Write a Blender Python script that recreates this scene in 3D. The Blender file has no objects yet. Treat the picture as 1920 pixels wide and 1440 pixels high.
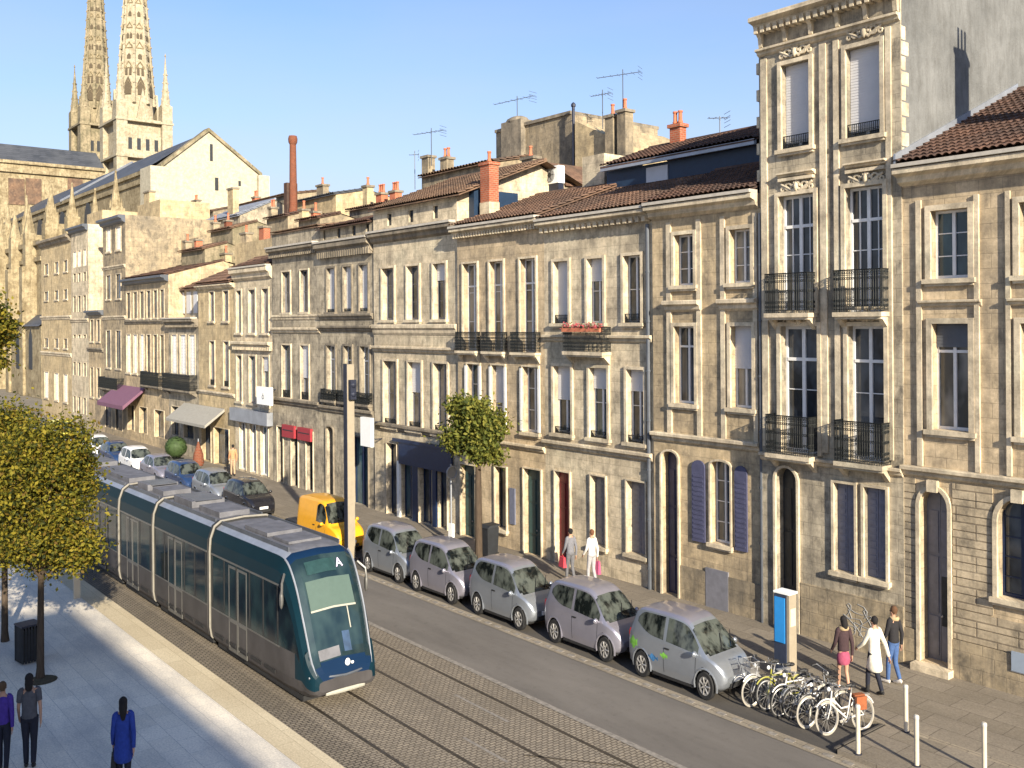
import bpy, bmesh, math, random
from mathutils import Vector, Matrix
R = math.radians
rnd = random.Random(11)
sc = bpy.context.scene
COL = sc.collection

# ------------------------------------------------------------------ view
H, F, CU, CV, ROLL = 8.2, 1800.0, 960.0, 606.0, R(0.4)
FW = Vector((-.7766, .63, 0)).normalized()
RT = Vector((FW.y, -FW.x, 0))
UP = Vector((0, 0, 1))
EYE = Vector((0, 0, H))

def ray(u, v):
    du, dv = u - CU, -(v - CV)
    a = du * math.cos(ROLL) + dv * math.sin(ROLL)
    b = -du * math.sin(ROLL) + dv * math.cos(ROLL)
    return FW * F + RT * a + UP * b

def on_y(u, v, y):
    d = ray(u, v); return EYE + d * (y / d.y)

def on_z(u, v, z=0.0):
    d = ray(u, v); return EYE + d * ((z - H) / d.z)

def on_x(u, v, x):
    d = ray(u, v); return EYE + d * (x / d.x)

def at_d(u, v, dist):
    return EYE + ray(u, v) * (dist / F)

# ------------------------------------------------------------------ meshes
class MB:
    def __init__(s): s.v, s.f = [], []
    def add(s, vs, fs):
        o = len(s.v); s.v += [tuple(p) for p in vs]; s.f += [tuple(i + o for i in f) for f in fs]; return s
    def quad(s, a, b, c, d): return s.add([a, b, c, d], [(0, 1, 2, 3)])
    def box(s, x0, x1, y0, y1, z0, z1):
        return s.add([(x, y, z) for z in (z0, z1) for y in (y0, y1) for x in (x0, x1)],
                     [(0, 2, 3, 1), (4, 5, 7, 6), (0, 1, 5, 4), (2, 6, 7, 3), (0, 4, 6, 2), (1, 3, 7, 5)])
    def tube(s, p, q, r0, r1=None, n=8):
        return s.path([p, q], r0 if r1 is None else [r0, r1], n)
    def path(s, pts, r, n=6, closed=False):
        pts = [Vector(p) for p in pts]; m = len(pts)
        rs = r if isinstance(r, (list, tuple)) else [r] * m
        vs, fs = [], []
        prev = None
        for i, p in enumerate(pts):
            if closed: t = pts[(i + 1) % m] - pts[i - 1]
            else: t = pts[min(i + 1, m - 1)] - pts[max(i - 1, 0)]
            t = t.normalized() if t.length > 1e-9 else Vector((0, 0, 1))
            if prev is None:
                a = t.cross(Vector((0, 0, 1)) if abs(t.z) < .9 else Vector((1, 0, 0))).normalized()
            else:
                a = (prev - t * prev.dot(t)); a = a.normalized() if a.length > 1e-6 else t.orthogonal().normalized()
            prev = a; b = t.cross(a)
            for k in range(n):
                w = 2 * math.pi * k / n
                vs.append(p + (a * math.cos(w) + b * math.sin(w)) * rs[i])
        for i in range(m if closed else m - 1):
            j = (i + 1) % m
            for k in range(n):
                fs.append((i * n + k, i * n + (k + 1) % n, j * n + (k + 1) % n, j * n + k))
        if not closed:
            fs.append(tuple(range(n - 1, -1, -1))); fs.append(tuple((m - 1) * n + k for k in range(n)))
        return s.add(vs, fs)
    def extrude(s, poly, vec):
        n = len(poly); vec = Vector(vec); P = [Vector(p) for p in poly]
        return s.add(P + [p + vec for p in P],
                     [tuple(range(n))] + [tuple(range(2 * n - 1, n - 1, -1))] + [(i, i + n, (i + 1) % n + n, (i + 1) % n) for i in range(n)])
    def lathe(s, c, prof, n=16, axis='z'):
        vs, fs = [], []
        for r, z in prof:
            for k in range(n):
                w = 2 * math.pi * k / n
                a, b = r * math.cos(w), r * math.sin(w)
                p = (a, b, z) if axis == 'z' else ((a, z, b) if axis == 'y' else (z, a, b))
                vs.append((c[0] + p[0], c[1] + p[1], c[2] + p[2]))
        m = len(prof)
        for i in range(m - 1):
            for k in range(n):
                fs.append((i * n + k, i * n + (k + 1) % n, (i + 1) * n + (k + 1) % n, (i + 1) * n + k))
        fs.append(tuple(range(n - 1, -1, -1))); fs.append(tuple((m - 1) * n + k for k in range(n)))
        return s.add(vs, fs)
    def ball(s, c, r, nu=10, nv=7):
        rx, ry, rz = r if isinstance(r, (tuple, list)) else (r, r, r)
        vs, fs = [], []
        for j in range(nv + 1):
            t = math.pi * j / nv
            for i in range(nu):
                w = 2 * math.pi * i / nu
                vs.append((c[0] + rx * math.sin(t) * math.cos(w), c[1] + ry * math.sin(t) * math.sin(w), c[2] + rz * math.cos(t)))
        for j in range(nv):
            for i in range(nu):
                fs.append((j * nu + i, (j + 1) * nu + i, (j + 1) * nu + (i + 1) % nu, j * nu + (i + 1) % nu))
        return s.add(vs, fs)
    def torus(s, c, R0, r, n=28, m=6, axis='y'):
        pts = []
        for k in range(n):
            w = 2 * math.pi * k / n
            a, b = R0 * math.cos(w), R0 * math.sin(w)
            p = (a, 0, b) if axis == 'y' else ((a, b, 0) if axis == 'z' else (0, a, b))
            pts.append((c[0] + p[0], c[1] + p[1], c[2] + p[2]))
        return s.path(pts, r, m, closed=True)
    def build(s, name, m, parent=None, smooth=False, org=None, angle=40):
        me = bpy.data.meshes.new(name)
        o3 = Vector(org) if org is not None else Vector((0, 0, 0))
        me.from_pydata([tuple(Vector(p) - o3) for p in s.v], [], s.f)
        if smooth:
            me.shade_smooth(); me.set_sharp_from_angle(angle=R(angle))
        if m is not None: me.materials.append(m)
        o = bpy.data.objects.new(name, me); COL.objects.link(o)
        if parent is not None: o.parent = parent
        elif org is not None: o.location = o3
        return o

def thing(name, label, cat, loc=(0, 0, 0), rz=0, group=None, scale=None):
    o = bpy.data.objects.new(name, None); COL.objects.link(o)
    o.empty_display_size = .3
    o.location = loc; o.rotation_euler = (0, 0, rz)
    if scale: o.scale = scale
    return tag(o, label, cat, group)

def tag(o, label=None, cat=None, group=None, kind=None):
    if label: o['label'] = label
    if cat: o['category'] = cat
    if group: o['group'] = group
    if kind: o['kind'] = kind
    return o

def kids(o): return [c for c in bpy.data.objects if c.parent == o]

def copy_tree(o, parent=None):
    c = o.copy(); COL.objects.link(c); c.parent = parent
    for ch in kids(o): copy_tree(ch, c)
    return c

# ------------------------------------------------------------------ materials
class NT:
    def __init__(s, name):
        s.m = bpy.data.materials.new(name); s.m.use_nodes = True
        s.t = s.m.node_tree; s.b = s.t.nodes['Principled BSDF']; s.out = s.t.nodes['Material Output']
    def n(s, typ, **kw):
        nd = s.t.nodes.new('ShaderNode' + typ)
        for k, v in kw.items():
            if k in nd.inputs and not hasattr(nd, k): s.set(nd, k, v)
            elif hasattr(nd, k): setattr(nd, k, v)
            else: s.set(nd, k, v)
        return nd
    def set(s, nd, k, v):
        i = nd.inputs[k]
        if isinstance(v, bpy.types.NodeSocket): s.t.links.new(v, i)
        else:
            if hasattr(i.default_value, '__len__') and len(v) == 3 and len(i.default_value) == 4: v = (*v, 1)
            i.default_value = v
    def link(s, a, b): s.t.links.new(a, b)
    def mix(s, fac, a, b, mode='MIX'):
        nd = s.t.nodes.new('ShaderNodeMix'); nd.data_type = 'RGBA'; nd.blend_type = mode; nd.clamp_factor = True
        for i, v in ((0, fac), (6, a), (7, b)):
            if isinstance(v, bpy.types.NodeSocket): s.t.links.new(v, nd.inputs[i])
            else: nd.inputs[i].default_value = v if i == 0 else (*v[:3], 1)
        return nd.outputs[2]
    def ramp(s, fac, *stops):
        nd = s.t.nodes.new('ShaderNodeValToRGB'); s.t.links.new(fac, nd.inputs[0])
        e = nd.color_ramp.elements
        while len(e) < len(stops): e.new(.5)
        for x, (p, c) in zip(e, stops):
            x.position = p; x.color = (c, c, c, 1) if not hasattr(c, '__len__') else (*c, 1)
        return nd.outputs[0]
    def math(s, op, a, b=0.0, clamp=False):
        nd = s.t.nodes.new('ShaderNodeMath'); nd.operation = op; nd.use_clamp = clamp
        for i, v in ((0, a), (1, b)):
            if isinstance(v, bpy.types.NodeSocket): s.t.links.new(v, nd.inputs[i])
            else: nd.inputs[i].default_value = v
        return nd.outputs[0]
    def noise(s, vec, scale, detail=5, rough=.6):
        return s.n('TexNoise', Vector=vec, Scale=scale, Detail=detail, Roughness=rough).outputs[0]
    def pos(s): return s.n('NewGeometry').outputs['Position']
    def obj(s): return s.n('TexCoord').outputs['Object']
    def map(s, vec, scale=(1, 1, 1), rot=(0, 0, 0), loc=(0, 0, 0)):
        return s.n('Mapping', Vector=vec, Scale=scale, Rotation=rot, Location=loc).outputs[0]
    def bump(s, h, strength=.5, dist=.02):
        nd = s.n('Bump', Height=h, Strength=strength, Distance=dist); s.link(nd.outputs[0], s.b.inputs['Normal'])
    def base(s, c, rough=.8, metal=0, spec=.3):
        s.set(s.b, 'Base Color', c); s.set(s.b, 'Roughness', rough); s.set(s.b, 'Metallic', metal); s.set(s.b, 'Specular IOR Level', spec)

def plain(name, c, rough=.6, metal=0, spec=.4, var=.25, scale=6, bump=0, coat=0):
    t = NT(name); p = t.obj()
    n1 = t.noise(p, scale, 6)
    d = tuple(x * (1 - var) for x in c); l = tuple(min(1, x * (1 + var)) for x in c)
    t.base(t.mix(t.ramp(n1, (.3, 0), (.7, 1)), d, l), rough, metal, spec)
    if bump: t.bump(t.noise(p, scale * 6, 4), bump)
    if coat: t.set(t.b, 'Coat Weight', coat); t.set(t.b, 'Coat Roughness', .05)
    return t.m

def wall_vec(t):
    sp = t.n('SeparateXYZ', Vector=t.pos())
    xy = t.math('ADD', sp.outputs[0], sp.outputs[1])
    return t.n('CombineXYZ', X=xy, Y=sp.outputs[2], Z=0.0).outputs[0], sp

def stone(name, c1, c2, dirt=(.135, .122, .104), amount=.5, bw=.52, bh=.33, joint=.012, jc=None, seed=0, jb=.35):
    t = NT(name); v, sp = wall_vec(t)
    v2 = t.map(v, loc=(seed * 3.7, seed * 1.3, 0))
    br = t.n('TexBrick', Vector=v2, Color1=c1, Color2=c2, Mortar=jc or tuple(x * .62 for x in c1), Scale=1.0)
    br.inputs['Mortar Size'].default_value = joint; br.inputs['Mortar Smooth'].default_value = .4
    br.inputs['Brick Width'].default_value = bw; br.inputs['Row Height'].default_value = bh; br.inputs['Bias'].default_value = -.1
    big = t.ramp(t.noise(t.map(v, loc=(seed, 0, seed)), .55, 7, .65), (.44, 0), (.66, 1))
    streak = t.ramp(t.noise(t.map(v, scale=(3.2, .22, 1), loc=(seed * 2, 0, 0)), 1.0, 5, .7), (.48, 0), (.75, 1))
    fine = t.noise(v, 9, 5, .7)
    mott = t.ramp(t.noise(t.map(v, loc=(0, seed, 3)), 2.3, 6, .7), (.30, .62), (.72, 1.30))
    plain_c = t.mix(.5, c1, c2)
    c = t.mix(.5, br.outputs[0], t.mix(t.math('MULTIPLY', br.outputs[1], .35), plain_c, jc or tuple(x * .62 for x in c1)))
    c = t.mix(.85, c, mott, 'MULTIPLY')
    soot = t.ramp(t.noise(t.map(v, scale=(1.5, .9, 1), loc=(seed * 5, seed, 0)), 1.35, 9, .72), (.50, 0), (.64, 1))
    pale = t.ramp(t.noise(t.map(v, loc=(seed * 9, 2, 0)), .8, 6, .6), (.5, 0), (.7, 1))
    c = t.mix(t.math('MULTIPLY', pale, .35), c, tuple(min(.8, x * 1.32) for x in c1))
    c = t.mix(t.math('MULTIPLY', big, min(.85, amount * 1.05)), c, tuple(x * .85 for x in dirt))
    c = t.mix(t.math('MULTIPLY', streak, min(.85, amount * 1.15)), c, tuple(x * .75 for x in dirt))
    c = t.mix(t.math('MULTIPLY', soot, min(.8, amount * 1.1)), c, tuple(x * .62 for x in dirt))
    c = t.mix(.55, c, t.ramp(fine, (.25, .62), (.75, 1.25)), 'MULTIPLY')
    t.base(c, .9, 0, .2)
    h = t.math('ADD', t.math('MULTIPLY', br.outputs[1], -jb), t.math('MULTIPLY', fine, .5))
    t.bump(h, .45, .03)
    return t.m

M = {}
def mk_stone(key, *a, **k): M[key] = stone(key, *a, **k)
mk_stone('limestone_warm', (.578, .452, .286), (.483, .372, .227), amount=.50, seed=1)
mk_stone('limestone_tan', (.589, .464, .310), (.494, .383, .239), amount=.40, seed=21)
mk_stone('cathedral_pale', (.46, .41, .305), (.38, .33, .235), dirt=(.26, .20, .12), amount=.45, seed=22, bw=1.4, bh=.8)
mk_stone('limestone_grey', (.494, .426, .316), (.399, .339, .245), amount=.66, seed=2, dirt=(.14, .125, .105))
mk_stone('limestone_pale', (.652, .550, .394), (.578, .479, .333), amount=.42, seed=3)
mk_stone('limestone_old', (.420, .339, .227), (.325, .259, .167), amount=.62, seed=4)
mk_stone('limestone_gold', (.589, .464, .275), (.494, .377, .215), amount=.35, seed=5)
mk_stone('trim_stone', (.672, .565, .411), (.609, .507, .358), amount=.36, seed=6, joint=.003, bw=1.1, bh=.8)
mk_stone('trim_dark', (.30, .255, .19), (.24, .20, .15), amount=.6, seed=7, joint=.003, bw=1.1, bh=.8)
mk_stone('rusticated', (.494, .405, .281), (.420, .339, .232), amount=.5, seed=8, bw=.9, bh=.36, joint=.022, jc=(.15, .115, .08), jb=1.2)
mk_stone('cathedral_stone', (.40, .335, .215), (.31, .25, .15), dirt=(.15, .11, .06), amount=.6, seed=9, bw=1.4, bh=.8)
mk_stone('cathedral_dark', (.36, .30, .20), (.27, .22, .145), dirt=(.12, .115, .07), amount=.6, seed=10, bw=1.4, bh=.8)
mk_stone('gable_render', (.46, .42, .32), (.44, .395, .295), dirt=(.56, .49, .36), amount=.25, seed=11, joint=0.002, bw=2, bh=1)

def cement():
    t = NT('cement_render'); p = t.pos()
    a = t.noise(p, .8, 8, .7); b = t.noise(t.map(p, scale=(1, 1, .25)), 5, 6, .7); f = t.noise(p, 14, 4, .7)
    c = t.mix(t.ramp(a, (.3, 0), (.7, 1)), (.115, .116, .114), (.205, .206, .202))
    c = t.mix(t.ramp(b, (.45, 0), (.8, .6)), c, (.07, .065, .058))
    t.base(c, .95, 0, .1); t.bump(t.math('ADD', a, t.math('MULTIPLY', f, .4)), .8, .06); return t.m
M['cement'] = cement()

def tiles(name, c1, c2, c3):
    t = NT(name); p = t.pos()
    cell = t.n('TexVoronoi', Vector=t.map(p, scale=(6.0, 3.0, 3.0)), Scale=1.0)
    n = t.noise(p, .7, 6); f = t.noise(p, 12, 4)
    c = t.mix(cell.outputs['Color'], c1, c2)
    c = t.mix(t.ramp(n, (.4, 0), (.65, .8)), c, c3)
    c = t.mix(.5, c, t.ramp(f, (.3, .6), (.7, 1.3)), 'MULTIPLY')
    t.base(c, .9, 0, .15); t.bump(f, .4, .02); return t.m
M['tile_dark'] = tiles('tile_dark', (.08, .047, .036), (.155, .088, .062), (.045, .036, .033))
M['tile_red'] = tiles('tile_red', (.12, .07, .05), (.23, .14, .095), (.075, .056, .046))
M['tile_brown'] = tiles('tile_brown', (.13, .08, .055), (.24, .155, .10), (.08, .06, .05))

def slate():
    t = NT('slate'); p = t.pos()
    v, sp = wall_vec(t)
    br = t.n('TexBrick', Vector=v, Color1=(.045, .05, .06), Color2=(.07, .075, .088), Mortar=(.025, .027, .03), Scale=1.0)
    br.inputs['Brick Width'].default_value = 1.2; br.inputs['Row Height'].default_value = .5; br.inputs['Mortar Size'].default_value = .03
    c = t.mix(t.ramp(t.noise(p, .25, 6), (.4, 0), (.7, .7)), br.outputs[0], (.10, .105, .115))
    t.base(c, .6, 0, .4); return t.m
M['slate'] = slate()

def brickmat(nm='red_brick', k=1.0):
    t = NT(nm); v, sp = wall_vec(t)
    br = t.n('TexBrick', Vector=v, Color1=(.42 * k, .12 * k, .06 * k), Color2=(.32 * k, .085 * k, .045 * k), Mortar=(.36 * k, .24 * k, .17 * k), Scale=1.0)
    br.inputs['Brick Width'].default_value = .2; br.inputs['Row Height'].default_value = .08; br.inputs['Mortar Size'].default_value = .009
    c = t.mix(t.ramp(t.noise(v, 1.2, 6), (.45, 0), (.75, .6)), br.outputs[0], (.14, .06, .04))
    t.base(c, .9, 0, .1); t.bump(br.outputs[1], -.3, .02); return t.m
M['brick'] = brickmat(); M['brick_dark'] = brickmat('dark_brick', .5)

def glassmat(name, c, rough=.07, c2=None, spec=.5, ns=1.3):
    t = NT(name); p = t.pos()
    n = t.noise(t.map(p, scale=(.9, .9, .5)), ns, 3)
    t.base(t.mix(t.ramp(n, (.42, 0), (.58, 1)), c, c2 or tuple(x * 2.2 for x in c)), rough, 0, spec)
    nn = t.noise(p, 1.7, 2); t.bump(nn, .06, .02); return t.m
M['glass'] = glassmat('window_glass', (.022, .027, .034), .07, (.07, .085, .105))
M['glass_blue'] = glassmat('window_glass_blue', (.02, .045, .06), .07, (.05, .095, .12))
M['glass_curtain'] = glassmat('window_glass_curtain', (.07, .07, .065), .12, (.22, .215, .20))
M['glass_tram'] = glassmat('tram_glass', (.004, .008, .011), .06, (.014, .030, .032), .14)
M['glass_screen'] = glassmat('windscreen_glass', (.010, .022, .028), .06, (.028, .05, .052))
M['glass_car'] = glassmat('car_glass', (.006, .008, .008), .04, (.075, .085, .075), .5, 4.0)  # lighter noise patches are reflections painted into the glass colour

M['white_paint'] = plain('white_paint', (.68, .68, .68), .5, var=.08)
M['blind'] = plain('roller_blind', (.53, .53, .55), .6, var=.05, scale=2)
M['shutter_white'] = plain('shutter_white', (.70, .69, .66), .6, var=.1)
M['shutter_purple'] = plain('shutter_purple', (.068, .07, .125), .6, var=.15)
M['shutter_grey'] = plain('shutter_grey', (.14, .15, .205), .6, var=.15)
M['door_dark'] = plain('door_dark', (.022, .025, .03), .5, var=.3)
M['door_blue'] = plain('door_blue', (.035, .04, .09), .45, var=.2)
M['door_green'] = plain('door_green', (.02, .06, .065), .45, var=.2)
M['door_red'] = plain('door_red', (.16, .012, .02), .4, var=.2)
M['door_grey'] = plain('door_grey', (.17, .17, .195), .5, var=.15)
M['iron'] = plain('wrought_iron', (.014, .016, .016), .5, .4, var=.3)
M['zinc'] = plain('zinc', (.34, .36, .40), .45, .5, var=.15, scale=2)
M['zinc_dark'] = plain('zinc_dark', (.10, .11, .13), .5, .3, var=.2, scale=2)
M['navy'] = plain('navy_paint', (.009, .02, .06), .4, var=.2)
M['navy_clad'] = plain('navy_cladding', (.012, .03, .065), .5, var=.15)
M['pot'] = plain('clay_pot', (.45, .15, .08), .85, var=.25)
M['awning_maroon'] = plain('awning_maroon', (.16, .075, .12), .8, var=.1)
M['awning_grey'] = plain('awning_grey', (.30, .285, .25), .85, var=.1)
M['red_sign'] = plain('red_sign', (.30, .03, .04), .5, var=.08)
M['sign_white'] = plain('sign_white', (.85, .85, .83), .5, var=.03)
M['grey_mark'] = plain('grey_mark', (.25, .25, .25), .6, var=.05)
M['concrete'] = plain('concrete', (.55, .48, .37), .8, var=.15, scale=3, bump=.1)
M['bollard_steel'] = plain('bollard_steel', (.62, .58, .50), .35, .3, var=.1)
M['flower_red'] = plain('flower_red', (.36, .06, .075), .7, var=.3)
M['leaf_dark'] = plain('leaf_dark', (.04, .07, .02), .7, var=.3)

M['silver'] = plain('silver_car_paint', (.31, .335, .375), .30, .6, var=.05, scale=2, coat=.5)
M['silver_warm'] = plain('silver_car_paint_warm', (.31, .30, .355), .32, .55, var=.06, scale=2, coat=.5)
M['car_white'] = plain('white_car_paint', (.72, .72, .72), .3, 0, var=.03, coat=.7)
M['car_black'] = plain('black_car_paint', (.012, .012, .016), .25, 0, var=.1, coat=.8)
M['car_blue'] = plain('blue_car_paint', (.02, .045, .12), .3, .2, var=.1, coat=.8)
M['car_light'] = plain('light_blue_car_paint', (.35, .42, .52), .3, .3, var=.06, coat=.6)
M['van_yellow'] = plain('yellow_van_paint', (.75, .36, .015), .35, 0, var=.06, coat=.5)
M['van_lime'] = plain('lime_van_paint', (.72, .68, .12), .35, 0, var=.06, coat=.5)
M['rubber'] = plain('rubber', (.016, .016, .017), .8, var=.2)
M['rim'] = plain('wheel_rim', (.36, .35, .34), .4, .5, var=.1)
M['black_plastic'] = plain('black_plastic', (.02, .02, .021), .6, var=.2)
M['lamp_clear'] = plain('lamp_clear', (.75, .76, .76), .12, 0, var=.05, spec=.7)
M['lamp_red'] = plain('lamp_red', (.35, .015, .015), .2, 0, var=.05, spec=.7)
M['decal_green'] = plain('decal_green', (.17, .42, .06), .5, var=.4, scale=9)
M['decal_blue'] = plain('decal_blue', (.05, .17, .36), .5, var=.3, scale=9)

M['tram_teal'] = plain('tram_teal', (.004, .020, .031), .42, 0, spec=.09, var=.08, scale=1, coat=.0)
M['tram_blue'] = plain('tram_blue', (.005, .019, .052), .36, 0, spec=.15, var=.08, scale=1, coat=.0)
M['tram_grey'] = plain('tram_grey', (.058, .054, .055), .5, 0, spec=.15, var=.22, scale=1.5)
M['tram_roof'] = plain('tram_roof', (.14, .14, .155), .65, .1, var=.28, scale=2.5)
M['tram_frame'] = plain('tram_frame', (.14, .137, .13), .4, .4, var=.1)
M['bellows'] = plain('bellows', (.22, .205, .175), .7, var=.12)
M['sun_blind'] = plain('sun_blind', (.068, .108, .094), .7, var=.05)
M['bumper_pale'] = plain('bumper_pale', (.34, .33, .28), .5, var=.1)
M['lilac'] = plain('lilac', (.72, .62, .85), .5, var=.03)
M['screen_dark'] = plain('screen_dark', (.02, .05, .05), .3, var=.2)
M['seat_blue'] = plain('seat_blue', (.03, .06, .12), .7)
M['sign_blue'] = plain('sign_blue', (.03, .25, .62), .4, var=.06)
M['totem_dark'] = plain('totem_dark', (.035, .045, .075), .5)
M['totem_tan'] = plain('totem_tan', (.30, .255, .19), .5, var=.08)
M['steel_dark'] = plain('steel_dark', (.022, .026, .045), .5, .2)
M['bin_dark'] = plain('bin_dark', (.02, .022, .026), .6)

def leaves(name, cols, rough=.7):
    t = NT(name)
    g = t.n('NewGeometry').outputs['Random Per Island']
    st = [(i / (len(cols) - 1), c) for i, c in enumerate(cols)]
    c = t.ramp(g, *st)
    t.base(c, rough, 0, .25)
    tr = t.n('BsdfTranslucent', Color=t.mix(.5, c, (.30, .26, .03)))
    mx = t.n('MixShader', Fac=.35); t.link(t.b.outputs[0], mx.inputs[1]); t.link(tr.outputs[0], mx.inputs[2])
    t.link(mx.outputs[0], t.out.inputs[0]); return t.m
M['autumn_leaves'] = leaves('autumn_leaves', [(.018, .026, .006), (.04, .05, .008), (.12, .115, .012), (.20, .175, .018), (.27, .215, .022), (.12, .07, .014)])
M['green_leaves'] = leaves('green_leaves', [(.03, .045, .010), (.08, .10, .02), (.16, .17, .03), (.26, .24, .05)])
def bark():
    t = NT('bark'); p = t.obj()
    n = t.noise(t.map(p, scale=(6, 6, 1.2)), 3, 6)
    t.base(t.mix(n, (.03, .022, .017), (.12, .09, .065)), .95, 0, .1); t.bump(n, .7, .02); return t.m
M['bark'] = bark()

# ---- ground materials
def asphalt(name, a, b, scale=1):
    t = NT(name); p = t.pos()
    n = t.noise(t.map(p, scale=(.25, 1, 1)), .9 * scale, 7, .65); f = t.noise(p, 60, 3, .7); m = t.noise(p, 5, 5)
    c = t.mix(t.ramp(n, (.35, 0), (.7, 1)), a, b)
    c = t.mix(.5, c, t.ramp(f, (.3, .7), (.7, 1.3)), 'MULTIPLY')
    c = t.mix(t.ramp(m, (.55, 0), (.7, .25)), c, tuple(x * .6 for x in a))
    t.base(c, .85, 0, .25); t.bump(f, .25, .01); return t.m
M['asphalt'] = asphalt('asphalt', (.135, .122, .108), (.19, .172, .152))
M['asphalt_dark'] = asphalt('asphalt_dark', (.075, .068, .06), (.11, .098, .085))

def setts(name, c1, c2, mort, bw, bh, ms, rot=0, patch=.5, pc=None, bump=.8):
    t = NT(name); p = t.pos()
    v = t.map(p, rot=(0, 0, rot))
    wob = t.n('TexNoise', Vector=p, Scale=4.0, Detail=2.0)
    v = t.n('VectorMath', operation='ADD')
    t.link(t.map(p, rot=(0, 0, rot)), v.inputs[0])
    sc_ = t.n('VectorMath', operation='SCALE'); t.link(wob.outputs[1], sc_.inputs[0]); sc_.inputs['Scale'].default_value = min(bw * .18, .02)
    t.link(sc_.outputs[0], v.inputs[1])
    br = t.n('TexBrick', Vector=v.outputs[0], Color1=c1, Color2=c2, Mortar=mort, Scale=1.0)
    br.inputs['Brick Width'].default_value = bw; br.inputs['Row Height'].default_value = bh; br.inputs['Mortar Size'].default_value = ms
    br.inputs['Mortar Smooth'].default_value = .3
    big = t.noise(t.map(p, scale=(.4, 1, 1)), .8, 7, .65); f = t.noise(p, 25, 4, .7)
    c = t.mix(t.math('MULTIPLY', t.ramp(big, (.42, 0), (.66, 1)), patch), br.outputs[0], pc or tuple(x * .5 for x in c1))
    c = t.mix(.6, c, t.ramp(f, (.3, .6), (.7, 1.35)), 'MULTIPLY')
    t.base(c, .85, 0, .25)
    t.bump(t.math('ADD', t.math('MULTIPLY', br.outputs[1], -1.0), t.math('MULTIPLY', f, .4)), bump, .02); return t.m
M['cobbles'] = setts('cobbles', (.32, .27, .205), (.235, .20, .155), (.115, .095, .074), .15, .085, .014, rot=R(90), patch=.5)
M['cobbles_grey'] = setts('cobbles_grey', (.26, .22, .165), (.19, .16, .125), (.065, .055, .045), .15, .085, .014, rot=R(90), patch=.5)
M['pavement'] = setts('pavement', (.245, .21, .165), (.205, .175, .135), (.12, .10, .08), .9, .6, .01, patch=.45, bump=.25)
M['kerb_stone'] = setts('kerb_stone', (.33, .28, .21), (.26, .22, .165), (.14, .12, .095), .75, .4, .01, patch=.5, bump=.25)
M['plaza_stone'] = setts('plaza_stone', (.86, .775, .645), (.78, .70, .575), (.50, .465, .41), .7, .45, .006, patch=.8, pc=(.47, .445, .41), bump=.2)  # strong patch contrast paints sun dapples and mottled shade into the stone colour
M['plaza_strip'] = setts('plaza_strip', (.62, .53, .37), (.55, .465, .32), (.36, .30, .2), 1.2, .45, .006, patch=.4, pc=(.42, .34, .22), bump=.2)
M['ground'] = asphalt('far_ground', (.20, .175, .14), (.26, .23, .18))
M['gutter'] = plain('gutter_cream', (.44, .40, .34), .6, var=.15)
M['road_paint'] = plain('road_paint', (.33, .30, .26), .8, var=.25, scale=12)
M['road_paint_worn'] = plain('road_paint_worn', (.24, .215, .185), .85, var=.35, scale=9)
M['rail_steel'] = plain('rail_steel', (.10, .085, .068), .4, .6, var=.3)
M['soil'] = plain('soil', (.07, .055, .03), .95, var=.4, scale=20)
# ------------------------------------------------------------------ ground
def sheet(name, x0, x1, y0, y1, z, m, th=None):
    mb = MB()
    if th: mb.box(x0, x1, y0, y1, z - th, z)
    else: mb.quad((x0, y0, z), (x1, y0, z), (x1, y1, z), (x0, y1, z))
    return tag(mb.build(name, m), kind='structure')

sheet('ground', -700, 700, -700, 700, -.03, M['ground'])
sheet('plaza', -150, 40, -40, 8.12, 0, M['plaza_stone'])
sheet('plaza_edge_strip', -150, 40, 8.12, 8.74, .004, M['plaza_strip'])
sheet('tram_bed', -150, 40, 8.74, 13.5, -.004, M['cobbles'])
sheet('tram_bed_margin', -150, 40, 8.74, 9.3, .0, M['cobbles_grey'])
sheet('road', -150, 40, 13.5, 15.84, 0, M['asphalt'])
sheet('kerb_strip', -150, 40, 15.84, 16.16, .008, M['kerb_stone'])
sheet('parking_lane', -150, 40, 16.16, 17.9, .002, M['asphalt_dark'])
sheet('kerb', -150, 40, 17.9, 18.06, .10, M['kerb_stone'], .16)
sheet('pavement', -150, -12.2, 18.06, 22.6, .096, M['pavement'], .16)
sheet('pavement_corner', -10.25, 40, 16.16, 17.9, .10, M['pavement'], .14)
sheet('pavement_wide', -12.2, 40, 18.06, 22.6, .096, M['pavement'], .16)
mb = MB()
mb.quad((-150, 13.44, .006), (40, 13.44, .006), (40, 13.58, .006), (-150, 13.58, .006))
tag(mb.build('lane_line', M['road_paint_worn']), kind='structure')
mb = MB()
x = -60
while x < 0:
    mb.box(x, x + .2, 15.93, 16.05, .006, .016); x += .42
tag(mb.build('parking_marking', M['road_paint_worn']), kind='structure')
mb = MB()
for x in (-17.3, -11.4): mb.quad((x, 12.3, .004), (x + 1.9, 12.3, .004), (x + 1.9, 12.37, .004), (x, 12.37, .004))
mb.quad((-15.4, 11.15, .004), (-14.0, 11.15, .004), (-14.0, 11.22, .004), (-15.4, 11.22, .004))
tag(mb.build('track_marking', M['road_paint_worn']), kind='structure')
for k, y in enumerate((9.62, 10.62, 11.8, 12.86)):
    mb = MB(); mb.box(-150, 40, y - .035, y + .035, -.05, .006)
    tag(mb.build('track_rail_line', M['rail_steel']), kind='structure')
mb = MB()
for (a, b) in (((-14.05, 11.6), (-12.5, 12.75)),):
    a, b = Vector((*a, .006)), Vector((*b, .006)); n = Vector((-(b - a).y, (b - a).x, 0)).normalized() * .02
    mb.quad(a - n, b - n, b + n, a + n)
tag(mb.build('track_joint_line', M['rail_steel']), kind='structure')
mb = MB()
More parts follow.
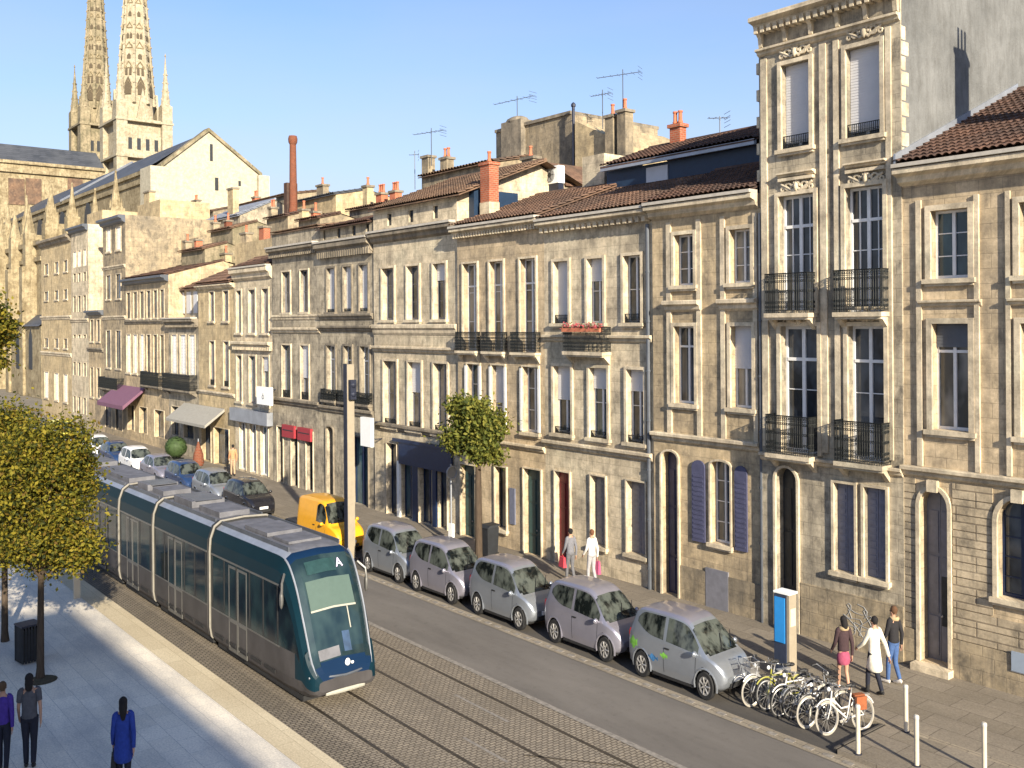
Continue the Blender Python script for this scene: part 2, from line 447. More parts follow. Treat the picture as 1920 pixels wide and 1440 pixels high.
for a, b in (((-10.3, 16.2), (-10.2, 17.9)),):
    mb.box(a[0] - .05, a[0] + .0, 16.2, 17.88, .0, .102)
tag(mb.build('kerb_edge_strip', M['asphalt_dark']), kind='structure')

def flat_disc(name, x, y, z, r, m):
    mb = MB(); mb.lathe((x, y, z), [(r, 0), (r, .004)], 20); return tag(mb.build(name, m), kind='structure')
for i, (x, y, r, z) in enumerate(((-27.5, 14.3, .24, .001), (-9.4, 13.0, .22, -.003), (-16.2, 19.2, .2, .097), (-22.5, 18.9, .2, .097))):
    flat_disc('road_manhole_marking', x, y, z, r, M['rail_steel'])


# ------------------------------------------------------------------ houses
def sweep(mb, x0, x1, y, prof, ret=True):
    """moulding along X: prof is a list of (projection, z), wall at y, street at -y"""
    pts = [(y - p, z) for p, z in prof] + [(y + .03, prof[-1][1]), (y + .03, prof[0][1])]
    mb.extrude([(x0, a, b) for a, b in pts], (x1 - x0, 0, 0))

class House:
    def __init__(s, label, u0, u1, y, wall='limestone_warm', trim='trim_stone', name='stone_house', depth=9.0, x0=None, x1=None):
        s.y = y
        s.x0 = on_y(u0, 600, y).x if x0 is None else x0
        s.x1 = on_y(u1, 600, y).x if x1 is None else x1
        s.root = thing(name, label, 'house', (s.x0, y, 0), group='terraced stone houses along the street')
        s.org = s.root.location.copy(); s.holes = []; s.wall = M[wall]; s.trim = M[trim]; s.depth = depth
        s.ztop = 10
        far = max(0.0, min(1.0, (-s.x0 - 38) / 26)); s.dd = .23 - .15 * far; s.pr = .075 - .04 * far
    def X(s, u, v): return on_y(u, v, s.y).x
    def Z(s, u, v): return on_y(u, v, s.y).z
    def part(s, mb, name, m, parent=None, smooth=False):
        return mb.build(name, m, parent or s.root, smooth, s.org)
    # -- one opening, measured on the facade
    def opening(s, a, b, z0, z1, kind='case', surround=.10, sill=True, arch=0.0, guard=False, depth=None, cover=None, glass='glass', doorm=None, bars=2, keystone=False, pr=None, frame='white_paint', vb=0):
        depth = s.dd if depth is None else depth; pr = s.pr if pr is None else pr
        s.holes.append((a, b, z0, z1, arch, depth))
        y, w = s.y, b - a; yi = y + depth
        P = s.part
        if kind == 'case' and cover is None and rnd.random() < .22: cover = (rnd.choice([.3, .45, .6]), 'blind')
        # surround proud of the wall
        sm = None
        if surround:
            t = surround; m = MB()
            zt_ = z1 - arch if arch else z1 + t
            m.box(a - t, a - .002, y - pr, y + .02, z0, zt_)
            m.box(b + .002, b + t, y - pr, y + .02, z0, zt_)
            if not arch: m.box(a - .002, b + .002, y - pr, y + .02, z1 + .003, z1 + t)
            else:
                cx_, hw = (a + b) / 2, w / 2; N_ = 12
                for k in range(N_):
                    q0, q1 = math.pi * k / N_, math.pi * (k + 1) / N_
                    f_ = lambda q, e: (cx_ + (hw + e) * math.cos(q), y - pr, z1 - arch + (arch + e) * math.sin(q))
                    m.extrude([f_(q0, .002), f_(q0, t), f_(q1, t), f_(q1, .002)], (0, pr + .02, 0))
            if keystone:
                c = (a + b) / 2; m.box(c - .12, c + .12, y - pr - .06, y, z1 - .06, z1 + t + .12)
        if kind in ('case', 'french', 'shop', 'dark'):
            f = MB(); fw = max(.026, w * .055); t = .04
            if kind != 'dark':
                f.box(a, a + fw, yi - t, yi + .01, z0, z1); f.box(b - fw, b, yi - t, yi + .01, z0, z1)
                f.box(a + fw, b - fw, yi - t, yi + .01, z1 - fw * 1.2, z1); f.box(a + fw, b - fw, yi - t, yi + .01, z0, z0 + fw * 1.6)
                c = (a + b) / 2; f.box(c - fw * .8, c + fw * .8, yi - t - .01, yi + .01, z0 + fw * 1.6, z1 - fw * 1.2)
                for i in range(1, bars + 1):
                    z = z0 + (z1 - z0) * i / (bars + 1)
                    f.box(a + fw, c - fw * .8, yi - t + .012, yi + .01, z - .012, z + .012); f.box(c + fw * .8, b - fw, yi - t + .012, yi + .01, z - .012, z + .012)
                for i in range(vb):
                    for p_, q_ in ((a + fw, c - fw * .8), (c + fw * .8, b - fw)):
                        xx = p_ + (q_ - p_) * (i + 1) / (vb + 1); f.box(xx - .014, xx + .014, yi - t + .006, yi + .01, z0 + fw * 1.6, z1 - fw * 1.2)
                if kind == 'french':
                    z = z0 + (z1 - z0) * .74; f.box(a + fw, b - fw, yi - t - .012, yi + .0, z - fw * .7, z + fw * .7)
            else:
                f.box(a, a + .02, yi - .03, yi + .01, z0, z1); f.box(b - .02, b, yi - .03, yi + .01, z0, z1); f.box(a + .02, b - .02, yi - .03, yi + .01, z1 - .03, z1)
            if glass == 'glass' and kind in ('case', 'french'): glass = rnd.choice(['glass', 'glass', 'glass', 'glass_curtain', 'glass_blue'])
            win = P(f, 'window', M[frame] if kind != 'dark' else M['door_dark'])
            g = MB(); g.quad((a, yi, z0), (b, yi, z0), (b, yi, z1), (a, yi, z1)); P(g, 'pane', M[glass], win)
        elif kind == 'shut':
            f = MB(); c = (a + b) / 2
            for p, q in ((a + .004, c - .006), (c + .006, b - .004)):
                f.box(p, q, yi - .04, yi, z0 + .01, z1 - .004)
                n = 12
                for i in range(n):
                    z = z0 + .08 + (z1 - z0 - .16) * i / n
                    f.box(p + .05, q - .05, yi - .052, yi - .04, z, z + (z1 - z0) / n * .62)
            win = P(f, 'window_shutters', doorm or M['shutter_grey'])
        elif kind == 'door':
            f = MB(); c = (a + b) / 2
            f.box(a + .003, c - .004, yi - .05, yi, z0, z1 - .003); f.box(c + .004, b - .003, yi - .05, yi, z0, z1 - .003)
            for p, q in ((a + .05, c - .05), (c + .05, b - .05)):
                if q - p < .06: continue
                zz = z0 + .12
                for hgt in (.24, .34, .26):
                    h1 = zz + hgt * (z1 - z0)
                    f.box(p, q, yi - .072, yi - .05, zz, h1 - .06); zz = h1 + .02
            win = P(f, 'door', doorm or M['door_dark'])
            k = MB(); k.ball((c + .05, yi - .09, z0 + 1.05), .03); P(k, 'door_knob', M['rim'], win, True)
        if surround: P(m, 'surround', s.trim, win)
        if sill:
            m2 = MB(); t = (surround or .05)
            m2.box(a - t - .05, b + t + .05, y - pr - .07, y + .012, z0 - .11, z0 - .003); m2.box(a - t, b + t, y - pr - .02, y + .012, z0 - .17, z0 - .11)
            m2.box(a + .002, b - .002, y + .012, yi, z0 - .05, z0 + .004)
            P(m2, 'sill', s.trim, win)
        if cover:
            fr, cm = cover; zc = z1 - (z1 - z0) * fr; m3 = MB()
            n = max(6, int((z1 - zc) / .07))
            m3.box(a + .01, b - .01, yi - .075, yi - .055, zc, z1 - .003)
            for i in range(n):
                z = zc + (z1 - zc - .01) * i / n
                m3.box(a + .012, b - .012, yi - .083, yi - .075, z, z + (z1 - zc) / n * .7)
            P(m3, 'roller_blind', M[cm], win)
        if guard:
            m4 = MB(); h = .26 if guard is True else guard
            m4.box(a, b, y - .0, y + .02, z0 + h, z0 + h + .022); m4.box(a, b, y, y + .02, z0 + .03, z0 + .05)
            n = max(4, int(w / .05))
            for i in range(n + 1):
                x = a + w * i / n; m4.box(x - .007, x + .007, y + .003, y + .017, z0, z0 + h)
            for i in range(n):
                x = a + w * (i + .5) / n; m4.torus((x, y + .01, z0 + h * .5), w / n * .42, .006, 8, 4)
            P(m4, 'guard_rail', M['iron'], win)
        return win
    def row(s, vref, v0, v1, cols, **k):
        """vref: u at which v0 (top) and v1 (bottom) were read; cols: (u0,u1) or (u0,u1,overrides)"""
        z1, z0 = s.Z(vref, v0), s.Z(vref, v1); out = []
        for c in cols:
            kk = dict(k)
            if len(c) > 2: kk.update(c[2])
            vm = (v0 + v1) / 2
            out.append(s.opening(s.X(c[0], vm), s.X(c[1], vm), kk.pop('z0', z0), kk.pop('z1', z1), **kk))
        return out
    def band(s, name, z0, z1, proj=.09, m=None, x0=None, x1=None, dent=False):
        proj *= 1.3 if name == 'cornice' else 1.55
        mb = MB(); h = z1 - z0; x0 = s.x0 if x0 is None else x0; x1 = s.x1 if x1 is None else x1
        x0 += .003; x1 -= .003
        sweep(mb, x0, x1, s.y, [(.02, z0), (proj * .45, z0 + h * .2), (proj * .55, z0 + h * .5), (proj, z0 + h * .65), (proj, z1 - h * .08), (proj * .85, z1)])
        if dent:
            n = int((x1 - x0) / dent)
            for i in range(n):
                x = x0 + (x1 - x0) * (i + .25) / n
                mb.box(x, x + (x1 - x0) / n * .55, s.y - proj * .62, s.y + .0, z0 - h * .10, z0 + h * .36)
        return s.part(mb, name, m or s.trim)
    def cornice(s, z0, z1, proj=.28, m=None, dent=.24, gutter=True):
        o = s.band('cornice', z0, z1, proj, m, dent=dent)
        if gutter:
            mb = MB()
            proj *= 1.3; mb.box(s.x0 + .004, s.x1 - .004, s.y - proj - .05, s.y - proj * .2, z1 + .003, z1 + .09)
            s.part(mb, 'gutter', M['gutter'], o)
        return o
    def balcony(s, a, b, z, proj=.42, hgt=.82, flowers=False, slab=.11, mat='trim_stone'):
        y = s.y; m = MB()
        m.box(a, b, y - proj, y + .01, z - slab, z); m.box(a + .04, b - .04, y - proj + .05, y + .01, z - slab - .06, z - slab)
        for x in (a + .1, b - .1):
            m.extrude([(x - .06, y, z - slab - .06), (x - .06, y - proj * .7, z - slab - .06), (x - .06, y, z - slab - .32)], (.12, 0, 0))
        o = s.part(m, 'balcony', M[mat])
        r = MB(); e = .025
        def run(p, q):
            p, q = Vector(p), Vector(q); L = (q - p).length; n = max(4, int(L / .062))
            for zz, rr in ((hgt, .018), (hgt - .12, .009), (.07, .01)):
                r.tube((p.x, p.y, z + zz), (q.x, q.y, z + zz), rr, n=5)
            for i in range(n + 1):
                c = p.lerp(q, i / n); r.tube((c.x, c.y, z), (c.x, c.y, z + hgt), .010, n=4)
            for i in range(n):
                c = p.lerp(q, (i + .5) / n)
                ax = 'y' if abs(q.x - p.x) > abs(q.y - p.y) else 'x'
                for zz in (.16, .28, hgt * .55, hgt - .2, hgt - .06): r.torus((c.x, c.y, z + zz), L / n * .40, .011, 7, 3, ax)
        run((a + e, y - proj + e, 0), (b - e, y - proj + e, 0)); run((a + e, y, 0), (a + e, y - proj + e, 0)); run((b - e, y, 0), (b - e, y - proj + e, 0))
        s.part(r, 'railing', M['iron'], o)
        if flowers:
            f = MB(); g = MB()
            for i in range(420):
                x = rnd.uniform(a + .03, b - .03); yy = y - proj + rnd.gauss(.01, .05); zz = z + hgt + rnd.gauss(.03, .06)
                t = f if rnd.random() < .62 else g
                v = Vector((rnd.gauss(0, 1), rnd.gauss(0, 1), rnd.gauss(0, 1))).normalized() * .028; w_ = v.orthogonal().normalized() * .028
                c = Vector((x, yy, zz)); t.quad(c - v, c - w_, c + v, c + w_)
            s.part(f, 'flowers', M['flower_red'], o); s.part(g, 'flower_leaves', M['leaf_dark'], o)
            bx = MB(); bx.box(a + .05, b - .05, y - proj - .06, y - proj + .08, z + hgt - .14, z + hgt - .02); s.part(bx, 'flower_box', M['pot'], o)
        return o
    def pilaster(s, a, b, z0, z1, pr=.05, name='pilaster'):
        m = MB(); m.box(a, b, s.y - pr, s.y + .01, z0, z1); return s.part(m, name, s.trim)
    def finish(s, ztop, roof=None, back=True):
        s.ztop = ztop
        x0, x1, y = s.x0 + .002, s.x1 - .002, s.y
        hs = [(max(a, x0 + .02), min(b, x1 - .02), max(c, .1), d, e, f) for a, b, c, d, e, f in s.holes]
        s.holes = hs
        xs = sorted({x0, x1} | {h[0] for h in hs} | {h[1] for h in hs}); zs = sorted({-.1, ztop} | {h[2] for h in hs} | {h[3] for h in hs})
        m = MB()
        for i in range(len(xs) - 1):
            for j in range(len(zs) - 1):
                a, b, c, d = xs[i], xs[i + 1], zs[j], zs[j + 1]
                if b - a < 1e-5 or d - c < 1e-5: continue
                cx, cz = (a + b) / 2, (c + d) / 2
                if any(h[0] < cx < h[1] and h[2] < cz < h[3] for h in hs): continue
                m.quad((a, y, c), (b, y, c), (b, y, d), (a, y, d))
        for a, b, c, d, ar, dp in hs:
            yi = y + dp
            m.quad((a, y, c), (a, yi, c), (a, yi, d), (a, y, d)); m.quad((b, y, c), (b, yi, c), (b, yi, d), (b, y, d))
            m.quad((a, y, c), (b, y, c), (b, yi, c), (a, yi, c)); m.quad((a, y, d), (b, y, d), (b, yi, d), (a, yi, d))
            if ar:
                n = 10; cx = (a + b) / 2; w = (b - a) / 2
                arc = [(cx + w * math.cos(math.pi * k / n), d - ar + ar * math.sin(math.pi * k / n)) for k in range(n + 1)]
                for k in range(n):
                    (p, q), (r_, t) = arc[k], arc[k + 1]
                    m.quad((p, y + .001, q), (p, y + .001, d), (r_, y + .001, d), (r_, y + .001, t))
                    m.quad((p, y, q), (r_, y, t), (r_, yi, t), (p, yi, q))
        yb = y + s.depth
        m.quad((x0, y, -.1), (x0, yb, -.1), (x0, yb, ztop), (x0, y, ztop)); m.quad((x1, y, -.1), (x1, yb, -.1), (x1, yb, ztop), (x1, y, ztop))
        m.quad((x0, yb, -.1), (x1, yb, -.1), (x1, yb, ztop), (x0, yb, ztop)); m.quad((x0, y, ztop), (x1, y, ztop), (x1, yb, ztop), (x0, yb, ztop))
        s.part(m, 'wall', s.wall)
    def tile_roof(s, z0, rise, m='tile_red', over=.3, run=None, x0=None, x1=None, period=.17, y0=None, name='roof', rows=9, parent=None):
        return tile_slope(s.part, (s.x0 if x0 is None else x0) + .01, (s.x1 if x1 is None else x1) - .01,
                          (s.y - over if y0 is None else y0), z0, run or s.depth / 2, rise, M[m], period, name, rows)
    def pipe(s, u, z0, z1, r=.045, m='zinc_dark', dx=0):
        mb = MB(); x = s.X(u, 700) + dx
        mb.tube((x, s.y - .08, z0), (x, s.y - .08, z1), r, n=8)
        z = z0 + .6
        while z < z1: mb.tube((x, s.y - .08, z), (x, s.y - .08, z + .05), r * 1.35, n=8); z += 1.5
        return s.part(mb, 'drain_pipe', M[m], smooth=True)
    def chimney(s, x, y, z0, z1, w=.5, d=.35, m='brick', pots=2, base=None, capm='trim_dark'):
        mb = MB(); mb.box(x - w / 2, x + w / 2, y - d / 2, y + d / 2, z0, z1)
        o = s.part(mb, 'chimney', M[m]); c = MB()
        c.box(x - w / 2 - .05, x + w / 2 + .05, y - d / 2 - .05, y + d / 2 + .05, z1 + .002, z1 + .12)
        s.part(c, 'chimney_cap', M[capm], o)
        for i in range(pots):
            p = MB(); px = x + (i - (pots - 1) / 2) * w / max(pots, 1) * .9
            p.lathe((px, y, z1 + .12), [(.075, 0), (.09, .08), (.07, .12), (.065, .36), (.085, .38), (.08, .44)], 10)
            s.part(p, 'chimney_pot', M['pot'], o, True)
        return o

def tile_slope(part, x0, x1, y0, z0, run, rise, m, period, name, rows, ridge=True):
    mb = MB(); n = max(3, int((x1 - x0) / period)); k = 6
    L = math.hypot(run, rise); ny, nz = -rise / L, run / L
    vs, fs = [], []; cols = n * k + 1
    for r in range(rows):
        for e in (0, 1):
            t = (r + e) / rows
            for c in range(cols):
                h = abs(math.sin(math.pi * c / k)) ** .8 * period * .34 + (.045 if e == 0 else .0)
                jit = 0 if e else rnd.uniform(-.01, .01)
                vs.append((x0 + (x1 - x0) * c / (cols - 1), y0 + run * t + ny * h + jit, z0 + rise * t + nz * h))
    for r in range(rows * 2 - 1):
        for c in range(cols - 1):
            fs.append((r * cols + c, r * cols + c + 1, (r + 1) * cols + c + 1, (r + 1) * cols + c))
    mb.add(vs, fs)
    mb.extrude([(x0, y0 + .02, z0 - .06), (x0, y0 + run, z0 + rise - .06), (x0, y0 + run, z0 + rise - .01), (x0, y0 + .02, z0 - .01)], (x1 - x0, 0, 0))
    # far slope and ridge
    mb.quad((x0, y0 + run, z0 + rise), (x1, y0 + run, z0 + rise), (x1, y0 + 2 * run, z0), (x0, y0 + 2 * run, z0))
    if ridge: mb.tube((x0, y0 + run, z0 + rise + .03), (x1, y0 + run, z0 + rise + .03), .09, n=8)
    return part(mb, name, m)

def gable_ends(h, z0, rise, run, over=0, m=None):
    y = h.y - over
    for x in (h.x0 + .004, h.x1 - .004):
        mb = MB(); mb.add([(x, y, z0), (x, y + 2 * run, z0), (x, y + run, z0 + rise)], [(0, 1, 2)])
        h.part(mb, 'gable', m or h.wall)

YF = 21.5
B_X1 = on_y(1692, 600, 21.45).x
# ---- the pale house at the right end of the row
A = House('stone house at the right end with big framed windows and low tiled roof', 1692, 2300, 21.5, 'limestone_tan', x1=-2.2)
A.y = 21.5
A.row(1780, 393, 522, [(1747, 1817, dict(glass='glass_blue')), (1913, 1985, dict(glass='glass_blue')), (2085, 2160)], kind='case', surround=.13, bars=2)
A.row(1785, 607, 808, [(1750, 1818, dict(glass='glass_curtain', cover=(.22, 'zinc_dark'))), (1916, 1990, dict(cover=(.2, 'blind'))), (2088, 2164)], kind='french', surround=.13, bars=0)
zg = A.Z(1750, 1244)
A.row(1752, 917, 1244, [(1727, 1779)], kind='door', surround=.09, sill=False, arch=.42, doorm=M['door_grey'], depth=.34, keystone=True)
dx0, dx1 = A.X(1727, 1080), A.X(1779, 1080)
mb = MB(); mb.box(dx0 + .36, dx1 - .06, A.y + .255, A.y + .275, 1.1, 2.25); A.part(mb, 'door_glass', M['door_dark'])
mb = MB(); mb.box(dx0 - .12, dx1 + .12, A.y - .3, A.y + .02, .09, zg - .01); A.part(mb, 'door_step', M['trim_stone'])
A.row(1910, 937, 1127, [(1872, 1952, dict(arch=.52)), (2060, 2150, dict(arch=.4))], kind='case', surround=.10, bars=4, glass='glass', keystone=True, frame='navy')
zb0 = A.Z(1800, 902); zb1 = A.Z(1800, 884)
A.band('string_course', zb0 - .02, zb1 + .02, .12)
for ua, ub in ((1720.5, 1730), (1829, 1838), (1888, 1897), (2003, 2013)):
    A.pilaster(A.X(ua, 640), A.X(ub, 640), zb1 + .03, A.Z(1780, 370), .06)
A.band('sill_course', A.Z(1780, 575), A.Z(1780, 562), .09, x0=A.X(1725, 570), x1=A.X(1842, 570))
A.band('sill_course', A.Z(1780, 575), A.Z(1780, 562), .09, x0=A.X(1892, 570), x1=A.X(2015, 570))
zc1, zc0 = A.Z(1700, 318), A.Z(1700, 350)
A.cornice(zc0, zc1, .34, dent=None, gutter=True)
mb = MB(); mb.box(A.x0 + .01, A.X(1720, 1200), A.y - .055, A.y + .01, -.05, A.Z(1700, 1175)); mb.box(A.X(1786, 1200), A.x1, A.y - .055, A.y + .01, -.05, A.Z(1700, 1175)); A.part(mb, 'plinth', M['limestone_old'])
for h in A.holes: pass
# rusticated ground storey, built round its openings
def rustic(h, ztop, y_off=.03, z0=.1, mk='rusticated'):
    hs = [q for q in h.holes if q[2] < ztop]
    step = (ztop - z0) / max(1, round((ztop - z0) / .37)); m = MB(); z = z0
    while z < ztop - .01:
        edges = [h.x0 + .004]
        cut = sorted([(q[0] - .11, q[1] + .11) for q in hs if q[2] - .18 < z + step and q[3] + .12 > z])
        segs, cur = [], h.x0 + .004
        for a, b in cut:
            if a > cur: segs.append((cur, a))
            cur = max(cur, b)
        if cur < h.x1 - .004: segs.append((cur, h.x1 - .004))
        for a, b in segs: m.box(a, b, h.y - y_off, h.y + .004, z + .014, z + step - .014)
        z += step
    h.part(m, 'rusticated_wall', M[mk])
rustic(A, zb0 - .05, .03, A.Z(1700, 1175) + .01)
A.finish(zc1)
rp_ = on_x(1905, 172, B_X1); run_a = rp_.y - (A.y - .42); rise_a = rp_.z - (zc1 + .1)
A.tile_roof(zc1 + .1, rise_a, 'tile_dark', .42, run_a, rows=20)
gable_ends(A, zc1, rise_a - .05, run_a - .3)

# ---- the tall house
B = House('tallest narrow four storey house with iron balconies and a deep bracketed cornice', 1426, 1692, 21.45, 'limestone_grey', depth=12)
B.row(1495, 117, 277, [(1467, 1519, dict(z1=B.Z(1495, 117))), (1588, 1652)], kind='case', surround=.11, cover=(.93, 'blind'), guard=.33, bars=1)
B.row(1495, 365, 588, [(1462, 1528), (1587, 1658)], kind='french', surround=.11, sill=False, bars=1, vb=1)
B.row(1505, 612, 851, [(1466, 1535), (1592, 1660)], kind='french', surround=.11, sill=False, bars=1)
z2 = B.Z(1492, 587); z1_ = B.Z(1495, 851)
for a, b in ((1450, 1533), (1578, 1670)):
    for zz in (z2, z1_):
        B.balcony(B.X(a, 600), B.X(b, 600), zz, .42, 1.02 if zz == z2 else 1.0)
# head ornaments
for (uc, vc, nm) in ((1495, 350, 1), (1625, 335, 1), (1492, 98, 0), (1622, 62, 0), (1500, 600, 2), (1628, 594, 2)):
    c = on_y(uc, vc, B.y); m = MB()
    m.box(c.x - .52, c.x + .52, B.y - .12, B.y, c.z + .17, c.z + .25)
    m.ball((c.x, B.y - .05, c.z), (.075, .08, .13), 10, 7); [m.ball((c.x + .11 * math.cos(q), B.y - .04, c.z + .13 * math.sin(q)), (.05, .05, .05), 7, 5) for q in (.3, 1.0, 1.57, 2.1, 2.84, -.6, -2.5)]
    for sgn in (-1, 1):
        m.torus((c.x + sgn * .24, B.y - .04, c.z + .02), .09, .035, 10, 5); m.torus((c.x + sgn * .42, B.y - .03, c.z - .03), .05, .03, 8, 5)
        m.tube((c.x + sgn * .1, B.y - .05, c.z - .1), (c.x + sgn * .46, B.y - .04, c.z + .1), .035)
    B.part(m, 'carved_ornament', B.trim, smooth=True)
for uc in (1495, 1625):
    x = B.X(uc, 300); t = .55
    B.band('window_apron_ledge', B.Z(1495, 331), B.Z(1495, 322), .12, x0=x - t, x1=x + t)
B.row(1476, 877, 1187, [(1457, 1496)], kind='door', surround=.07, sill=False, arch=.32, doorm=M['door_dark'], depth=.34)
B.row(1585, 907, 1073, [(1566, 1604), (1622, 1663)], kind='shut', surround=.07, depth=.16, bars=0)
B.band('string_course', B.Z(1560, 878), B.Z(1560, 862), .1)
for ua, ub in ((1430, 1441), (1540, 1552), (1566, 1576), (1664, 1674)):
    B.pilaster(B.X(ua, 500), B.X(ub, 500), B.Z(1560, 850), B.Z(1560, 78), .05)
zt = B.Z(1560, 52)
B.band('architrave', B.Z(1560, 72), B.Z(1560, 58), .12)
B.cornice(B.Z(1560, 27), B.Z(1560, -2), .36, dent=.2, gutter=False)
for i in range(6):
    x = B.x0 + .1 + (B.x1 - B.x0 - .2) * i / 5; m = MB()
    m.extrude([(x - .05, B.y + .01, B.Z(1560, 56)), (x - .05, B.y - .07, B.Z(1560, 54)), (x - .05, B.y - .11, B.Z(1560, 36)), (x - .05, B.y - .2, B.Z(1560, 28)), (x - .05, B.y + .01, B.Z(1560, 28))], (.11, 0, 0))
    B.part(m, 'cornice_bracket', B.trim)
# quoins on both corners
z = B.Z(1690, 330); i = 0
while z < B.Z(1690, 60):
    m = MB()
    if i % 2 == 0: m.box(B.x1 - .02, B.x1 + .012, B.y + .01, B.y + .34, z, z + .32)
    else: m.box(B.x1 - .02, B.x1 + .012, B.y + .01, B.y + .2, z, z + .32)
    if i % 2:
        B.part(m, 'quoin', M['trim_stone']); m = MB(); m.box(B.x0 - .10, B.x0 + .1, B.y + .02, B.y + .3, z, z + .3)
    B.part(m, 'quoin', M['trim_stone']); z += .36; i += 1
mb = MB(); mb.box(B.X(1503, 1150), B.x1 - .01, B.y - .05, B.y + .008, -.05, B.Z(1600, 1115)); B.part(mb, 'plinth', M['limestone_old'])
B.finish(B.Z(1560, -2))
m = MB(); xg = B.x1 + .006
m.box(B.x1 - .03, xg, B.y + .38, B.y + 11.9, A.ztop - .2, B.ztop + 1.6); m.box(B.x1 - .03, xg, B.y + .05, B.y + .38, A.ztop - .2, B.ztop)
B.part(m, 'party_wall', M['cement'])
m = MB(); zt = B.ztop
m.add([(B.x0 + .1, B.y - .2, zt), (B.x1 - .1, B.y - .2, zt), (B.x1 - .1, B.y + 2.4, zt + 1.0), (B.x0 + .4, B.y + 2.4, zt + 1.0), (B.x0 + .1, B.y + 12, zt), (B.x1 - .1, B.y + 12, zt)],
      [(0, 1, 2, 3), (3, 2, 5, 4), (0, 3, 4), (1, 5, 2)])
B.part(m, 'roof', M['tile_brown'])
m = MB(); x = B.x1
za, yb_ = A.ztop + .16, A.y - .42
m.extrude([(x + .008, yb_, za - .05), (x + .008, yb_ + run_a, za + rise_a - .05), (x + .008, yb_ + run_a, za + rise_a + .16), (x + .008, yb_, za + .17)], (.05, 0, 0))
B.part(m, 'roof_flashing', M['zinc'])
# scribble on the plinth
m = MB(); c0 = on_y(1608, 1165, B.y - .055); pts = []
for k in range(70):
    w = k * .42
    pts.append((c0.x + .30 * math.sin(w * .63) + .12 * math.sin(w * 2.3), B.y - .054, c0.z + .30 * math.cos(w * .41) + .12 * math.cos(w * 1.9)))
m.path(pts, .009, 4); B.part(m, 'graffiti_scribble', M['grey_mark'])

# ---- two storey corner-stepped house with purple shutters
C = House('two bay house with open purple shutters beside an arched blue door', 1224, 1426, 21.55, 'limestone_warm')
C.row(1283, 440, 535, [(1266, 1302), (1370, 1409)], kind='case', surround=.11, bars=2)
C.row(1285, 612, 757, [(1266, 1304), (1372, 1412, dict(cover=(.52, 'blind')))], kind='french', surround=.11, bars=0, guard=.0)
C.band('sill_course', C.Z(1320, 584), C.Z(1320, 562), .16, x0=C.X(1250, 570), x1=C.X(1316, 570))
C.band('sill_course', C.Z(1320, 584), C.Z(1320, 562), .16, x0=C.X(1352, 570), x1=C.X(1424, 570))
for (a, b) in ((1252, 1260), (1308, 1316), (1353, 1361), (1414, 1422)):
    C.pilaster(C.X(a, 600), C.X(b, 600), C.Z(1320, 825), C.Z(1320, 410), .06)
C.row(1258, 846, 1117, [(1243, 1273)], kind='door', surround=.06, sill=False, arch=.22, doorm=M['door_blue'], depth=.3)
C.row(1352, 865, 1020, [(1335, 1371)], kind='case', surround=.06, arch=.12, bars=3, frame='white_paint')
zs0, zs1 = C.Z(1352, 1024), C.Z(1352, 868)
for a, b in ((1300, 1324), (1380, 1403)):
    xa, xb = C.X(a, 950), C.X(b, 950); m = MB()
    n = 9; cx = (xa + xb) / 2; w = (xb - xa) / 2
    m.extrude([(xa, C.y - .07, zs0), (xb, C.y - .07, zs0)] + [(cx + w * math.cos(math.pi * k / n), C.y - .07, zs1 - .2 + .2 * math.sin(math.pi * k / n)) for k in range(n + 1)], (0, .05, 0))
    for k in range(14):
        z = zs0 + .1 + (zs1 - zs0 - .45) * k / 14; m.box(xa + .05, xb - .05, C.y - .082, C.y - .07, z, z + .06)
    C.part(m, 'shutter', M['shutter_purple'])
m = MB(); m.box(C.X(1325, 1100), C.X(1367, 1100), C.y - .05, C.y + .01, C.Z(1345, 1157), C.Z(1345, 1068))
C.part(m, 'cellar_hatch', M['door_grey'])
C.band('string_course', C.Z(1320, 836), C.Z(1320, 818), .12)
C.cornice(C.Z(1320, 402), C.Z(1320, 376), .32, dent=None)
C.pipe(1430, .1, C.Z(1430, 400), .05)
mb = MB(); mb.box(C.X(1278, 1100), C.x1 - .02, C.y - .04, C.y + .008, -.05, C.Z(1320, 1070)); C.part(mb, 'plinth', M['limestone_old'])
zt = C.Z(1320, 376); C.finish(zt)
C.tile_roof(zt + .1, 1.25, 'tile_dark', .4, 3.4, rows=12); gable_ends(C, zt, 1.2, 3.3)

# ---- house with the red flower balcony
D = House('three bay house with red flowers on its centre balcony and dark red door', 1021, 1224, 21.63, 'limestone_pale')
D.row(1053, 490, 606, [(1040, 1067, dict(cover=(.98, 'blind'), guard=True)), (1103, 1132, dict(cover=(.35, 'blind'))), (1171, 1203, dict(guard=True, glass='glass'))], kind='case', surround=.10, bars=1)
D.row(1056, 687, 813, [(1040, 1072, dict(cover=(.5, 'blind'), guard=.2)), (1107, 1140, dict(guard=.2, glass='glass_blue')), (1177, 1209, dict(guard=.2, cover=(.3, 'blind')))], kind='case', surround=.10, bars=1)
D.balcony(D.X(1071, 640), D.X(1146, 640), D.Z(1108, 659), .42, .78, flowers=True)
D.band('string_course', D.Z(1120, 852), D.Z(1120, 836), .12)
D.band('sill_course', D.Z(1120, 642), D.Z(1120, 628), .10)
D.row(1056, 885, 1066, [(1043, 1070)], kind='door', surround=.05, sill=False, doorm=M['door_red'], depth=.2)
D.row(1124, 893, 1024, [(1110, 1137)], kind='shut', surround=.05, doorm=M['door_grey'])
D.row(1194, 903, 1040, [(1177, 1212)], kind='shut', surround=.05, doorm=M['door_grey'])
D.cornice(D.Z(1120, 425), D.Z(1120, 405), .34, dent=.26)
D.pipe(1219, .1, D.Z(1220, 420), .06, 'zinc_dark')
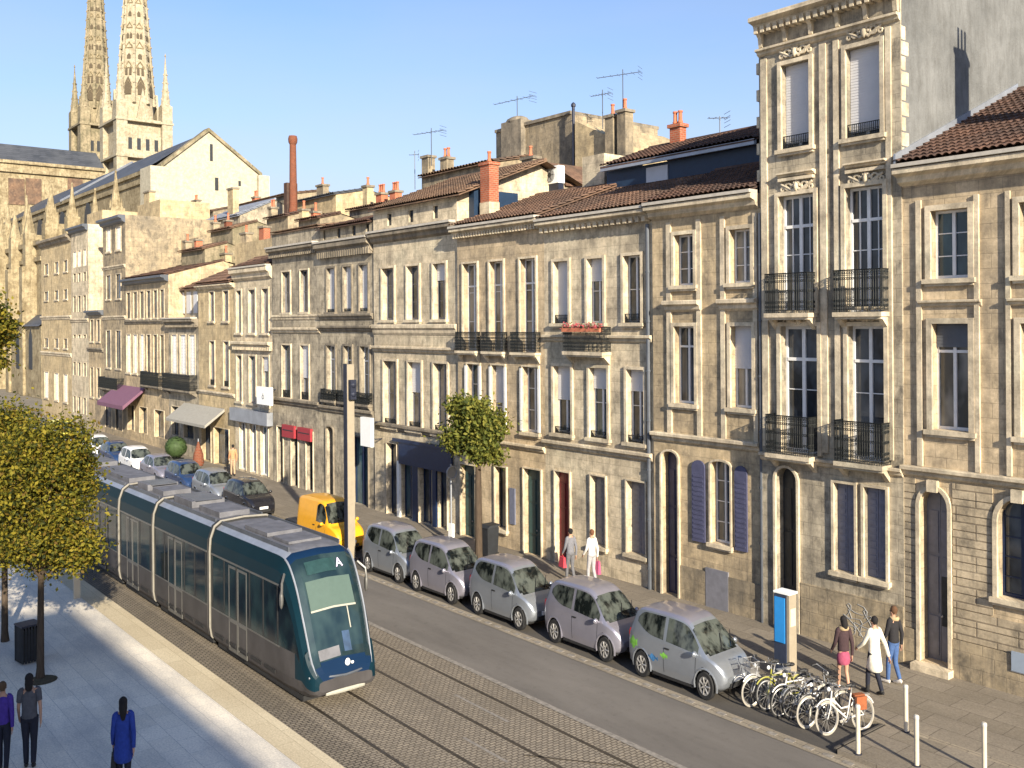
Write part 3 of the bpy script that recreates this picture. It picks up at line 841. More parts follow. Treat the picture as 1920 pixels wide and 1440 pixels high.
zt = D.Z(1120, 405); D.finish(zt)
D.tile_roof(zt + .1, 1.5, 'tile_red', .4, 4.4, rows=12)

# ---- house with the three slender balconies behind the street tree
E = House('house behind the street tree with three tall windows over little balconies', 858, 1021, 21.63, 'limestone_tan')
E.row(932, 490, 659, [(870, 896), (920, 945), (977, 1006)], kind='french', surround=.08, sill=False, bars=2, glass='glass_curtain')
zz = E.Z(932, 659)
for a, b in ((863, 901), (912, 952), (966, 1014)): E.balcony(E.X(a, 640), E.X(b, 640), zz, .28, .70, slab=.09)
for w, (a, b) in zip(E.row(935, 685, 803, [(878, 901), (924, 948), (982, 1011)], kind='case', surround=.06, bars=2), ((878, 901), (924, 948), (982, 1011))):
    for x, sg in ((E.X(a, 740), -1), (E.X(b, 740), 1)):
        m = MB(); m.box(x - (.12 if sg < 0 else -.005), x + (.12 if sg > 0 else -.005), E.y - .09, E.y - .055, E.Z(935, 801), E.Z(935, 688)); E.part(m, 'shutter', M['shutter_white'], w)
E.row(941, 876, 992, [(930, 951)], kind='dark', surround=.05)
E.row(1000, 880, 1052, [(984, 1016)], kind='door', surround=.05, sill=False, doorm=M['door_green'], depth=.22)
E.row(880, 872, 1030, [(866, 893)], kind='door', surround=.05, sill=False, doorm=M['door_green'], depth=.22)
m = MB(); m.box(E.X(957, 950), E.X(967, 950), E.y - .05, E.y, E.Z(960, 982), E.Z(960, 915)); E.part(m, 'wall_plaque', M['shutter_grey'])
E.band('string_course', E.Z(940, 838), E.Z(940, 826), .10)
E.cornice(E.Z(930, 438), E.Z(930, 421), .32, dent=.16)
zt = E.Z(930, 421); E.finish(zt)
E.tile_roof(zt + .1, 1.5, 'tile_red', .4, 4.4, rows=12)

# ---- house with the navy shopfront
Fh = House('house with a navy blue shopfront and three small attic windows', 701, 858, 21.72, 'limestone_pale')
Fh.row(730, 503, 600, [(718, 740), (765, 787), (814, 837)], kind='case', surround=.10, bars=2, frame='trim_stone' if False else 'door_grey')
Fh.row(732, 677, 799, [(721, 745), (767, 791), (815, 840)], kind='case', surround=.10, bars=1, guard=.3, frame='door_grey', glass='glass_curtain')
Fh.band('string_course', Fh.Z(780, 628), Fh.Z(780, 608), .10); Fh.band('sill_course', Fh.Z(780, 662), Fh.Z(780, 650), .12)
Fh.band('shop_course', Fh.Z(780, 815), Fh.Z(780, 800), .14, M['trim_dark'])
Fh.row(740, 832, 985, [(727, 746), (752, 775, dict(glass='glass_blue')), (787, 812), (820, 840)], kind='shop', surround=.03, sill=False, bars=0, frame='navy', glass='glass')
for a, b in ((747, 752), (775.5, 786), (813, 820)):
    m = MB(); m.box(Fh.X(a, 900), Fh.X(b, 900), Fh.y - .08, Fh.y + .01, .1, Fh.Z(780, 870)); Fh.part(m, 'shop_pilaster', M['shutter_white'] if a == 747 else M['navy'])
m = MB(); m.box(Fh.X(752, 850), Fh.X(851, 850), Fh.y - .13, Fh.y - .062, Fh.Z(800, 878), Fh.Z(800, 836)); m.box(Fh.X(742, 850), Fh.X(856, 850), Fh.y - .18, Fh.y - .062, Fh.Z(800, 836) + .002, Fh.Z(800, 830))
Fh.part(m, 'shop_fascia', M['navy'])
Fh.row(775, 393, 416, [(726, 734), (766, 775), (812, 821)], kind='dark', surround=0, sill=False, depth=.12)
Fh.cornice(Fh.Z(780, 448), Fh.Z(780, 428), .26, dent=None, m=M['trim_dark'])
zt = Fh.Z(780, 382); Fh.finish(zt)
Fh.tile_roof(zt + .02, 1.7, 'tile_brown', .3, 4.4, x0=Fh.x0, x1=Fh.X(872, 390), rows=12)

# ---- two dark-cornice houses
G = House('three bay house behind the lamp column with an arched dark ground opening', 601, 701, 21.8, 'limestone_grey', 'trim_dark')
G.row(622, 503, 585, [(614, 629), (645, 660), (675, 691)], kind='case', surround=.09, bars=1, cover=(.97, 'blind'), guard=.12)
G.row(622, 648, 748, [(614, 630), (646, 661), (677, 694)], kind='french', surround=.09, bars=1, guard=.3, glass='glass_curtain')
for ua, ub in ((608, 634), (640, 666), (671, 698)): G.balcony(G.X(ua, 700), G.X(ub, 700), G.Z(622, 750), .24, .5, slab=.1, mat='trim_dark')
G.row(620, 800, 930, [(613, 626)], kind='dark', surround=.06, sill=False, arch=.18, depth=.3)
G.row(678, 820, 975, [(660, 692)], kind='shop', surround=.04, sill=False, bars=0, frame='navy', glass='glass_blue')
G.band('string_course', G.Z(650, 600), G.Z(650, 588), .12); G.band('sill_course', G.Z(650, 622), G.Z(650, 610), .14)
G.band('shop_course', G.Z(650, 778), G.Z(650, 764), .12)
G.cornice(G.Z(650, 478), G.Z(650, 452), .3, dent=.2)
G.row(620, 430, 448, [(606, 610), (632, 638), (660, 667), (686, 692)], kind='dark', surround=0, sill=False, depth=.1)
zt = G.Z(650, 424); G.finish(zt); G.tile_roof(zt + .02, .9, 'tile_dark', .3, 3.5, rows=8)

Hh = House('two bay house with a pair of red shop signs above its doors', 511, 601, 21.8, 'limestone_grey')
Hh.row(537, 510, 586, [(530, 545), (564, 579)], kind='case', surround=.08, bars=1, frame='door_grey')
Hh.row(537, 647, 745, [(530, 546), (565, 580)], kind='case', surround=.08, bars=1, guard=.35, frame='door_grey')
Hh.row(527, 800, 905, [(521, 532), (547, 560), (575, 588)], kind='dark', surround=.04, sill=False, depth=.25, glass='glass')
for a, b in ((533, 557), (562, 588)):
    m = MB(); x0_, x1_ = Hh.X(a, 810), Hh.X(b, 810); z0_, z1_2 = Hh.Z(545, 820), Hh.Z(545, 797)
    m.box(x0_ + .05, x1_ - .05, Hh.y - .16, Hh.y - .02, z0_, z1_2); o = Hh.part(m, 'shop_sign', M['red_sign'])
    q = MB(); q.box(x0_ + .15, x1_ - .15, Hh.y - .17, Hh.y - .162, z0_ + (z1_2 - z0_) * .55, z0_ + (z1_2 - z0_) * .63); Hh.part(q, 'sign_line', M['door_dark'], o)
Hh.band('string_course', Hh.Z(555, 600), Hh.Z(555, 590), .08); Hh.band('sill_course', Hh.Z(555, 625), Hh.Z(555, 614), .12)
Hh.band('shop_course', Hh.Z(555, 762), Hh.Z(555, 748), .14, M['trim_dark'])
Hh.cornice(Hh.Z(555, 478), Hh.Z(555, 462), .3, dent=.2, m=M['trim_dark'])
zt = Hh.Z(555, 432); Hh.finish(zt); Hh.tile_roof(zt + .02, .5, 'tile_brown', .12, 3.5, rows=8)

I = House('narrow three bay house with a pale shopfront and a white bracketed balcony course', 440, 511, 21.85, 'limestone_pale')
I.row(475, 543, 624, [(444, 453), (467, 479), (492, 504)], kind='case', surround=.10, bars=1, frame='door_grey')
I.row(475, 668, 756, [(445, 454), (468, 480), (493, 505)], kind='case', surround=.10, bars=1, frame='door_grey')
I.band('string_course', I.Z(475, 655), I.Z(475, 640), .2, dent=.2)
m = MB(); m.box(I.x0 + .02, I.x1 - .02, I.y - .35, I.y - .01, I.Z(475, 792), I.Z(475, 768)); I.part(m, 'shop_fascia', M['zinc'])
I.row(470, 795, 885, [(450, 462), (470, 482), (490, 504, dict(glass='glass_blue'))], kind='shop', surround=.03, sill=False, bars=0, glass='glass')
I.cornice(I.Z(475, 525), I.Z(475, 502), .28, dent=None)
zt = I.Z(475, 502); I.finish(zt); I.tile_roof(zt + .08, 1.1, 'tile_dark', .3, 3.8, rows=8)

J = House('two bay ochre house with a grey slanted awning over a dark shop', 372, 440, 21.85, 'limestone_gold')
J.row(400, 547, 602, [(393, 402), (419, 429)], kind='case', surround=.07, bars=1, frame='door_grey')
J.row(400, 640, 722, [(394, 403), (420, 430)], kind='case', surround=.07, bars=1, guard=.3, frame='door_grey')
J.row(400, 800, 872, [(378, 396), (402, 430)], kind='dark', surround=.04, sill=False, depth=.3)
J.band('string_course', J.Z(405, 742), J.Z(405, 734), .1)
a_, b_ = J.X(347, 780), J.X(422, 780)
m = MB(); m.extrude([(a_, J.y - .02, J.Z(405, 764)), (a_, J.y - 1.2, J.Z(405, 792)), (a_, J.y - 1.2, J.Z(405, 797)), (a_, J.y - .02, J.Z(405, 769))], (b_ - a_, 0, 0)); J.part(m, 'awning', M['awning_grey'])
J.cornice(J.Z(405, 542), J.Z(405, 533), .22, dent=None, gutter=False)
zt = J.Z(405, 533); J.finish(zt); J.tile_roof(zt + .08, 1.7, 'tile_red', .35, 4, rows=8)

K = House('low narrow house with white shutters and a dark iron balcony', 316, 372, 21.9, 'limestone_grey')
K.row(345, 628, 702, [(322, 332), (338, 349), (355, 366)], kind='shut', surround=.06, sill=False, doorm=M['shutter_white'])
K.balcony(K.X(318, 710), K.X(370, 710), K.Z(345, 730), .5, .95, mat='trim_dark')
K.row(345, 765, 820, [(322, 336), (345, 364)], kind='dark', surround=.05, sill=False, depth=.25)
K.cornice(K.Z(345, 612), K.Z(345, 598), .34, dent=.2, m=M['trim_dark'])
zt = K.Z(345, 598); K.finish(zt)
m = MB(); m.box(K.x0 + .15, K.x1 - .05, K.y + 1.0, K.y + 5, zt, K.Z(345, 540)); o = K.part(m, 'attic_storey', M['limestone_pale'])
for ua, ub in ((336, 345), (350, 358), (363, 370)):
    m = MB(); xa = on_y(ua, 560, K.y + .98).x; xb = on_y(ub, 560, K.y + .98).x
    m.box(xa, xb, K.y + .97, K.y + 1.01, on_y(345, 588, K.y + 1).z, on_y(345, 548, K.y + 1).z); K.part(m, 'attic_window', M['blind'], o)
tile_slope(K.part, K.x0, K.x1, K.y + .7, K.Z(345, 540), 2.4, .9, M['tile_red'], .2, 'roof', 6)

L = House('wide house with a long row of narrow windows and a maroon awning', 236, 316, 21.95, 'limestone_warm')
cols = [(238 + 12.6 * i, 245 + 12.6 * i) for i in range(6)]
L.row(275, 546, 596, cols, kind='dark', surround=.07, sill=True)
L.row(275, 628, 702, [c + ((dict(kind='shut', doorm=M['shutter_white']),) if i < 3 else ()) for i, c in enumerate(cols)], kind='dark', surround=.07)
L.balcony(L.X(276, 710), L.X(311, 710), L.Z(290, 722), .5, .9, mat='trim_dark')
L.row(275, 765, 815, [(240, 252), (262, 276), (290, 308)], kind='dark', surround=.05, sill=False, depth=.3)
a_, b_ = L.X(222, 745), L.X(272, 745)
m = MB(); m.extrude([(a_, L.y - .02, L.Z(260, 726)), (a_, L.y - 1.5, L.Z(260, 757)), (a_, L.y - 1.5, L.Z(260, 764)), (a_, L.y - .02, L.Z(260, 731))], (b_ - a_, 0, 0)); L.part(m, 'awning', M['awning_maroon'])
L.band('string_course', L.Z(275, 608), L.Z(275, 600), .1, M['trim_dark'])
L.cornice(L.Z(275, 532), L.Z(275, 520), .4, dent=None, m=M['zinc_dark'], gutter=False)
zt = L.Z(275, 520); L.finish(zt); L.tile_roof(zt + .04, 1.0, 'tile_dark', .3, 4, rows=6)

Mh = House('tall plain house with a dark slate eave between two lower ones', 194, 236, 21.95, 'limestone_old')
for v0, v1 in ((428, 470), (515, 560), (620, 690)):
    Mh.row(215, v0, v1, [(200, 208), (218, 227)], kind='shut' if v0 < 500 else 'dark', surround=.06, doorm=M['shutter_white'])
Mh.balcony(Mh.X(197, 710), Mh.X(232, 710), Mh.Z(215, 728), .5, .8, mat='trim_dark')
Mh.row(215, 765, 805, [(198, 210), (217, 230)], kind='dark', surround=.05, sill=False)
Mh.band('string_course', Mh.Z(215, 505), Mh.Z(215, 498), .1); Mh.band('sill_course', Mh.Z(215, 600), Mh.Z(215, 592), .1)
Mh.cornice(Mh.Z(215, 422), Mh.Z(215, 408), .4, dent=None, m=M['zinc_dark'], gutter=False)
zt = Mh.Z(215, 408); Mh.finish(zt)

N = House('lowest far house with two dark upper windows squeezed between tall neighbours', 166, 194, 22.0, 'limestone_warm')
N.row(180, 600, 640, [(170, 176), (182, 188)], kind='dark', surround=.06)
N.row(180, 690, 745, [(170, 176), (182, 188)], kind='dark', surround=.06)
N.band('sill_course', N.Z(180, 660), N.Z(180, 652), .12, M['trim_dark'])
N.cornice(N.Z(180, 592), N.Z(180, 582), .3, dent=None, m=M['zinc_dark'], gutter=False)
zt = N.Z(180, 582); N.finish(zt)

O = House('tall pale house with columns of tiny dark windows', 134, 166, 22.0, 'limestone_pale')
for v0, v1 in ((470, 500), (512, 528), (555, 585), (628, 634), (680, 705), (745, 775)):
    O.row(150, v0, v1, [(138, 143), (147, 152), (157, 162)], kind='dark' if v0 != 470 else 'shut', surround=.05, sill=False, doorm=M['shutter_white'])
O.band('string_course', O.Z(150, 605), O.Z(150, 597), .1)
O.cornice(O.Z(150, 436), O.Z(150, 424), .35, dent=None, m=M['zinc_dark'], gutter=False)
zt = O.Z(150, 424); O.finish(zt)

Pz = House('farthest ochre house at the left end of the row', 78, 134, 22.05, 'limestone_gold')
for v0, v1 in ((492, 512), (545, 562), (635, 652), (700, 750)):
    Pz.row(105, v0, v1, [(84, 91), (103, 110), (120, 127)], kind='dark' if v0 < 700 else 'shut', surround=.05, doorm=M['shutter_white'])
Pz.band('string_course', Pz.Z(105, 600), Pz.Z(105, 592), .1); Pz.band('sill_course', Pz.Z(105, 668), Pz.Z(105, 660), .1)
Pz.cornice(Pz.Z(105, 460), Pz.Z(105, 446), .35, dent=None, m=M['trim_dark'], gutter=False)
zt = Pz.Z(105, 446); Pz.finish(zt)
# ------------------------------------------------------------------ roofscape behind the row
def block(name, label, cat, pu, y, depth, m, grp='buildings seen above the roofs'):
    """upright block: front face on plane y between photo columns, top read at vt, standing on the ground"""
    u0, u1, vt = pu
    a = on_y(u0, vt, y); b = on_y(u1, vt, y); z = on_y((u0 + u1) / 2, vt, y).z
    root = thing(name, label, cat, (a.x, y, 0), group=grp)
    mb = MB(); mb.box(a.x, b.x, y, y + depth, 0, z)
    mb.build('wall', m, root, org=root.location)
    return root, a.x, b.x, z

def pots(root, x, y, z, n, dx=.22, parent=None, dirx=True, h=.5):
    for i in range(n):
        p = MB(); o = (i - (n - 1) / 2) * dx
        c = (x + o, y, z) if dirx else (x, y + o, z)
        p.lathe(c, [(.085, 0), (.10, .1), (.075, .14), (.07, h * .85), (.095, h * .88), (.09, h)], 10)
        p.build('chimney_pot', M['pot'], parent or root, True, root.location)

def stack(root, x, y, z0, z1, w, d, m='limestone_old', n=2, cap='trim_dark', h=.5):
    mb = MB(); mb.box(x - w / 2, x + w / 2, y - d / 2, y + d / 2, z0, z1)
    o = mb.build('chimney', M[m], root, org=root.location)
    c = MB(); c.box(x - w / 2 - .07, x + w / 2 + .07, y - d / 2 - .07, y + d / 2 + .07, z1 + .002, z1 + .13)
    c.build('chimney_cap', M[cap], o, org=root.location)
    pots(root, x, y, z1 + .13, n, min(.3, w / max(n, 1)), o, h=h)
    return o

# big stone block behind houses D and E
root, xa, xb, zt = block('stone_block_building', 'blank weathered stone block rising behind the tiled roofs with ribbed edge and dark pipe', 'building', (930, 1072, 232), 31, 6, M['limestone_old'])
m = MB(); p0 = on_y(948, 225, 31); p1 = on_y(985, 225, 31)
m.box(p0.x, p1.x, 30.7, 31.6, 10, zt + .35); m.ball(((p0.x + p1.x) / 2, 31.1, zt + .35), ((p1.x - p0.x) / 2, .45, .28), 12, 6)
m.build('buttress_chimney', M['trim_dark'], root, org=root.location)
m = MB(); m.box(xa, xb, 30.9, 37.1, zt + .003, zt + .16); m.build('coping', M['trim_dark'], root, org=root.location)
m = MB(); p = on_y(1075, 200, 30.6); m.tube((p.x, 30.6, 9), (p.x, 30.6, p.z), .07); m.lathe((p.x, 30.6, p.z), [(.11, 0), (.11, .12), (.03, .2)], 8); m.build('vent_pipe', M['steel_dark'], root, org=root.location)
# lit return wall with two stacks
a = on_y(1078, 240, 30.5); b = on_y(1182, 262, 30.5)
r2 = thing('stone_house', 'sunlit stone gable wall with a pair of tall chimney stacks behind red tiles', 'house', (a.x, 30.5, 0), group='buildings seen above the roofs')
m = MB(); m.extrude([(a.x, 30.5, 0), (b.x, 30.5, 0), (b.x, 30.5, on_y(1182, 275, 30.5).z), (on_y(1140, 255, 30.5).x, 30.5, on_y(1140, 255, 30.5).z), (a.x + .1, 30.5, on_y(1080, 228, 30.5).z), (a.x, 30.5, on_y(1078, 228, 30.5).z)], (0, 6, 0))
m.build('wall', M['limestone_gold'], r2, org=r2.location)
for uu, vv, n in ((1149, 222, 1), (1172, 212, 1)):
    p = on_y(uu, vv, 30.4); stack(r2, p.x, 30.4, 10, p.z, .5, .5, 'limestone_old', n)
p = on_y(1107, 330, 25.4); m = MB(); q0 = on_y(1092, 330, 25.4).x; q1 = on_y(1133, 330, 25.4).x
m.box(q0, q1, 25.4, 27.5, 9, on_y(1107, 292, 25.4).z); m.build('wall', M['limestone_pale'], r2, org=r2.location)

# little gabled roof house with the white air unit
y = 27.5; a = on_y(922, 372, y); b = on_y(1062, 330, y); pk = on_y(1020, 308, y)
r3 = thing('gabled_roof_house', 'small pale gabled rooftop house with a dark window between the stacks', 'house', (a.x, y, 0), group='buildings seen above the roofs')
m = MB(); m.extrude([(a.x, y, 0), (b.x, y, 0), (b.x, y, on_y(1062, 345, y).z), (pk.x, y, pk.z), (a.x, y, on_y(922, 345, y).z)], (0, 5, 0)); m.build('wall', M['limestone_grey'], r3, org=r3.location)
m = MB(); zz = .09
for p, q in (((a.x - .2, on_y(918, 348, y).z), (pk.x, pk.z + .02)), ((pk.x, pk.z + .02), (b.x + .2, on_y(1066, 349, y).z))):
    m.extrude([(p[0], y - .2, p[1]), (q[0], y - .2, q[1]), (q[0], y - .2, q[1] + zz), (p[0], y - .2, p[1] + zz)], (0, 5.3, 0))
m.build('roof', M['tile_red'], r3, org=r3.location)
m = MB(); c = on_y(966, 372, y); m.box(c.x - .42, c.x + .42, y - .03, y + .01, c.z - .35, c.z + .4); m.build('window', M['glass_blue'], r3, org=r3.location)
c = on_y(995, 300, y + .6); stack(r3, c.x, y + .6, 10, c.z, .8, .4, 'limestone_old', 1)
ac = thing('air_conditioner', 'white air conditioning unit with a round fan on a flat roof', 'air conditioner', on_y(1040, 345, y - .9))
m = MB(); m.box(-.42, .42, -.18, .18, 0, .72); o = m.build('casing', M['sign_white'], ac)
m = MB(); m.lathe((-.08, -.2, .36), [(.27, -.02), (.30, .0), (.30, .02)], 20, 'y'); m.build('fan_ring', M['grey_mark'], ac)
m = MB(); m.lathe((-.08, -.215, .36), [(.10, -.01), (.12, 0)], 14, 'y')
for k in range(6): w = k * math.pi / 3; m.tube((-.08, -.222, .36), (-.08 + .26 * math.cos(w), -.222, .36 + .26 * math.sin(w)), .012)
m.build('fan', M['black_plastic'], ac)
m = MB(); m.box(-.4, .4, -.15, .15, -.35, -.003); m.build('stand', M['steel_dark'], ac)

# roof addition in navy cladding above C and D
y = 25.2; a = on_y(1138, 372, y); b = on_y(1426, 330, y)
r4 = thing('roof_extension', 'navy clad roof extension with pale panel under a dark tiled roof beside the tallest house', 'building', (a.x, y, 0), group='buildings seen above the roofs')
zt4 = on_y(1230, 306, y).z
m = MB(); m.box(a.x, b.x, y, y + 4.5, 8.5, zt4); m.build('wall', M['navy_clad'], r4, org=r4.location)
m = MB(); p0, p1 = on_y(1213, 340, y).x, on_y(1253, 340, y).x; m.box(p0, p1, y - .04, y + .01, on_y(1232, 366, y).z, on_y(1232, 312, y).z); m.build('panel_shutter', M['blind'], r4, org=r4.location)
m = MB(); e0 = on_y(1126, 310, y - .3).x; m.box(e0, b.x, y - .32, y - .2, zt4 - .02, zt4 + .16); m.build('fascia', M['zinc'], r4, org=r4.location)
def part4(mb, name, mt, parent=None, smooth=False): return mb.build(name, mt, parent or r4, smooth, r4.location)
tile_slope(part4, e0, b.x, y - .35, zt4 + .15, 2.7, .95, M['tile_dark'], .18, 'roof', 8)
c = on_y(1271, 240, y + 2.2); stack(r4, c.x, y + 2.2, zt4, c.z, .5, .35, 'brick', 2, 'brick')

# chimney stacks standing on the street houses' roofs (parts of those houses)
c = on_y(916, 372, 22.6); x = c.x
m = MB(); m.box(x - .3, x + .3, 22.4, 22.9, E.ztop - .2, on_y(916, 378, 22.4).z); E.part(m, 'chimney_base', M['limestone_pale'])
z0_ = on_y(916, 378, 22.4).z + .003; E.chimney(x, 22.65, z0_, on_y(916, 308, 22.4).z, .56, .46, 'brick', 1, capm='brick')
m = MB(); xx0, xx1 = on_y(874, 390, 22.3).x, on_y(889, 390, 22.3).x; m.box(xx0, xx1, 22.3, 24.5, E.ztop - .1, on_y(880, 356, 22.3).z); E.part(m, 'roof_hatch', M['navy_clad'])
gable_ends(Fh, Fh.ztop - .01, 1.68, 4.1)
for hh, rise, run in ((G, .88, 3.2), (Hh, .48, 3.4), (I, 1.1, 3.5), (J, 1.7, 3.7), (L, 1.0, 3.7), (D, 1.5, 4.1), (E, 1.5, 4.1)): gable_ends(hh, hh.ztop, rise, run)

def roof_house(label, u0, u1, vt, y, wall, depth=6, roof=None, rise=1.0, stacks=(), vbase=None):
    root, xa, xb, zt = block('roof_house', label, 'house', (u0, u1, vt), y, depth, M[wall])
    def pp(mb, name, mt, parent=None, smooth=False): return mb.build(name, mt, parent or root, smooth, root.location)
    if roof: tile_slope(pp, xa - .1, xb + .1, y - .25, zt + .005, depth / 2, rise, M[roof], .25, 'roof', 6)
    if roof:
        for x in (xa, xb):
            g = MB(); g.add([(x, y, zt), (x, y + depth - .4, zt), (x, y + depth / 2 - .2, zt + rise)], [(0, 1, 2)]); pp(g, 'gable', M[wall])
    for (uu, vv, w, mt, n) in stacks:
        p = on_y(uu, vv, y + .3); stack(root, p.x, y + .3, zt - 2, p.z, w, .45, mt, n)
    return root
roof_house('low stone parapet block with red pots above the three attic windows', 792, 930, 318, 28.5, 'limestone_old', 5, 'tile_brown', .5, ((803, 297, .6, 'limestone_old', 0), (838, 300, .6, 'limestone_old', 2)))
roof_house('long low roof with two clusters of red chimney pots behind the attic house', 655, 770, 385, 29, 'limestone_grey', 6, 'tile_red', .6, ((690, 352, .5, 'limestone_gold', 1), (716, 366, .6, 'pot', 3), (742, 362, .6, 'pot', 3)))
roof_house('ochre rooftop house beside the tall round brick chimney', 556, 630, 372, 31, 'limestone_gold', 5, 'slate', .5, ((605, 350, .9, 'limestone_old', 1),))
roof_house('stone rooftop house with a brown roof below the white gable', 450, 545, 375, 33, 'limestone_old', 6, 'tile_brown', .5, ((480, 372, .6, 'pot', 2),))
roof_house('grey zinc roof house behind the narrow three bay house', 380, 450, 412, 29, 'limestone_grey', 6, 'zinc', 1.4, ((437, 356, 1.0, 'limestone_gold', 0),))
roof_house('rough stone house with a chimney of two thin pots below the white gable', 300, 400, 408, 34, 'limestone_old', 7, 'tile_brown', .9, ((368, 378, 1.2, 'limestone_grey', 2),))
roof_house('rooftop house with squared brick red chimney above the narrow house', 440, 512, 452, 26, 'limestone_gold', 4, None, 0, ((496, 428, .7, 'brick', 0), (462, 440, .9, 'limestone_warm', 1)))
roof_house('sunlit wide stone stack house between slate eaves and the rough gable', 258, 300, 380, 26, 'limestone_gold', 4, None, 0, ((280, 362, 1.3, 'limestone_gold', 0),))
roof_house('rough brown stone flank wall with small stacks over the long narrow windowed house', 300, 372, 452, 26, 'limestone_old', 5, None, 0, ((335, 482, .9, 'limestone_gold', 1), (378, 482, .8, 'limestone_gold', 1), (424, 478, .8, 'limestone_gold', 1)))
roof_house('pale stack house rising between the two dark slate eaves', 163, 192, 398, 25, 'limestone_gold', 4, None, 0)

roof_house('small dark roofed stone hut left of the tall round chimney', 500, 540, 408, 28, 'limestone_old', 4, 'tile_dark', .5, ((512, 392, .5, 'limestone_old', 2),))
roof_house('brown stained stone shed with three thin stacks under the white gable', 395, 436, 432, 27, 'cathedral_dark', 4, 'tile_brown', .6, ((404, 420, .4, 'limestone_old', 1), (428, 416, .4, 'brick_dark', 1)))
roof_house('low brown roof with two little stacks above the house of white shutters', 340, 384, 470, 25, 'cathedral_dark', 3.5, 'tile_red', .5, ((352, 455, .4, 'limestone_old', 1), (372, 452, .35, 'pot', 0)))
roof_house('dim stone hut with a slate roof at the foot of the white gable', 318, 352, 425, 30, 'cathedral_dark', 4, 'slate', .7, ((326, 408, .5, 'limestone_old', 2),))
roof_house('stained stone parapet between the two red sign house and the brown roofs', 560, 600, 412, 26.5, 'limestone_old', 3, 'tile_dark', .35, ((570, 396, .45, 'limestone_gold', 1), (592, 400, .35, 'pot', 1)))
# tall round brick chimney
p = on_y(549, 255, 30); bz = on_y(549, 392, 30).z
r5 = thing('brick_chimney', 'tall slender round brick chimney with a flared dark top', 'chimney', (p.x, 30, 0))
m = MB(); m.lathe((0, 0, 0), [(.34, 0), (.32, bz), (.27, bz + .05), (.22, p.z - .6)], 16); m.build('shaft', M['brick_dark'], r5, True)
m = MB(); m.lathe((0, 0, 0), [(.22, p.z - .59), (.30, p.z - .45), (.32, p.z - .2), (.27, p.z)], 16); m.build('crown', M['brick_dark'], r5, True)
m = MB(); m.box(-.62, -.16, -.4, .4, bz - 3, on_y(540, 345, 30).z); m.build('flue_block', M['tile_dark'], r5)

# antennas
def antenna(u, vt, vb, y, L, ang, label, elems=7):
    t, b = on_y(u, vt, y), on_y(u, vb, y); h = t.z - b.z
    root = thing('rooftop_antenna', label, 'antenna', b, ang, 'television antennas on the roofs')
    m = MB(); m.tube((0, 0, -.3), (0, 0, h), .022, n=5); m.build('mast', M['zinc_dark'], root)
    m = MB(); z = h * .86; m.tube((-L * .6, 0, z), (L * .4, 0, z + .04), .016, n=5); m.build('boom', M['zinc_dark'], root)
    for i in range(elems):
        x = -L * .6 + L * i / (elems - 1); l = .12 + .22 * i / elems
        m = MB(); m.tube((x, -l, z + .02), (x, l, z + .02), .009, n=4)
        if i == elems - 1:
            for k in range(4): m.tube((x, -.3, z - .25 + k * .16), (x, .3, z - .25 + k * .16), .009, n=4)
        m.build('antenna_element', M['zinc_dark'], root)
antenna(809, 240, 300, 28.6, 1.9, R(20), 'antenna with a long boom on the low parapet block left of the stone block')
antenna(970, 180, 232, 31.2, 2.6, R(10), 'antenna with the widest crossbar standing on the blank stone block')
antenna(1168, 130, 205, 30.4, 2.0, R(25), 'highest antenna standing on the pair of tall chimney stacks')
antenna(1130, 168, 238, 31.5, 1.0, R(20), 'smaller antenna just left of the highest one')
antenna(778, 282, 345, 29.0, .5, R(60), 'short thin antenna mast low on the brown roof', 3)
antenna(1350, 218, 250, 27.5, .7, R(60), 'little forked antenna on the dark tiled roof by the tallest house', 4)

# ------------------------------------------------------------------ cathedral
M['lattice_dark'] = plain('lattice_dark', (.09, .07, .045), .9)
CS, CDk, SL = M['cathedral_stone'], M['cathedral_dark'], M['slate']
g0 = on_x(390, 247, -112); gl = on_x(300, 315, -112); gr = on_x(490, 332, -112)
cath = thing('cathedral', 'gothic cathedral with twin openwork spires, slate roofs and a big pale gable', 'cathedral', (-150, 45, 0))
co_ = cath.location.copy()
def cp(mb, name, m, parent=None, smooth=False): return mb.build(name, m, parent or cath, smooth, co_)
ze = gl.z
m = MB(); m.extrude([(-112, gl.y, 0), (-112, gr.y, 0), (-112, gr.y, gr.z), (-112, g0.y, g0.z), (-112, gl.y, gl.z)], (-1.2, 0, 0))
gab = cp(m, 'gable_wall', M['gable_render'])
m = MB(); t = .45
for p, q in ((gl, g0), (g0, gr)):
    m.extrude([(-111.7, p.y, p.z), (-111.7, q.y, q.z), (-111.7, q.y, q.z + t), (-111.7, p.y, p.z + t)], (-1.6, 0, 0))
cp(m, 'gable_coping', CDk, gab)
for (u, v, w_, h_) in ((396, 286, .16, 1.0), (406, 345, .2, .75), (449, 344, .14, .3)):
    c = on_x(u, v, -112); m = MB(); m.box(-112.02, -111.9, c.y - w_, c.y + w_, c.z - h_, c.z + h_); cp(m, 'slit_window', M['door_dark'], gab)
m = MB(); b0 = on_x(276, 312, -112.5); b1 = on_x(304, 312, -112.5); m.box(-115, -111.4, b0.y, b1.y, 0, b0.z); cp(m, 'corner_buttress', M['gable_render'], gab)
m = MB(); b0 = on_x(478, 330, -112.5); b1 = on_x(498, 330, -112.5); m.box(-115, -111.4, b0.y, b1.y, 0, b0.z); cp(m, 'corner_buttress', M['gable_render'], gab)
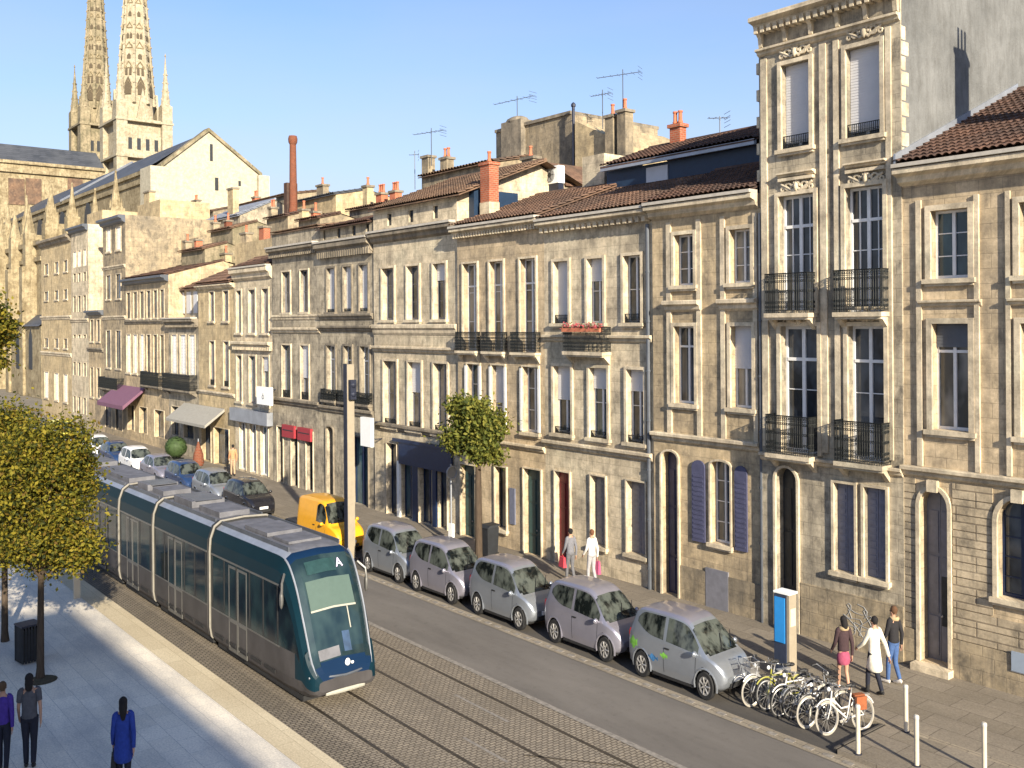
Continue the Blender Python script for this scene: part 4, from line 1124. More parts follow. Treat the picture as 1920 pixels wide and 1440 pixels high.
# choir roof running away from the gable
XE = -192
m = MB(); yl, yr, yc, zr = gl.y - 1.2, gr.y, g0.y, g0.z
m.add([(-113.2, yl, ze), (XE, yl, ze), (-113.2, yc, zr), (XE, yc, zr), (-113.2, yr, ze), (XE, yr, ze), (XE - 9, yc, ze)],
      [(0, 1, 3, 2), (2, 3, 5, 4), (1, 6, 3), (3, 6, 5)])
cp(m, 'choir_roof', SL)
m = MB(); m.tube((-150, yl - .1, ze + .0), (-140, yc, zr + .05), .22); cp(m, 'roof_hip_flashing', M['zinc'])
m = MB(); m.box(XE, -113.2, yl + .3, yl + 1.3, 0, ze); m.box(XE - 8, XE, yl + .3, yr, 0, ze); m.box(XE, -113.2, yl + .1, yl + .5, ze - 1.5, ze - .9); m.box(XE, -113.2, yl, yl + .5, ze - .45, ze - .01)
choir = cp(m, 'choir_wall', CS)
# gothic windows along the choir
def lancet(mb, x, w, z0, z1, y, d=.12):
    n = 7; pts = [(x - w, z0), (x + w, z0), (x + w, z1)]
    for k in range(1, n): a = k / n; pts.append((x + w - w * a ** 1.6, z1 + w * 1.8 * a ** .8))
    pts.append((x, z1 + w * 1.85))
    for k in range(n - 1, 0, -1): a = k / n; pts.append((x - w + w * a ** 1.6, z1 + w * 1.8 * a ** .8))
    pts.append((x - w, z1)); mb.extrude([(a, y, b) for a, b in pts], (0, d, 0))
i = 0
for u, v in ((75, 432), (117, 420), (165, 408), (212, 395), (36, 440)):
    c = on_y(u, v, yl + .2); m = MB(); lancet(m, c.x, 1.5, c.z - 6, c.z - .3, yl + .12, .4); m2 = MB()
    o = cp(m, 'lancet_window', M['door_dark'], choir)
for u, vt in ((95, 338), (135, 342), (217, 318), (178, 352), (50, 365), (15, 380)):
    c = on_y(u, vt, yl - 2.2); m = MB(); zb = c.z - 4.6
    m.box(c.x - 1.0, c.x + 1.0, yl - 3.2, yl + .4, 0, zb - 1.6)
    m.box(c.x - .8, c.x + .8, yl - 3.0, yl - 1.4, zb - 1.6, zb)
    for k in range(4): w = math.pi / 2 * k; m.lathe((c.x + .7 * math.cos(w + .785), yl - 2.2 + .7 * math.sin(w + .785), zb), [(.16, 0), (.02, 1.2)], 6)
    m.lathe((c.x, yl - 2.2, zb), [(.75, 0), (.62, .3), (.3, 2.4), (.1, 4.2), (.16, 4.35), (.02, 4.6)], 8)
    m.extrude([(c.x - .3, yl - 1.4, zb - 5), (c.x - .3, yl + .4, zb - 2.2), (c.x - .3, yl + .4, zb - 1.4), (c.x - .3, yl - 1.4, zb - 4)], (.6, 0, 0))
    cp(m, 'buttress_pinnacle', CS)
# chapels in front of the choir
p = on_y(-40, 470, yl - 9); q = on_y(80, 450, yl - 9)
m = MB(); m.box(p.x, q.x, yl - 9, yl, 0, q.z); m.box(p.x, q.x, yl - 9.3, yl, q.z - 2.4, q.z - 1.9); m.box(p.x, q.x + .3, yl - 9.4, yl, q.z - .5, q.z + .05)
for k in range(5):
    x = p.x + (q.x - p.x) * (k + .5) / 5; m.box(x - .8, x + .8, yl - 10.6, yl - 9, 0, q.z - 3); m.box(x - .7, x + .7, yl - 10.2, yl - 9, q.z - 3, q.z + 1)
    m.lathe((x, yl - 9.6, q.z + 1), [(.7, 0), (.5, 1), (.05, 3.4)], 6)
chap = cp(m, 'side_chapel', CS)
for k in range(4):
    x = p.x + (q.x - p.x) * (k + 1) / 5; m = MB(); lancet(m, x, 1.3, q.z - 14, q.z - 6.5, yl - 9.08, .1); cp(m, 'lancet_window', M['door_dark'], chap)
a_ = on_y(18, 590, 27); b_ = on_y(77, 590, 27)
m = MB(); m.box(a_.x, b_.x, 27, 30, 0, on_y(50, 612, 27).z); lt = cp(m, 'sacristy', CS)
m = MB(); m.extrude([(a_.x - .3, 26.7, on_y(50, 612, 27).z + .01), (a_.x - .3, 30, on_y(50, 572, 27).z + .3), (a_.x - .3, 30, on_y(50, 572, 27).z)], (b_.x - a_.x + .3, 0, 0)); cp(m, 'sacristy_roof', SL, lt)
for u in (34, 58):
    q_ = on_y(u, 660, 27); m = MB(); lancet(m, q_.x, .8, q_.z - 2, q_.z + 1.2, 26.93, .1); cp(m, 'lancet_window', M['door_dark'], lt)
# high nave with lead roof
nx = -203; p = on_x(-60, 283, nx); q = on_x(196, 286, nx); zn = on_x(100, 308, nx).z; zrn = on_x(100, 279, nx - 6).z
m = MB(); m.extrude([(nx, p.y - 10, zn), (nx - 6, p.y - 10, zrn), (nx - 12, p.y - 10, zn)], (0, q.y - p.y + 10, 0)); cp(m, 'nave_roof', M['slate'])
m = MB(); m.box(nx - 11, nx + .3, p.y - 10, q.y, 0, zn - .01); m.box(nx - .2, nx + .9, p.y - 10, q.y, zn - 2.3, zn - 1.6); m.box(nx, nx + .8, p.y - 10, q.y, zn - .6, zn - .02); nave = cp(m, 'nave_wall', CS)
for u in (30, 62, 140):
    c = on_x(u, 345, nx); m = MB(); m.box(nx + .3, nx + .5, c.y - 1.4, c.y + 1.4, c.z - 4, c.z + 1); cp(m, 'clerestory_window', M['tile_brown'], nave)
# west towers with spires
def tower(u0, u1, vs, u_axis, X, mw, ms, left):
    a, b = on_x(u0, vs, X), on_x(u1, vs, X); w = (b.y - a.y) * .93; z0 = (a.z + b.z) / 2; yc = on_x(u_axis, vs, X - w / 2).y; a.y = yc - w / 2; b.y = yc + w / 2
    m = MB(); m.box(X - w, X, a.y, b.y, 0, z0)
    for (cx, cy) in ((X, a.y), (X, b.y), (X - w, a.y), (X - w, b.y)):
        m.box(cx - 1.1, cx + 1.1, cy - 1.1, cy + 1.1, 0, z0 - .4)
    for zz in (z0 - .9, z0 - 8.5, z0 - 17): m.box(X - w - 1.3, X + 1.3, a.y - 1.3, b.y + 1.3, zz, zz + .45)
    tw = cp(m, 'tower', mw)
    for k in range(4):
        y_ = a.y + w * (k + .75) / 5.2 + .6; m = MB(); h = 2.6
        m.box(X + .01, X + .06, y_ - .38, y_ + .38, z0 - 6.6, z0 - 4.2); cp(m, 'tower_window', M['door_dark'], tw)
    for k in range(2):
        y_ = a.y + w * (.33 + .34 * k); m = MB(); m.box(X + .01, X + .06, y_ - .75, y_ + .75, z0 - 15.5, z0 - 10); cp(m, 'belfry_window', M['tile_brown'], tw)
    for (cx, cy) in ((X, a.y), (X, b.y), (X - w, b.y), (X - w, a.y)):
        m = MB(); m.box(cx - 1.1, cx + 1.1, cy - 1.1, cy + 1.1, z0 - .4, z0 + 3.2)
        m.lathe((cx, cy, z0 + 3.2), [(1.25, 0), (1.0, .4), (.62, 4), (.3, 7.5), (.08, 10.6), (.22, 10.8), (.02, 11.4)], 8)
        for zz in (1.5, 3.2, 5, 6.8):
            for k in range(4):
                ww = k * math.pi / 2; rr = .95 - zz * .09; m.ball((cx + rr * math.cos(ww), cy + rr * math.sin(ww), z0 + 3.2 + zz), .22, 5, 4)
        cp(m, 'corner_pinnacle', mw, tw)
    cx = X - w / 2; R0 = w * .42; Ht = 54
    m = MB(); m.lathe((cx, yc, z0), [(R0, 0), (R0 * .93, 3.5)], 8)
    n = 8
    prof = lambda t: R0 * .93 * (1 - t) ** 1.0
    for k in range(n):
        w0, w1 = 2 * math.pi * (k + .5) / n, 2 * math.pi * (k + 1.5) / n
        seg = 26
        for j in range(seg):
            t0, t1 = j / seg, (j + 1) / seg
            r0, r1 = prof(t0), prof(t1); z_0, z_1 = z0 + 3.5 + Ht * t0, z0 + 3.5 + Ht * t1
            P = [(cx + r0 * math.cos(w0), yc + r0 * math.sin(w0), z_0), (cx + r0 * math.cos(w1), yc + r0 * math.sin(w1), z_0), (cx + r1 * math.cos(w1), yc + r1 * math.sin(w1), z_1), (cx + r1 * math.cos(w0), yc + r1 * math.sin(w0), z_1)]
            m.quad(*P)
            # rib and crocket
            if j % 1 == 0:
                m.path([P[0], P[3]], [.30 * (1 - t0) + .12, .30 * (1 - t1) + .12], 4)
                m.ball((P[0][0] + .25 * math.cos(w0), P[0][1] + .25 * math.sin(w0), z_0 + .3), .34 * (1 - t0 * .6), 5, 3)
    sp = cp(m, 'spire', ms, tw)
    m = MB(); m2 = MB()
    for k in range(n):
        wm = 2 * math.pi * (k + 1) / n
        for j, (t, h, ww) in enumerate(((.015, 2.6, .75), (.1, 1.5, .45), (.17, .8, .42), (.25, 1.0, .35), (.34, .8, .35), (.42, .8, .3), (.5, .8, .28), (.58, .7, .22))):
            r = prof(t) * .924 * 1.012 + .04; c = Vector((cx + r * math.cos(wm), yc + r * math.sin(wm), z0 + 3.5 + Ht * t + h))
            tg = Vector((-math.sin(wm), math.cos(wm), 0)); nn = Vector((math.cos(wm), math.sin(wm), 0)); up = Vector((0, 0, 1)) - nn * (R0 * .93 / Ht); up.normalize()
            m = MB()
            if j in (1, 3, 5): 
                for sg in (-1, 1): m.add([c + tg * sg * ww + tg * (-.28) - up * h * .6, c + tg * sg * ww + tg * .28 - up * h * .6, c + tg * sg * ww + tg * .28 + up * h * .2, c + tg * sg * ww + up * h * .7, c + tg * sg * ww - tg * .28 + up * h * .2], [(0, 1, 2, 3, 4)])
            else:
                m.add([c - tg * ww - up * h * .6, c + tg * ww - up * h * .6, c + tg * ww + up * h * .3, c + up * h * .9, c - tg * ww + up * h * .3], [(0, 1, 2, 3, 4)])
            if nn.x > -.8 and nn.y < .8: cp(m, 'spire_opening', M['lattice_dark'], tw)
        # gablets with pale tracery
        for t in (.06, .14, .22, .3, .4, .5):
            r = prof(t) * .924 + .06; c = Vector((cx + r * math.cos(wm), yc + r * math.sin(wm), z0 + 3.5 + Ht * t)); tg = Vector((-math.sin(wm), math.cos(wm), 0))
            ww = prof(t) * .30
            m2.path([c - tg * ww, c + Vector((0, 0, ww * 1.5)), c + tg * ww], .16, 4); m2.path([c - tg * ww, c + tg * ww], .14, 4)
    cp(m2, 'spire_tracery', CS, tw)
    for k in range(4):
        wm = math.pi / 2 * k
        c = (cx + R0 * 1.05 * math.cos(wm), yc + R0 * 1.05 * math.sin(wm)); m = MB()
        m.extrude([(c[0] - 1.3 * abs(math.sin(wm)) , c[1] - 1.3 * abs(math.cos(wm)), z0), (c[0] + 1.3 * abs(math.sin(wm)), c[1] + 1.3 * abs(math.cos(wm)), z0), (c[0], c[1], z0 + 6.5)], (.5 * math.cos(wm), .5 * math.sin(wm), 0))
        cp(m, 'spire_gablet', mw, tw)
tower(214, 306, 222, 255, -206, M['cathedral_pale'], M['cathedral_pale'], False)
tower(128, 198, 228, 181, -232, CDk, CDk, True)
# ------------------------------------------------------------------ lofted bodies
def catmull(keys, x):
    """keys: sorted list of tuples (x, a, b, ...): monotone-ish cubic in x"""
    n = len(keys); i = 0
    while i < n - 2 and x > keys[i + 1][0]: i += 1
    k1, k2 = keys[i], keys[i + 1]; k0 = keys[max(i - 1, 0)]; k3 = keys[min(i + 2, n - 1)]
    h = k2[0] - k1[0]; t = (x - k1[0]) / h if h else 0; out = []
    for j in range(1, len(k1)):
        m1 = (k2[j] - k0[j]) / (k2[0] - k0[0]) if k2[0] != k0[0] else 0
        m2 = (k3[j] - k1[j]) / (k3[0] - k1[0]) if k3[0] != k1[0] else 0
        s = (k2[j] - k1[j]) / h if h else 0
        if s == 0: m1 = m2 = 0
        else:
            m1 = max(0, min(3, m1 / s)) * s; m2 = max(0, min(3, m2 / s)) * s
        t2, t3 = t * t, t * t * t
        out.append((2 * t3 - 3 * t2 + 1) * k1[j] + (t3 - 2 * t2 + t) * h * m1 + (-2 * t3 + 3 * t2) * k2[j] + (t3 - t2) * h * m2)
    return out

def car_ring(zb, zbelt, zr, w, wr, sub=3):
    hb = zbelt - zb
    key = [(0, zb), (w * .80, zb), (w * .95, zb + .05), (w, zb + hb * .3), (w * 1.01, zb + hb * .6), (w * .975, zbelt)]
    dz = zr - zbelt
    key += [(w * .975 + (wr - w * .975) * .48, zbelt + dz * .46), (wr, zbelt + dz * .90), (wr * .86, zbelt + dz * .985), (0, zr + .015 * min(1, dz * 3))]
    pts, seg = [], []
    for i in range(len(key) - 1):
        a, b = key[i], key[i + 1]; s = sub if i not in (1,) else 2
        if i == len(key) - 2: s = 5
        for k in range(s):
            pts.append((a[0] + (b[0] - a[0]) * k / s, a[1] + (b[1] - a[1]) * k / s)); seg.append(i)
    pts.append(key[-1])
    return pts, seg

SHAPES = {
 'mini': dict(L=3.65, wheels=(-1.18, 1.24), r=.31, glass=(-1.46, .62, 1.30), pillars=((-.32, -.20),), rear=(-1.74, -1.50), side_x=(-1.40, .98), roofx=(-1.4, .55), track=.74,
   keys=[(-1.83, .44, .74, .78, .58, .5), (-1.79, .30, .90, 1.0, .70, .60), (-1.70, .25, .97, 1.22, .76, .60), (-1.48, .22, 1.02, 1.52, .81, .60), (-.9, .20, 1.01, 1.60, .84, .63), (0, .19, .965, 1.61, .85, .64), (.55, .19, .93, 1.51, .85, .62), (1.25, .20, .885, .96, .83, .74), (1.52, .23, .80, .85, .78, .70), (1.72, .28, .66, .72, .69, .60), (1.80, .34, .58, .62, .62, .52), (1.84, .42, .53, .55, .54, .44)]),
 'sedan': dict(L=4.4, wheels=(-1.3, 1.32), r=.32, glass=(-1.3, .35, 1.05), pillars=((-.35, -.24),), rear=(-1.85, -1.2), side_x=(-1.3, .75), roofx=(-1.1, .3), track=.76,
   keys=[(-2.2, .42, .70, .74, .66, .56), (-2.12, .28, .88, .93, .76, .66), (-1.85, .22, .95, 1.0, .82, .72), (-1.2, .20, .95, 1.38, .85, .60), (-.4, .19, .93, 1.45, .86, .62), (.3, .19, .91, 1.38, .86, .61), (1.05, .19, .88, .96, .85, .76), (1.7, .20, .78, .84, .82, .72), (2.08, .26, .66, .70, .74, .62), (2.2, .38, .56, .59, .62, .5)]),
 'hatch': dict(L=4.0, wheels=(-1.22, 1.28), r=.32, glass=(-1.5, .45, 1.1), pillars=((-.35, -.24), (-1.2, -1.12)), rear=(-1.9, -1.5), side_x=(-1.5, .82), roofx=(-1.4, .4), track=.76,
   keys=[(-2.0, .42, .74, .78, .66, .56), (-1.94, .28, .92, 1.02, .76, .64), (-1.8, .22, .97, 1.18, .82, .62), (-1.5, .20, .98, 1.43, .84, .61), (-.6, .19, .95, 1.51, .86, .63), (.4, .19, .92, 1.43, .86, .61), (1.1, .19, .89, .97, .85, .76), (1.6, .21, .80, .86, .81, .70), (1.9, .27, .66, .70, .72, .6), (2.0, .38, .56, .58, .62, .5)]),
 'van': dict(L=4.05, wheels=(-1.25, 1.3), r=.32, glass=(-5, .62, 1.2), pillars=(), rear=(9, 9), side_x=(.05, .95), roofx=(-1.9, .6), track=.76,
   keys=[(-2.02, .34, .80, 1.60, .74, .62), (-1.98, .26, 1.0, 1.76, .82, .68), (-1.7, .22, 1.05, 1.81, .84, .70), (0, .20, 1.04, 1.83, .85, .70), (.62, .20, 1.02, 1.74, .85, .66), (1.2, .20, .99, 1.08, .84, .74), (1.7, .22, .86, .93, .79, .68), (1.95, .28, .70, .76, .72, .6), (2.03, .38, .58, .61, .62, .5)]),
}

def make_car(shape, paint, label, loc, rz=0, group='cars parked along the kerb', name='parked_car', cat='car', decal=None, lo=False, roof=None):
    S = SHAPES[shape]; keys = S['keys']; x0, x1 = keys[0][0], keys[-1][0]
    N = 84; xs = [x0 + (x1 - x0) * i / N for i in range(N + 1)]
    for v in (S['glass'][1], S['glass'][2], S['side_x'][0], S['side_x'][1]) + tuple(q for p in S['pillars'] for q in p):
        if x0 < v < x1:
            j = min(range(len(xs)), key=lambda k: abs(xs[k] - v)); xs[j] = v
    xs.sort()
    rings = []; seg = None
    for x in xs:
        pts, seg = car_ring(*catmull(keys, x)); rings.append(pts)
    n = len(rings[0])
    parts = {k: MB() for k in ('body', 'windscreen', 'side_window', 'side_window2', 'rear_window', 'roof')}
    cut = {k: [] for k in parts}
    gl0, gl1, gl2 = S['glass']; ra = S['r'] * 1.2; wz = S['r']
    def cat_of(i, k, sg):
        xm = (xs[i] + xs[i + 1]) / 2; g = seg[k]; zz = (rings[i][k][1] + rings[i][k + 1][1]) / 2
        if 1 <= g <= 4:
            for wx in S['wheels']:
                if (xm - wx) ** 2 + (zz - wz) ** 2 < ra * ra: return None
        if g >= 8 and gl1 < xm < gl2: return 'windscreen'
        if g == 7 and gl1 + .06 < xm < gl2 - .05: return 'windscreen'
        if g >= 8 and S['rear'][0] < xm < S['rear'][1]: return 'rear_window'
        if roof and g >= 7 and S['roofx'][0] < xm < S['roofx'][1]: return 'roof'
        return 'body'
    for sg in (1, -1):
        for i in range(len(xs) - 1):
            for k in range(n - 1):
                c = cat_of(i, k, sg)
                if c is None: continue
                q = [(xs[i], sg * rings[i][k][0], rings[i][k][1]), (xs[i + 1], sg * rings[i + 1][k][0], rings[i + 1][k][1]), (xs[i + 1], sg * rings[i + 1][k + 1][0], rings[i + 1][k + 1][1]), (xs[i], sg * rings[i][k + 1][0], rings[i][k + 1][1])]
                if c.startswith('side') : cut[c].append((sg, q))
                else: parts[c].quad(*(q if sg > 0 else q[::-1]))
    for i in (0, len(xs) - 1):
        pts = rings[i]; parts['body'].add([(xs[i], y, z) for y, z in pts] + [(xs[i], -y, z) for y, z in pts[-2:0:-1]], [tuple(range(2 * n - 2))])
    root = thing(name, label, cat, loc, rz, group, (.75, .75, 1))
    def weld(mb):
        d, v, f, mp = {}, [], [], []
        for p in mb.v:
            k = (round(p[0], 4), round(p[1], 4), round(p[2], 4))
            if k not in d: d[k] = len(v); v.append(p)
            mp.append(d[k])
        for q in mb.f:
            g = []
            for i in q:
                if mp[i] not in g: g.append(mp[i])
            if len(g) > 2: f.append(tuple(g))
        mb.v, mb.f = v, f; return mb
    body = weld(parts['body']).build('body', M[paint], root, True, angle=38)
    if parts['roof'].f: weld(parts['roof']).build('roof', M[roof], root, True)
    weld(parts['windscreen']).build('windscreen', M['glass_car'], root, True)
    if parts['rear_window'].f: weld(parts['rear_window']).build('rear_window', M['glass_car'], root, True)
    def side_y(x, z):
        pts, _ = car_ring(*catmull(keys, x))
        for (y1_, z1_), (y2_, z2_) in zip(pts, pts[1:]):
            if z1_ <= z <= z2_ and y1_ > .3: return y1_ + (y2_ - y1_) * ((z - z1_) / (z2_ - z1_) if z2_ > z1_ else 0)
        return pts[5][0]
    sx0, sx1 = S['side_x']; pil = list(S['pillars'])
    spans = []; cur = sx0
    for p, q in sorted(pil): spans.append((cur, p)); cur = q
    spans.append((cur, sx1))
    def zlo(x):
        q = catmull(keys, x); k = max(0, (sx0 + .75 - x) / .75) if shape != 'van' else 0
        return q[1] + .035 + .20 * k * k
    def zhi(x):
        q = catmull(keys, x); k = max(0, (sx0 + .30 - x) / .30)
        return max(zlo(x) + .001, q[2] - .095 - .11 * k * k)
    for (xa, xb) in spans:
        for sg in (1, -1):
            mb = MB(); nx, nz_ = 16, 6
            def vt(i, j):
                x = xa + (xb - xa) * i / nx; z0_, z1_ = zlo(x), zhi(x); z = z0_ + (z1_ - z0_) * j / nz_
                return (x, sg * (side_y(x, z) + .006), z)
            for i in range(nx):
                for j in range(nz_): mb.quad(vt(i, j), vt(i + 1, j), vt(i + 1, j + 1), vt(i, j + 1))
            mb.build('side_window', M['glass_car'], root, True)
    # wheels with arches
    for wx in S['wheels']:
        for sg in (1, -1):
            y = sg * S['track']; r = S['r']; m = MB()
            m.lathe((wx, y, r), [(r * .62, -.085), (r * .93, -.09), (r, -.06), (r, .06), (r * .93, .09), (r * .62, .085)], 22, 'y')
            wl = m.build('wheel', M['rubber'], root, True)
            m = MB(); d = sg
            m.lathe((wx, y, r), [(r * .63, .07 * d), (r * .66, .094 * d), (r * .58, .088 * d), (r * .2, .074 * d), (r * .16, .09 * d), (.005, .092 * d)], 20, 'y')
            for k in range(7):
                w = k * 2 * math.pi / 7; m.tube((wx + r * .18 * math.cos(w), y + .088 * d, r + r * .18 * math.sin(w)), (wx + r * .6 * math.cos(w), y + .092 * d, r + r * .6 * math.sin(w)), .022, n=5)
            m.build('rim', M['rim'], wl, True)
            m = MB(); k = 14; P = [(wx + ra * math.cos(math.pi * (-.08 + 1.16 * i / k)), r + ra * math.sin(math.pi * (-.08 + 1.16 * i / k))) for i in range(k + 1)]
            yo = sg * catmull(keys, wx)[3]
            for (p, q), (p2, q2) in zip(P, P[1:]): m.quad((p, yo * .98, q), (p2, yo * .98, q2), (p2, yo * .55, q2), (p, yo * .55, q))
            m.add([(p, yo * .56, q) for p, q in P], [tuple(range(k + 1))])
            m.build('wheel_arch', M['black_plastic'], root)
            m = MB(); m.path([(p, sg * (catmull(keys, max(x0, min(x1, p)))[3] * (.985 if q > r else .965)), q) for p, q in P], .030, 6); m.build('arch_lip', M[paint], body, True)
    if lo:
        pass
    kf = catmull(keys, x1 - .16); xf = x1 - .16
    for sg in (1, -1):
        m = MB(); m.ball((xf - .02, sg * kf[3] * .80, kf[1] - .10), (.10, .13, .085), 10, 6); m.build('headlight', M['lamp_clear'], root, True)
        kr = catmull(keys, x0 + .1); m = MB(); m.ball((x0 + .09, sg * kr[3] * .9, kr[1] - .05), (.07, .06, .14), 8, 6); m.build('taillight', M['lamp_red'], root, True)
        xm = gl2 - .32; km = catmull(keys, xm); m = MB(); m.ball((xm, sg * (km[3] + .12), km[1] + .06), (.07, .10, .07), 8, 6); m.tube((xm, sg * km[3] * .94, km[1] + .01), (xm, sg * (km[3] + .1), km[1] + .05), .02)
        m.build('wing_mirror', M[paint], root, True)
        m = MB(); kd = catmull(keys, -.1); m.box(-.24, -.06, sg * kd[3] * 1.005 - .012, sg * kd[3] * 1.005 + .012, kd[1] - .13, kd[1] - .10); m.build('door_handle', M['black_plastic'], root)
        # door seams
        m = MB()
        for xx in ((-.28, .92) if shape != 'van' else (.05, .95)):
            for j in range(8):
                za = .30 + (.86 - .30) * j / 8; zb_ = .30 + (.86 - .30) * (j + 1) / 8; q = catmull(keys, xx)
                def yy(z):
                    pts, _ = car_ring(*q)
                    for (y1_, z1_), (y2_, z2_) in zip(pts, pts[1:]):
                        if z1_ <= z <= z2_ and y1_ > .3: return y1_ + (y2_ - y1_) * ((z - z1_) / (z2_ - z1_) if z2_ > z1_ else 0)
                    return q[3]
                m.quad((xx - .008, sg * (yy(za) + .003), za), (xx + .008, sg * (yy(za) + .003), za), (xx + .008, sg * (yy(zb_) + .003), zb_), (xx - .008, sg * (yy(zb_) + .003), zb_))
        m.build('door_seam', M['black_plastic'], root)
        m = MB(); q = catmull(keys, 0); m.box(S['wheels'][0] + ra + .05, S['wheels'][1] - ra - .05, sg * q[3] * .9 - .03, sg * q[3] * .965 + .02, .17, .26); m.build('side_skirt', M['black_plastic'], root)
        if decal:
            for (dx0, dx1, dz0, dz1, dm) in decal:
                m = MB(); nn = 10
                for i in range(nn):
                    for j in range(4):
                        def pt(a, b):
                            x_ = dx0 + (dx1 - dx0) * a / nn; z_ = dz0 + (dz1 - dz0) * b / 4
                            z_ += .05 * math.sin(a * .9 + b)
                            pts, _ = car_ring(*catmull(keys, x_)); y_ = .8
                            for (y1_, z1_), (y2_, z2_) in zip(pts, pts[1:]):
                                if z1_ <= z_ <= z2_ and y1_ > .3: y_ = y1_ + (y2_ - y1_) * ((z_ - z1_) / (z2_ - z1_) if z2_ > z1_ else 0); break
                            return (x_, sg * (y_ + .004), z_)
                        m.quad(pt(i, j), pt(i + 1, j), pt(i + 1, j + 1), pt(i, j + 1))
                m.build('side_decal', M[dm], body)
    # bumper grille, plate, wipers
    m = MB(); m.box(x1 - .10, x1 + .012, -.40, .40, .30, .40); m.build('grille', M['black_plastic'], root)
    m = MB(); m.box(x1 + .014, x1 + .026, -.25, .25, .43, .53); m.build('number_plate', M['sign_white'], root)
    m = MB(); m.box(x0 - .024, x0 - .012, -.25, .25, .52, .62); m.build('number_plate', M['sign_white'], root)
    m = MB()
    for yy_ in (-.05, .42):
        q = catmull(keys, gl2 - .02); q2 = catmull(keys, gl2 - .4)
        m.tube((gl2 - .02, yy_, q[2] + .045), (gl2 - .35, yy_ + .32, catmull(keys, gl2 - .35)[2] + .03), .012, n=4)
    m.build('wiper', M['black_plastic'], root)
    # dark cabin floor under the body
    m = MB(); m.box(x0 + .25, x1 - .25, -.6, .6, .2, .3); m.build('underbody', M['black_plastic'], root)
    return root

yc = 16.86
labs = ['silver electric hatchback with green and blue side stripes, nearest the bikes', 'silver purple tinted hatchback second in the row behind the bike stand',
        'silver hatchback in the middle of the row of five', 'silver hatchback beside the street tree, second in front of the yellow van', 'silver hatchback parked right in front of the yellow van']
for i, (x, lb) in enumerate(zip((-14.5, -17.55, -20.75, -23.85, -26.8), labs)):
    make_car('mini', 'silver' if i in (0, 2, 4) else 'silver_warm', lb, (x, yc + rnd.uniform(-.04, .04), 0), R(rnd.uniform(-1.5, 1.5)), 'silver hatchbacks in the parking lane',
             decal=[(-1.7, -1.35, .66, .86, 'decal_green'), (-.9, -.5, .52, .60, 'decal_blue'), (-.4, -.12, .66, .71, 'decal_green')] if i == 0 else None, roof='silver_warm')
van = make_car('van', 'van_yellow', 'bright yellow delivery van parked behind the lamp column', (-31.6, 17.0, 0), 0, None, 'delivery_van', 'van')
far = [('hatch', 'car_black', 'black car with white number plate, first behind the yellow van', -39.6), ('hatch', 'silver', 'silver car parked right behind the black one', -43.3),
       ('hatch', 'car_blue', 'dark blue car between the first silver car and a grey one', -47.0), ('sedan', 'silver_warm', 'grey saloon between the dark blue and the white car', -50.7), ('hatch', 'car_white', 'white car parked behind the grey saloon', -54.4),
       ('sedan', 'car_blue', 'small deep blue saloon before the far white car', -58.2), ('hatch', 'car_white', 'far white car with a dark windscreen', -61.8), ('sedan', 'car_light', 'pale blue saloon next to the pale lime van', -65.6)]
for sh, pm, lb, x in far: make_car(sh, pm, lb, (x, 17.35, 0), 0, 'cars parked along the kerb')
make_car('van', 'van_lime', 'pale lime van at the far end of the parked cars', (-69.6, 17.3, 0), 0, None, 'small_van', 'van')
make_car('sedan', 'car_black', 'dark car beyond the lime van at the far end', (-73.5, 17.4, 0), 0, 'cars parked along the kerb')

# ------------------------------------------------------------------ tram
tram = thing('tram', 'long dark blue articulated tram with curved glass nose running on the tracks', 'tram', (-18.35, 10.22, 0), 0, None, (.75, .75, 1))
def tram_ring(zb, zr, w, sub=3):
    hh = zr - zb
    zt = zr - .0; c = zr - .72
    c = max(c, zb + .3); wl = min(1.12, zb + .9)
    key = [(0, zb), (w * .86, zb), (w * .96, zb + min(.12, hh * .1)), (w, zb + min(.35, hh * .25)), (w, min(1.12, zb + hh * .45)), (w, max(min(1.12, zb + hh * .45) + .02, zr - .74)), (w * .975, zr - .42 if hh > 1.2 else zr - hh * .2), (w * .86, zr - .13 if hh > 1 else zr - hh * .08), (w * .68, zr - .015), (0, zr + .02)]
    pts, seg = [], []
    for i in range(len(key) - 1):
        a, b = key[i], key[i + 1]; s = 6 if i in (8,) else (5 if i == 4 else 2)
        for k in range(s): pts.append((a[0] + (b[0] - a[0]) * k / s, a[1] + (b[1] - a[1]) * k / s)); seg.append(i)
    pts.append(key[-1]); return pts, seg
nose = [(-7.0, .22, 3.18, 1.2), (-2.3, .22, 3.18, 1.2), (-1.75, .22, 3.13, 1.2), (-1.45, .22, 2.98, 1.19), (-1.1, .23, 2.60, 1.17), (-.75, .24, 2.05, 1.16), (-.48, .26, 1.52, 1.13), (-.30, .28, 1.14, 1.10), (-.12, .31, .88, 1.03), (-.03, .34, .75, .94), (.0, .40, .65, .86)]
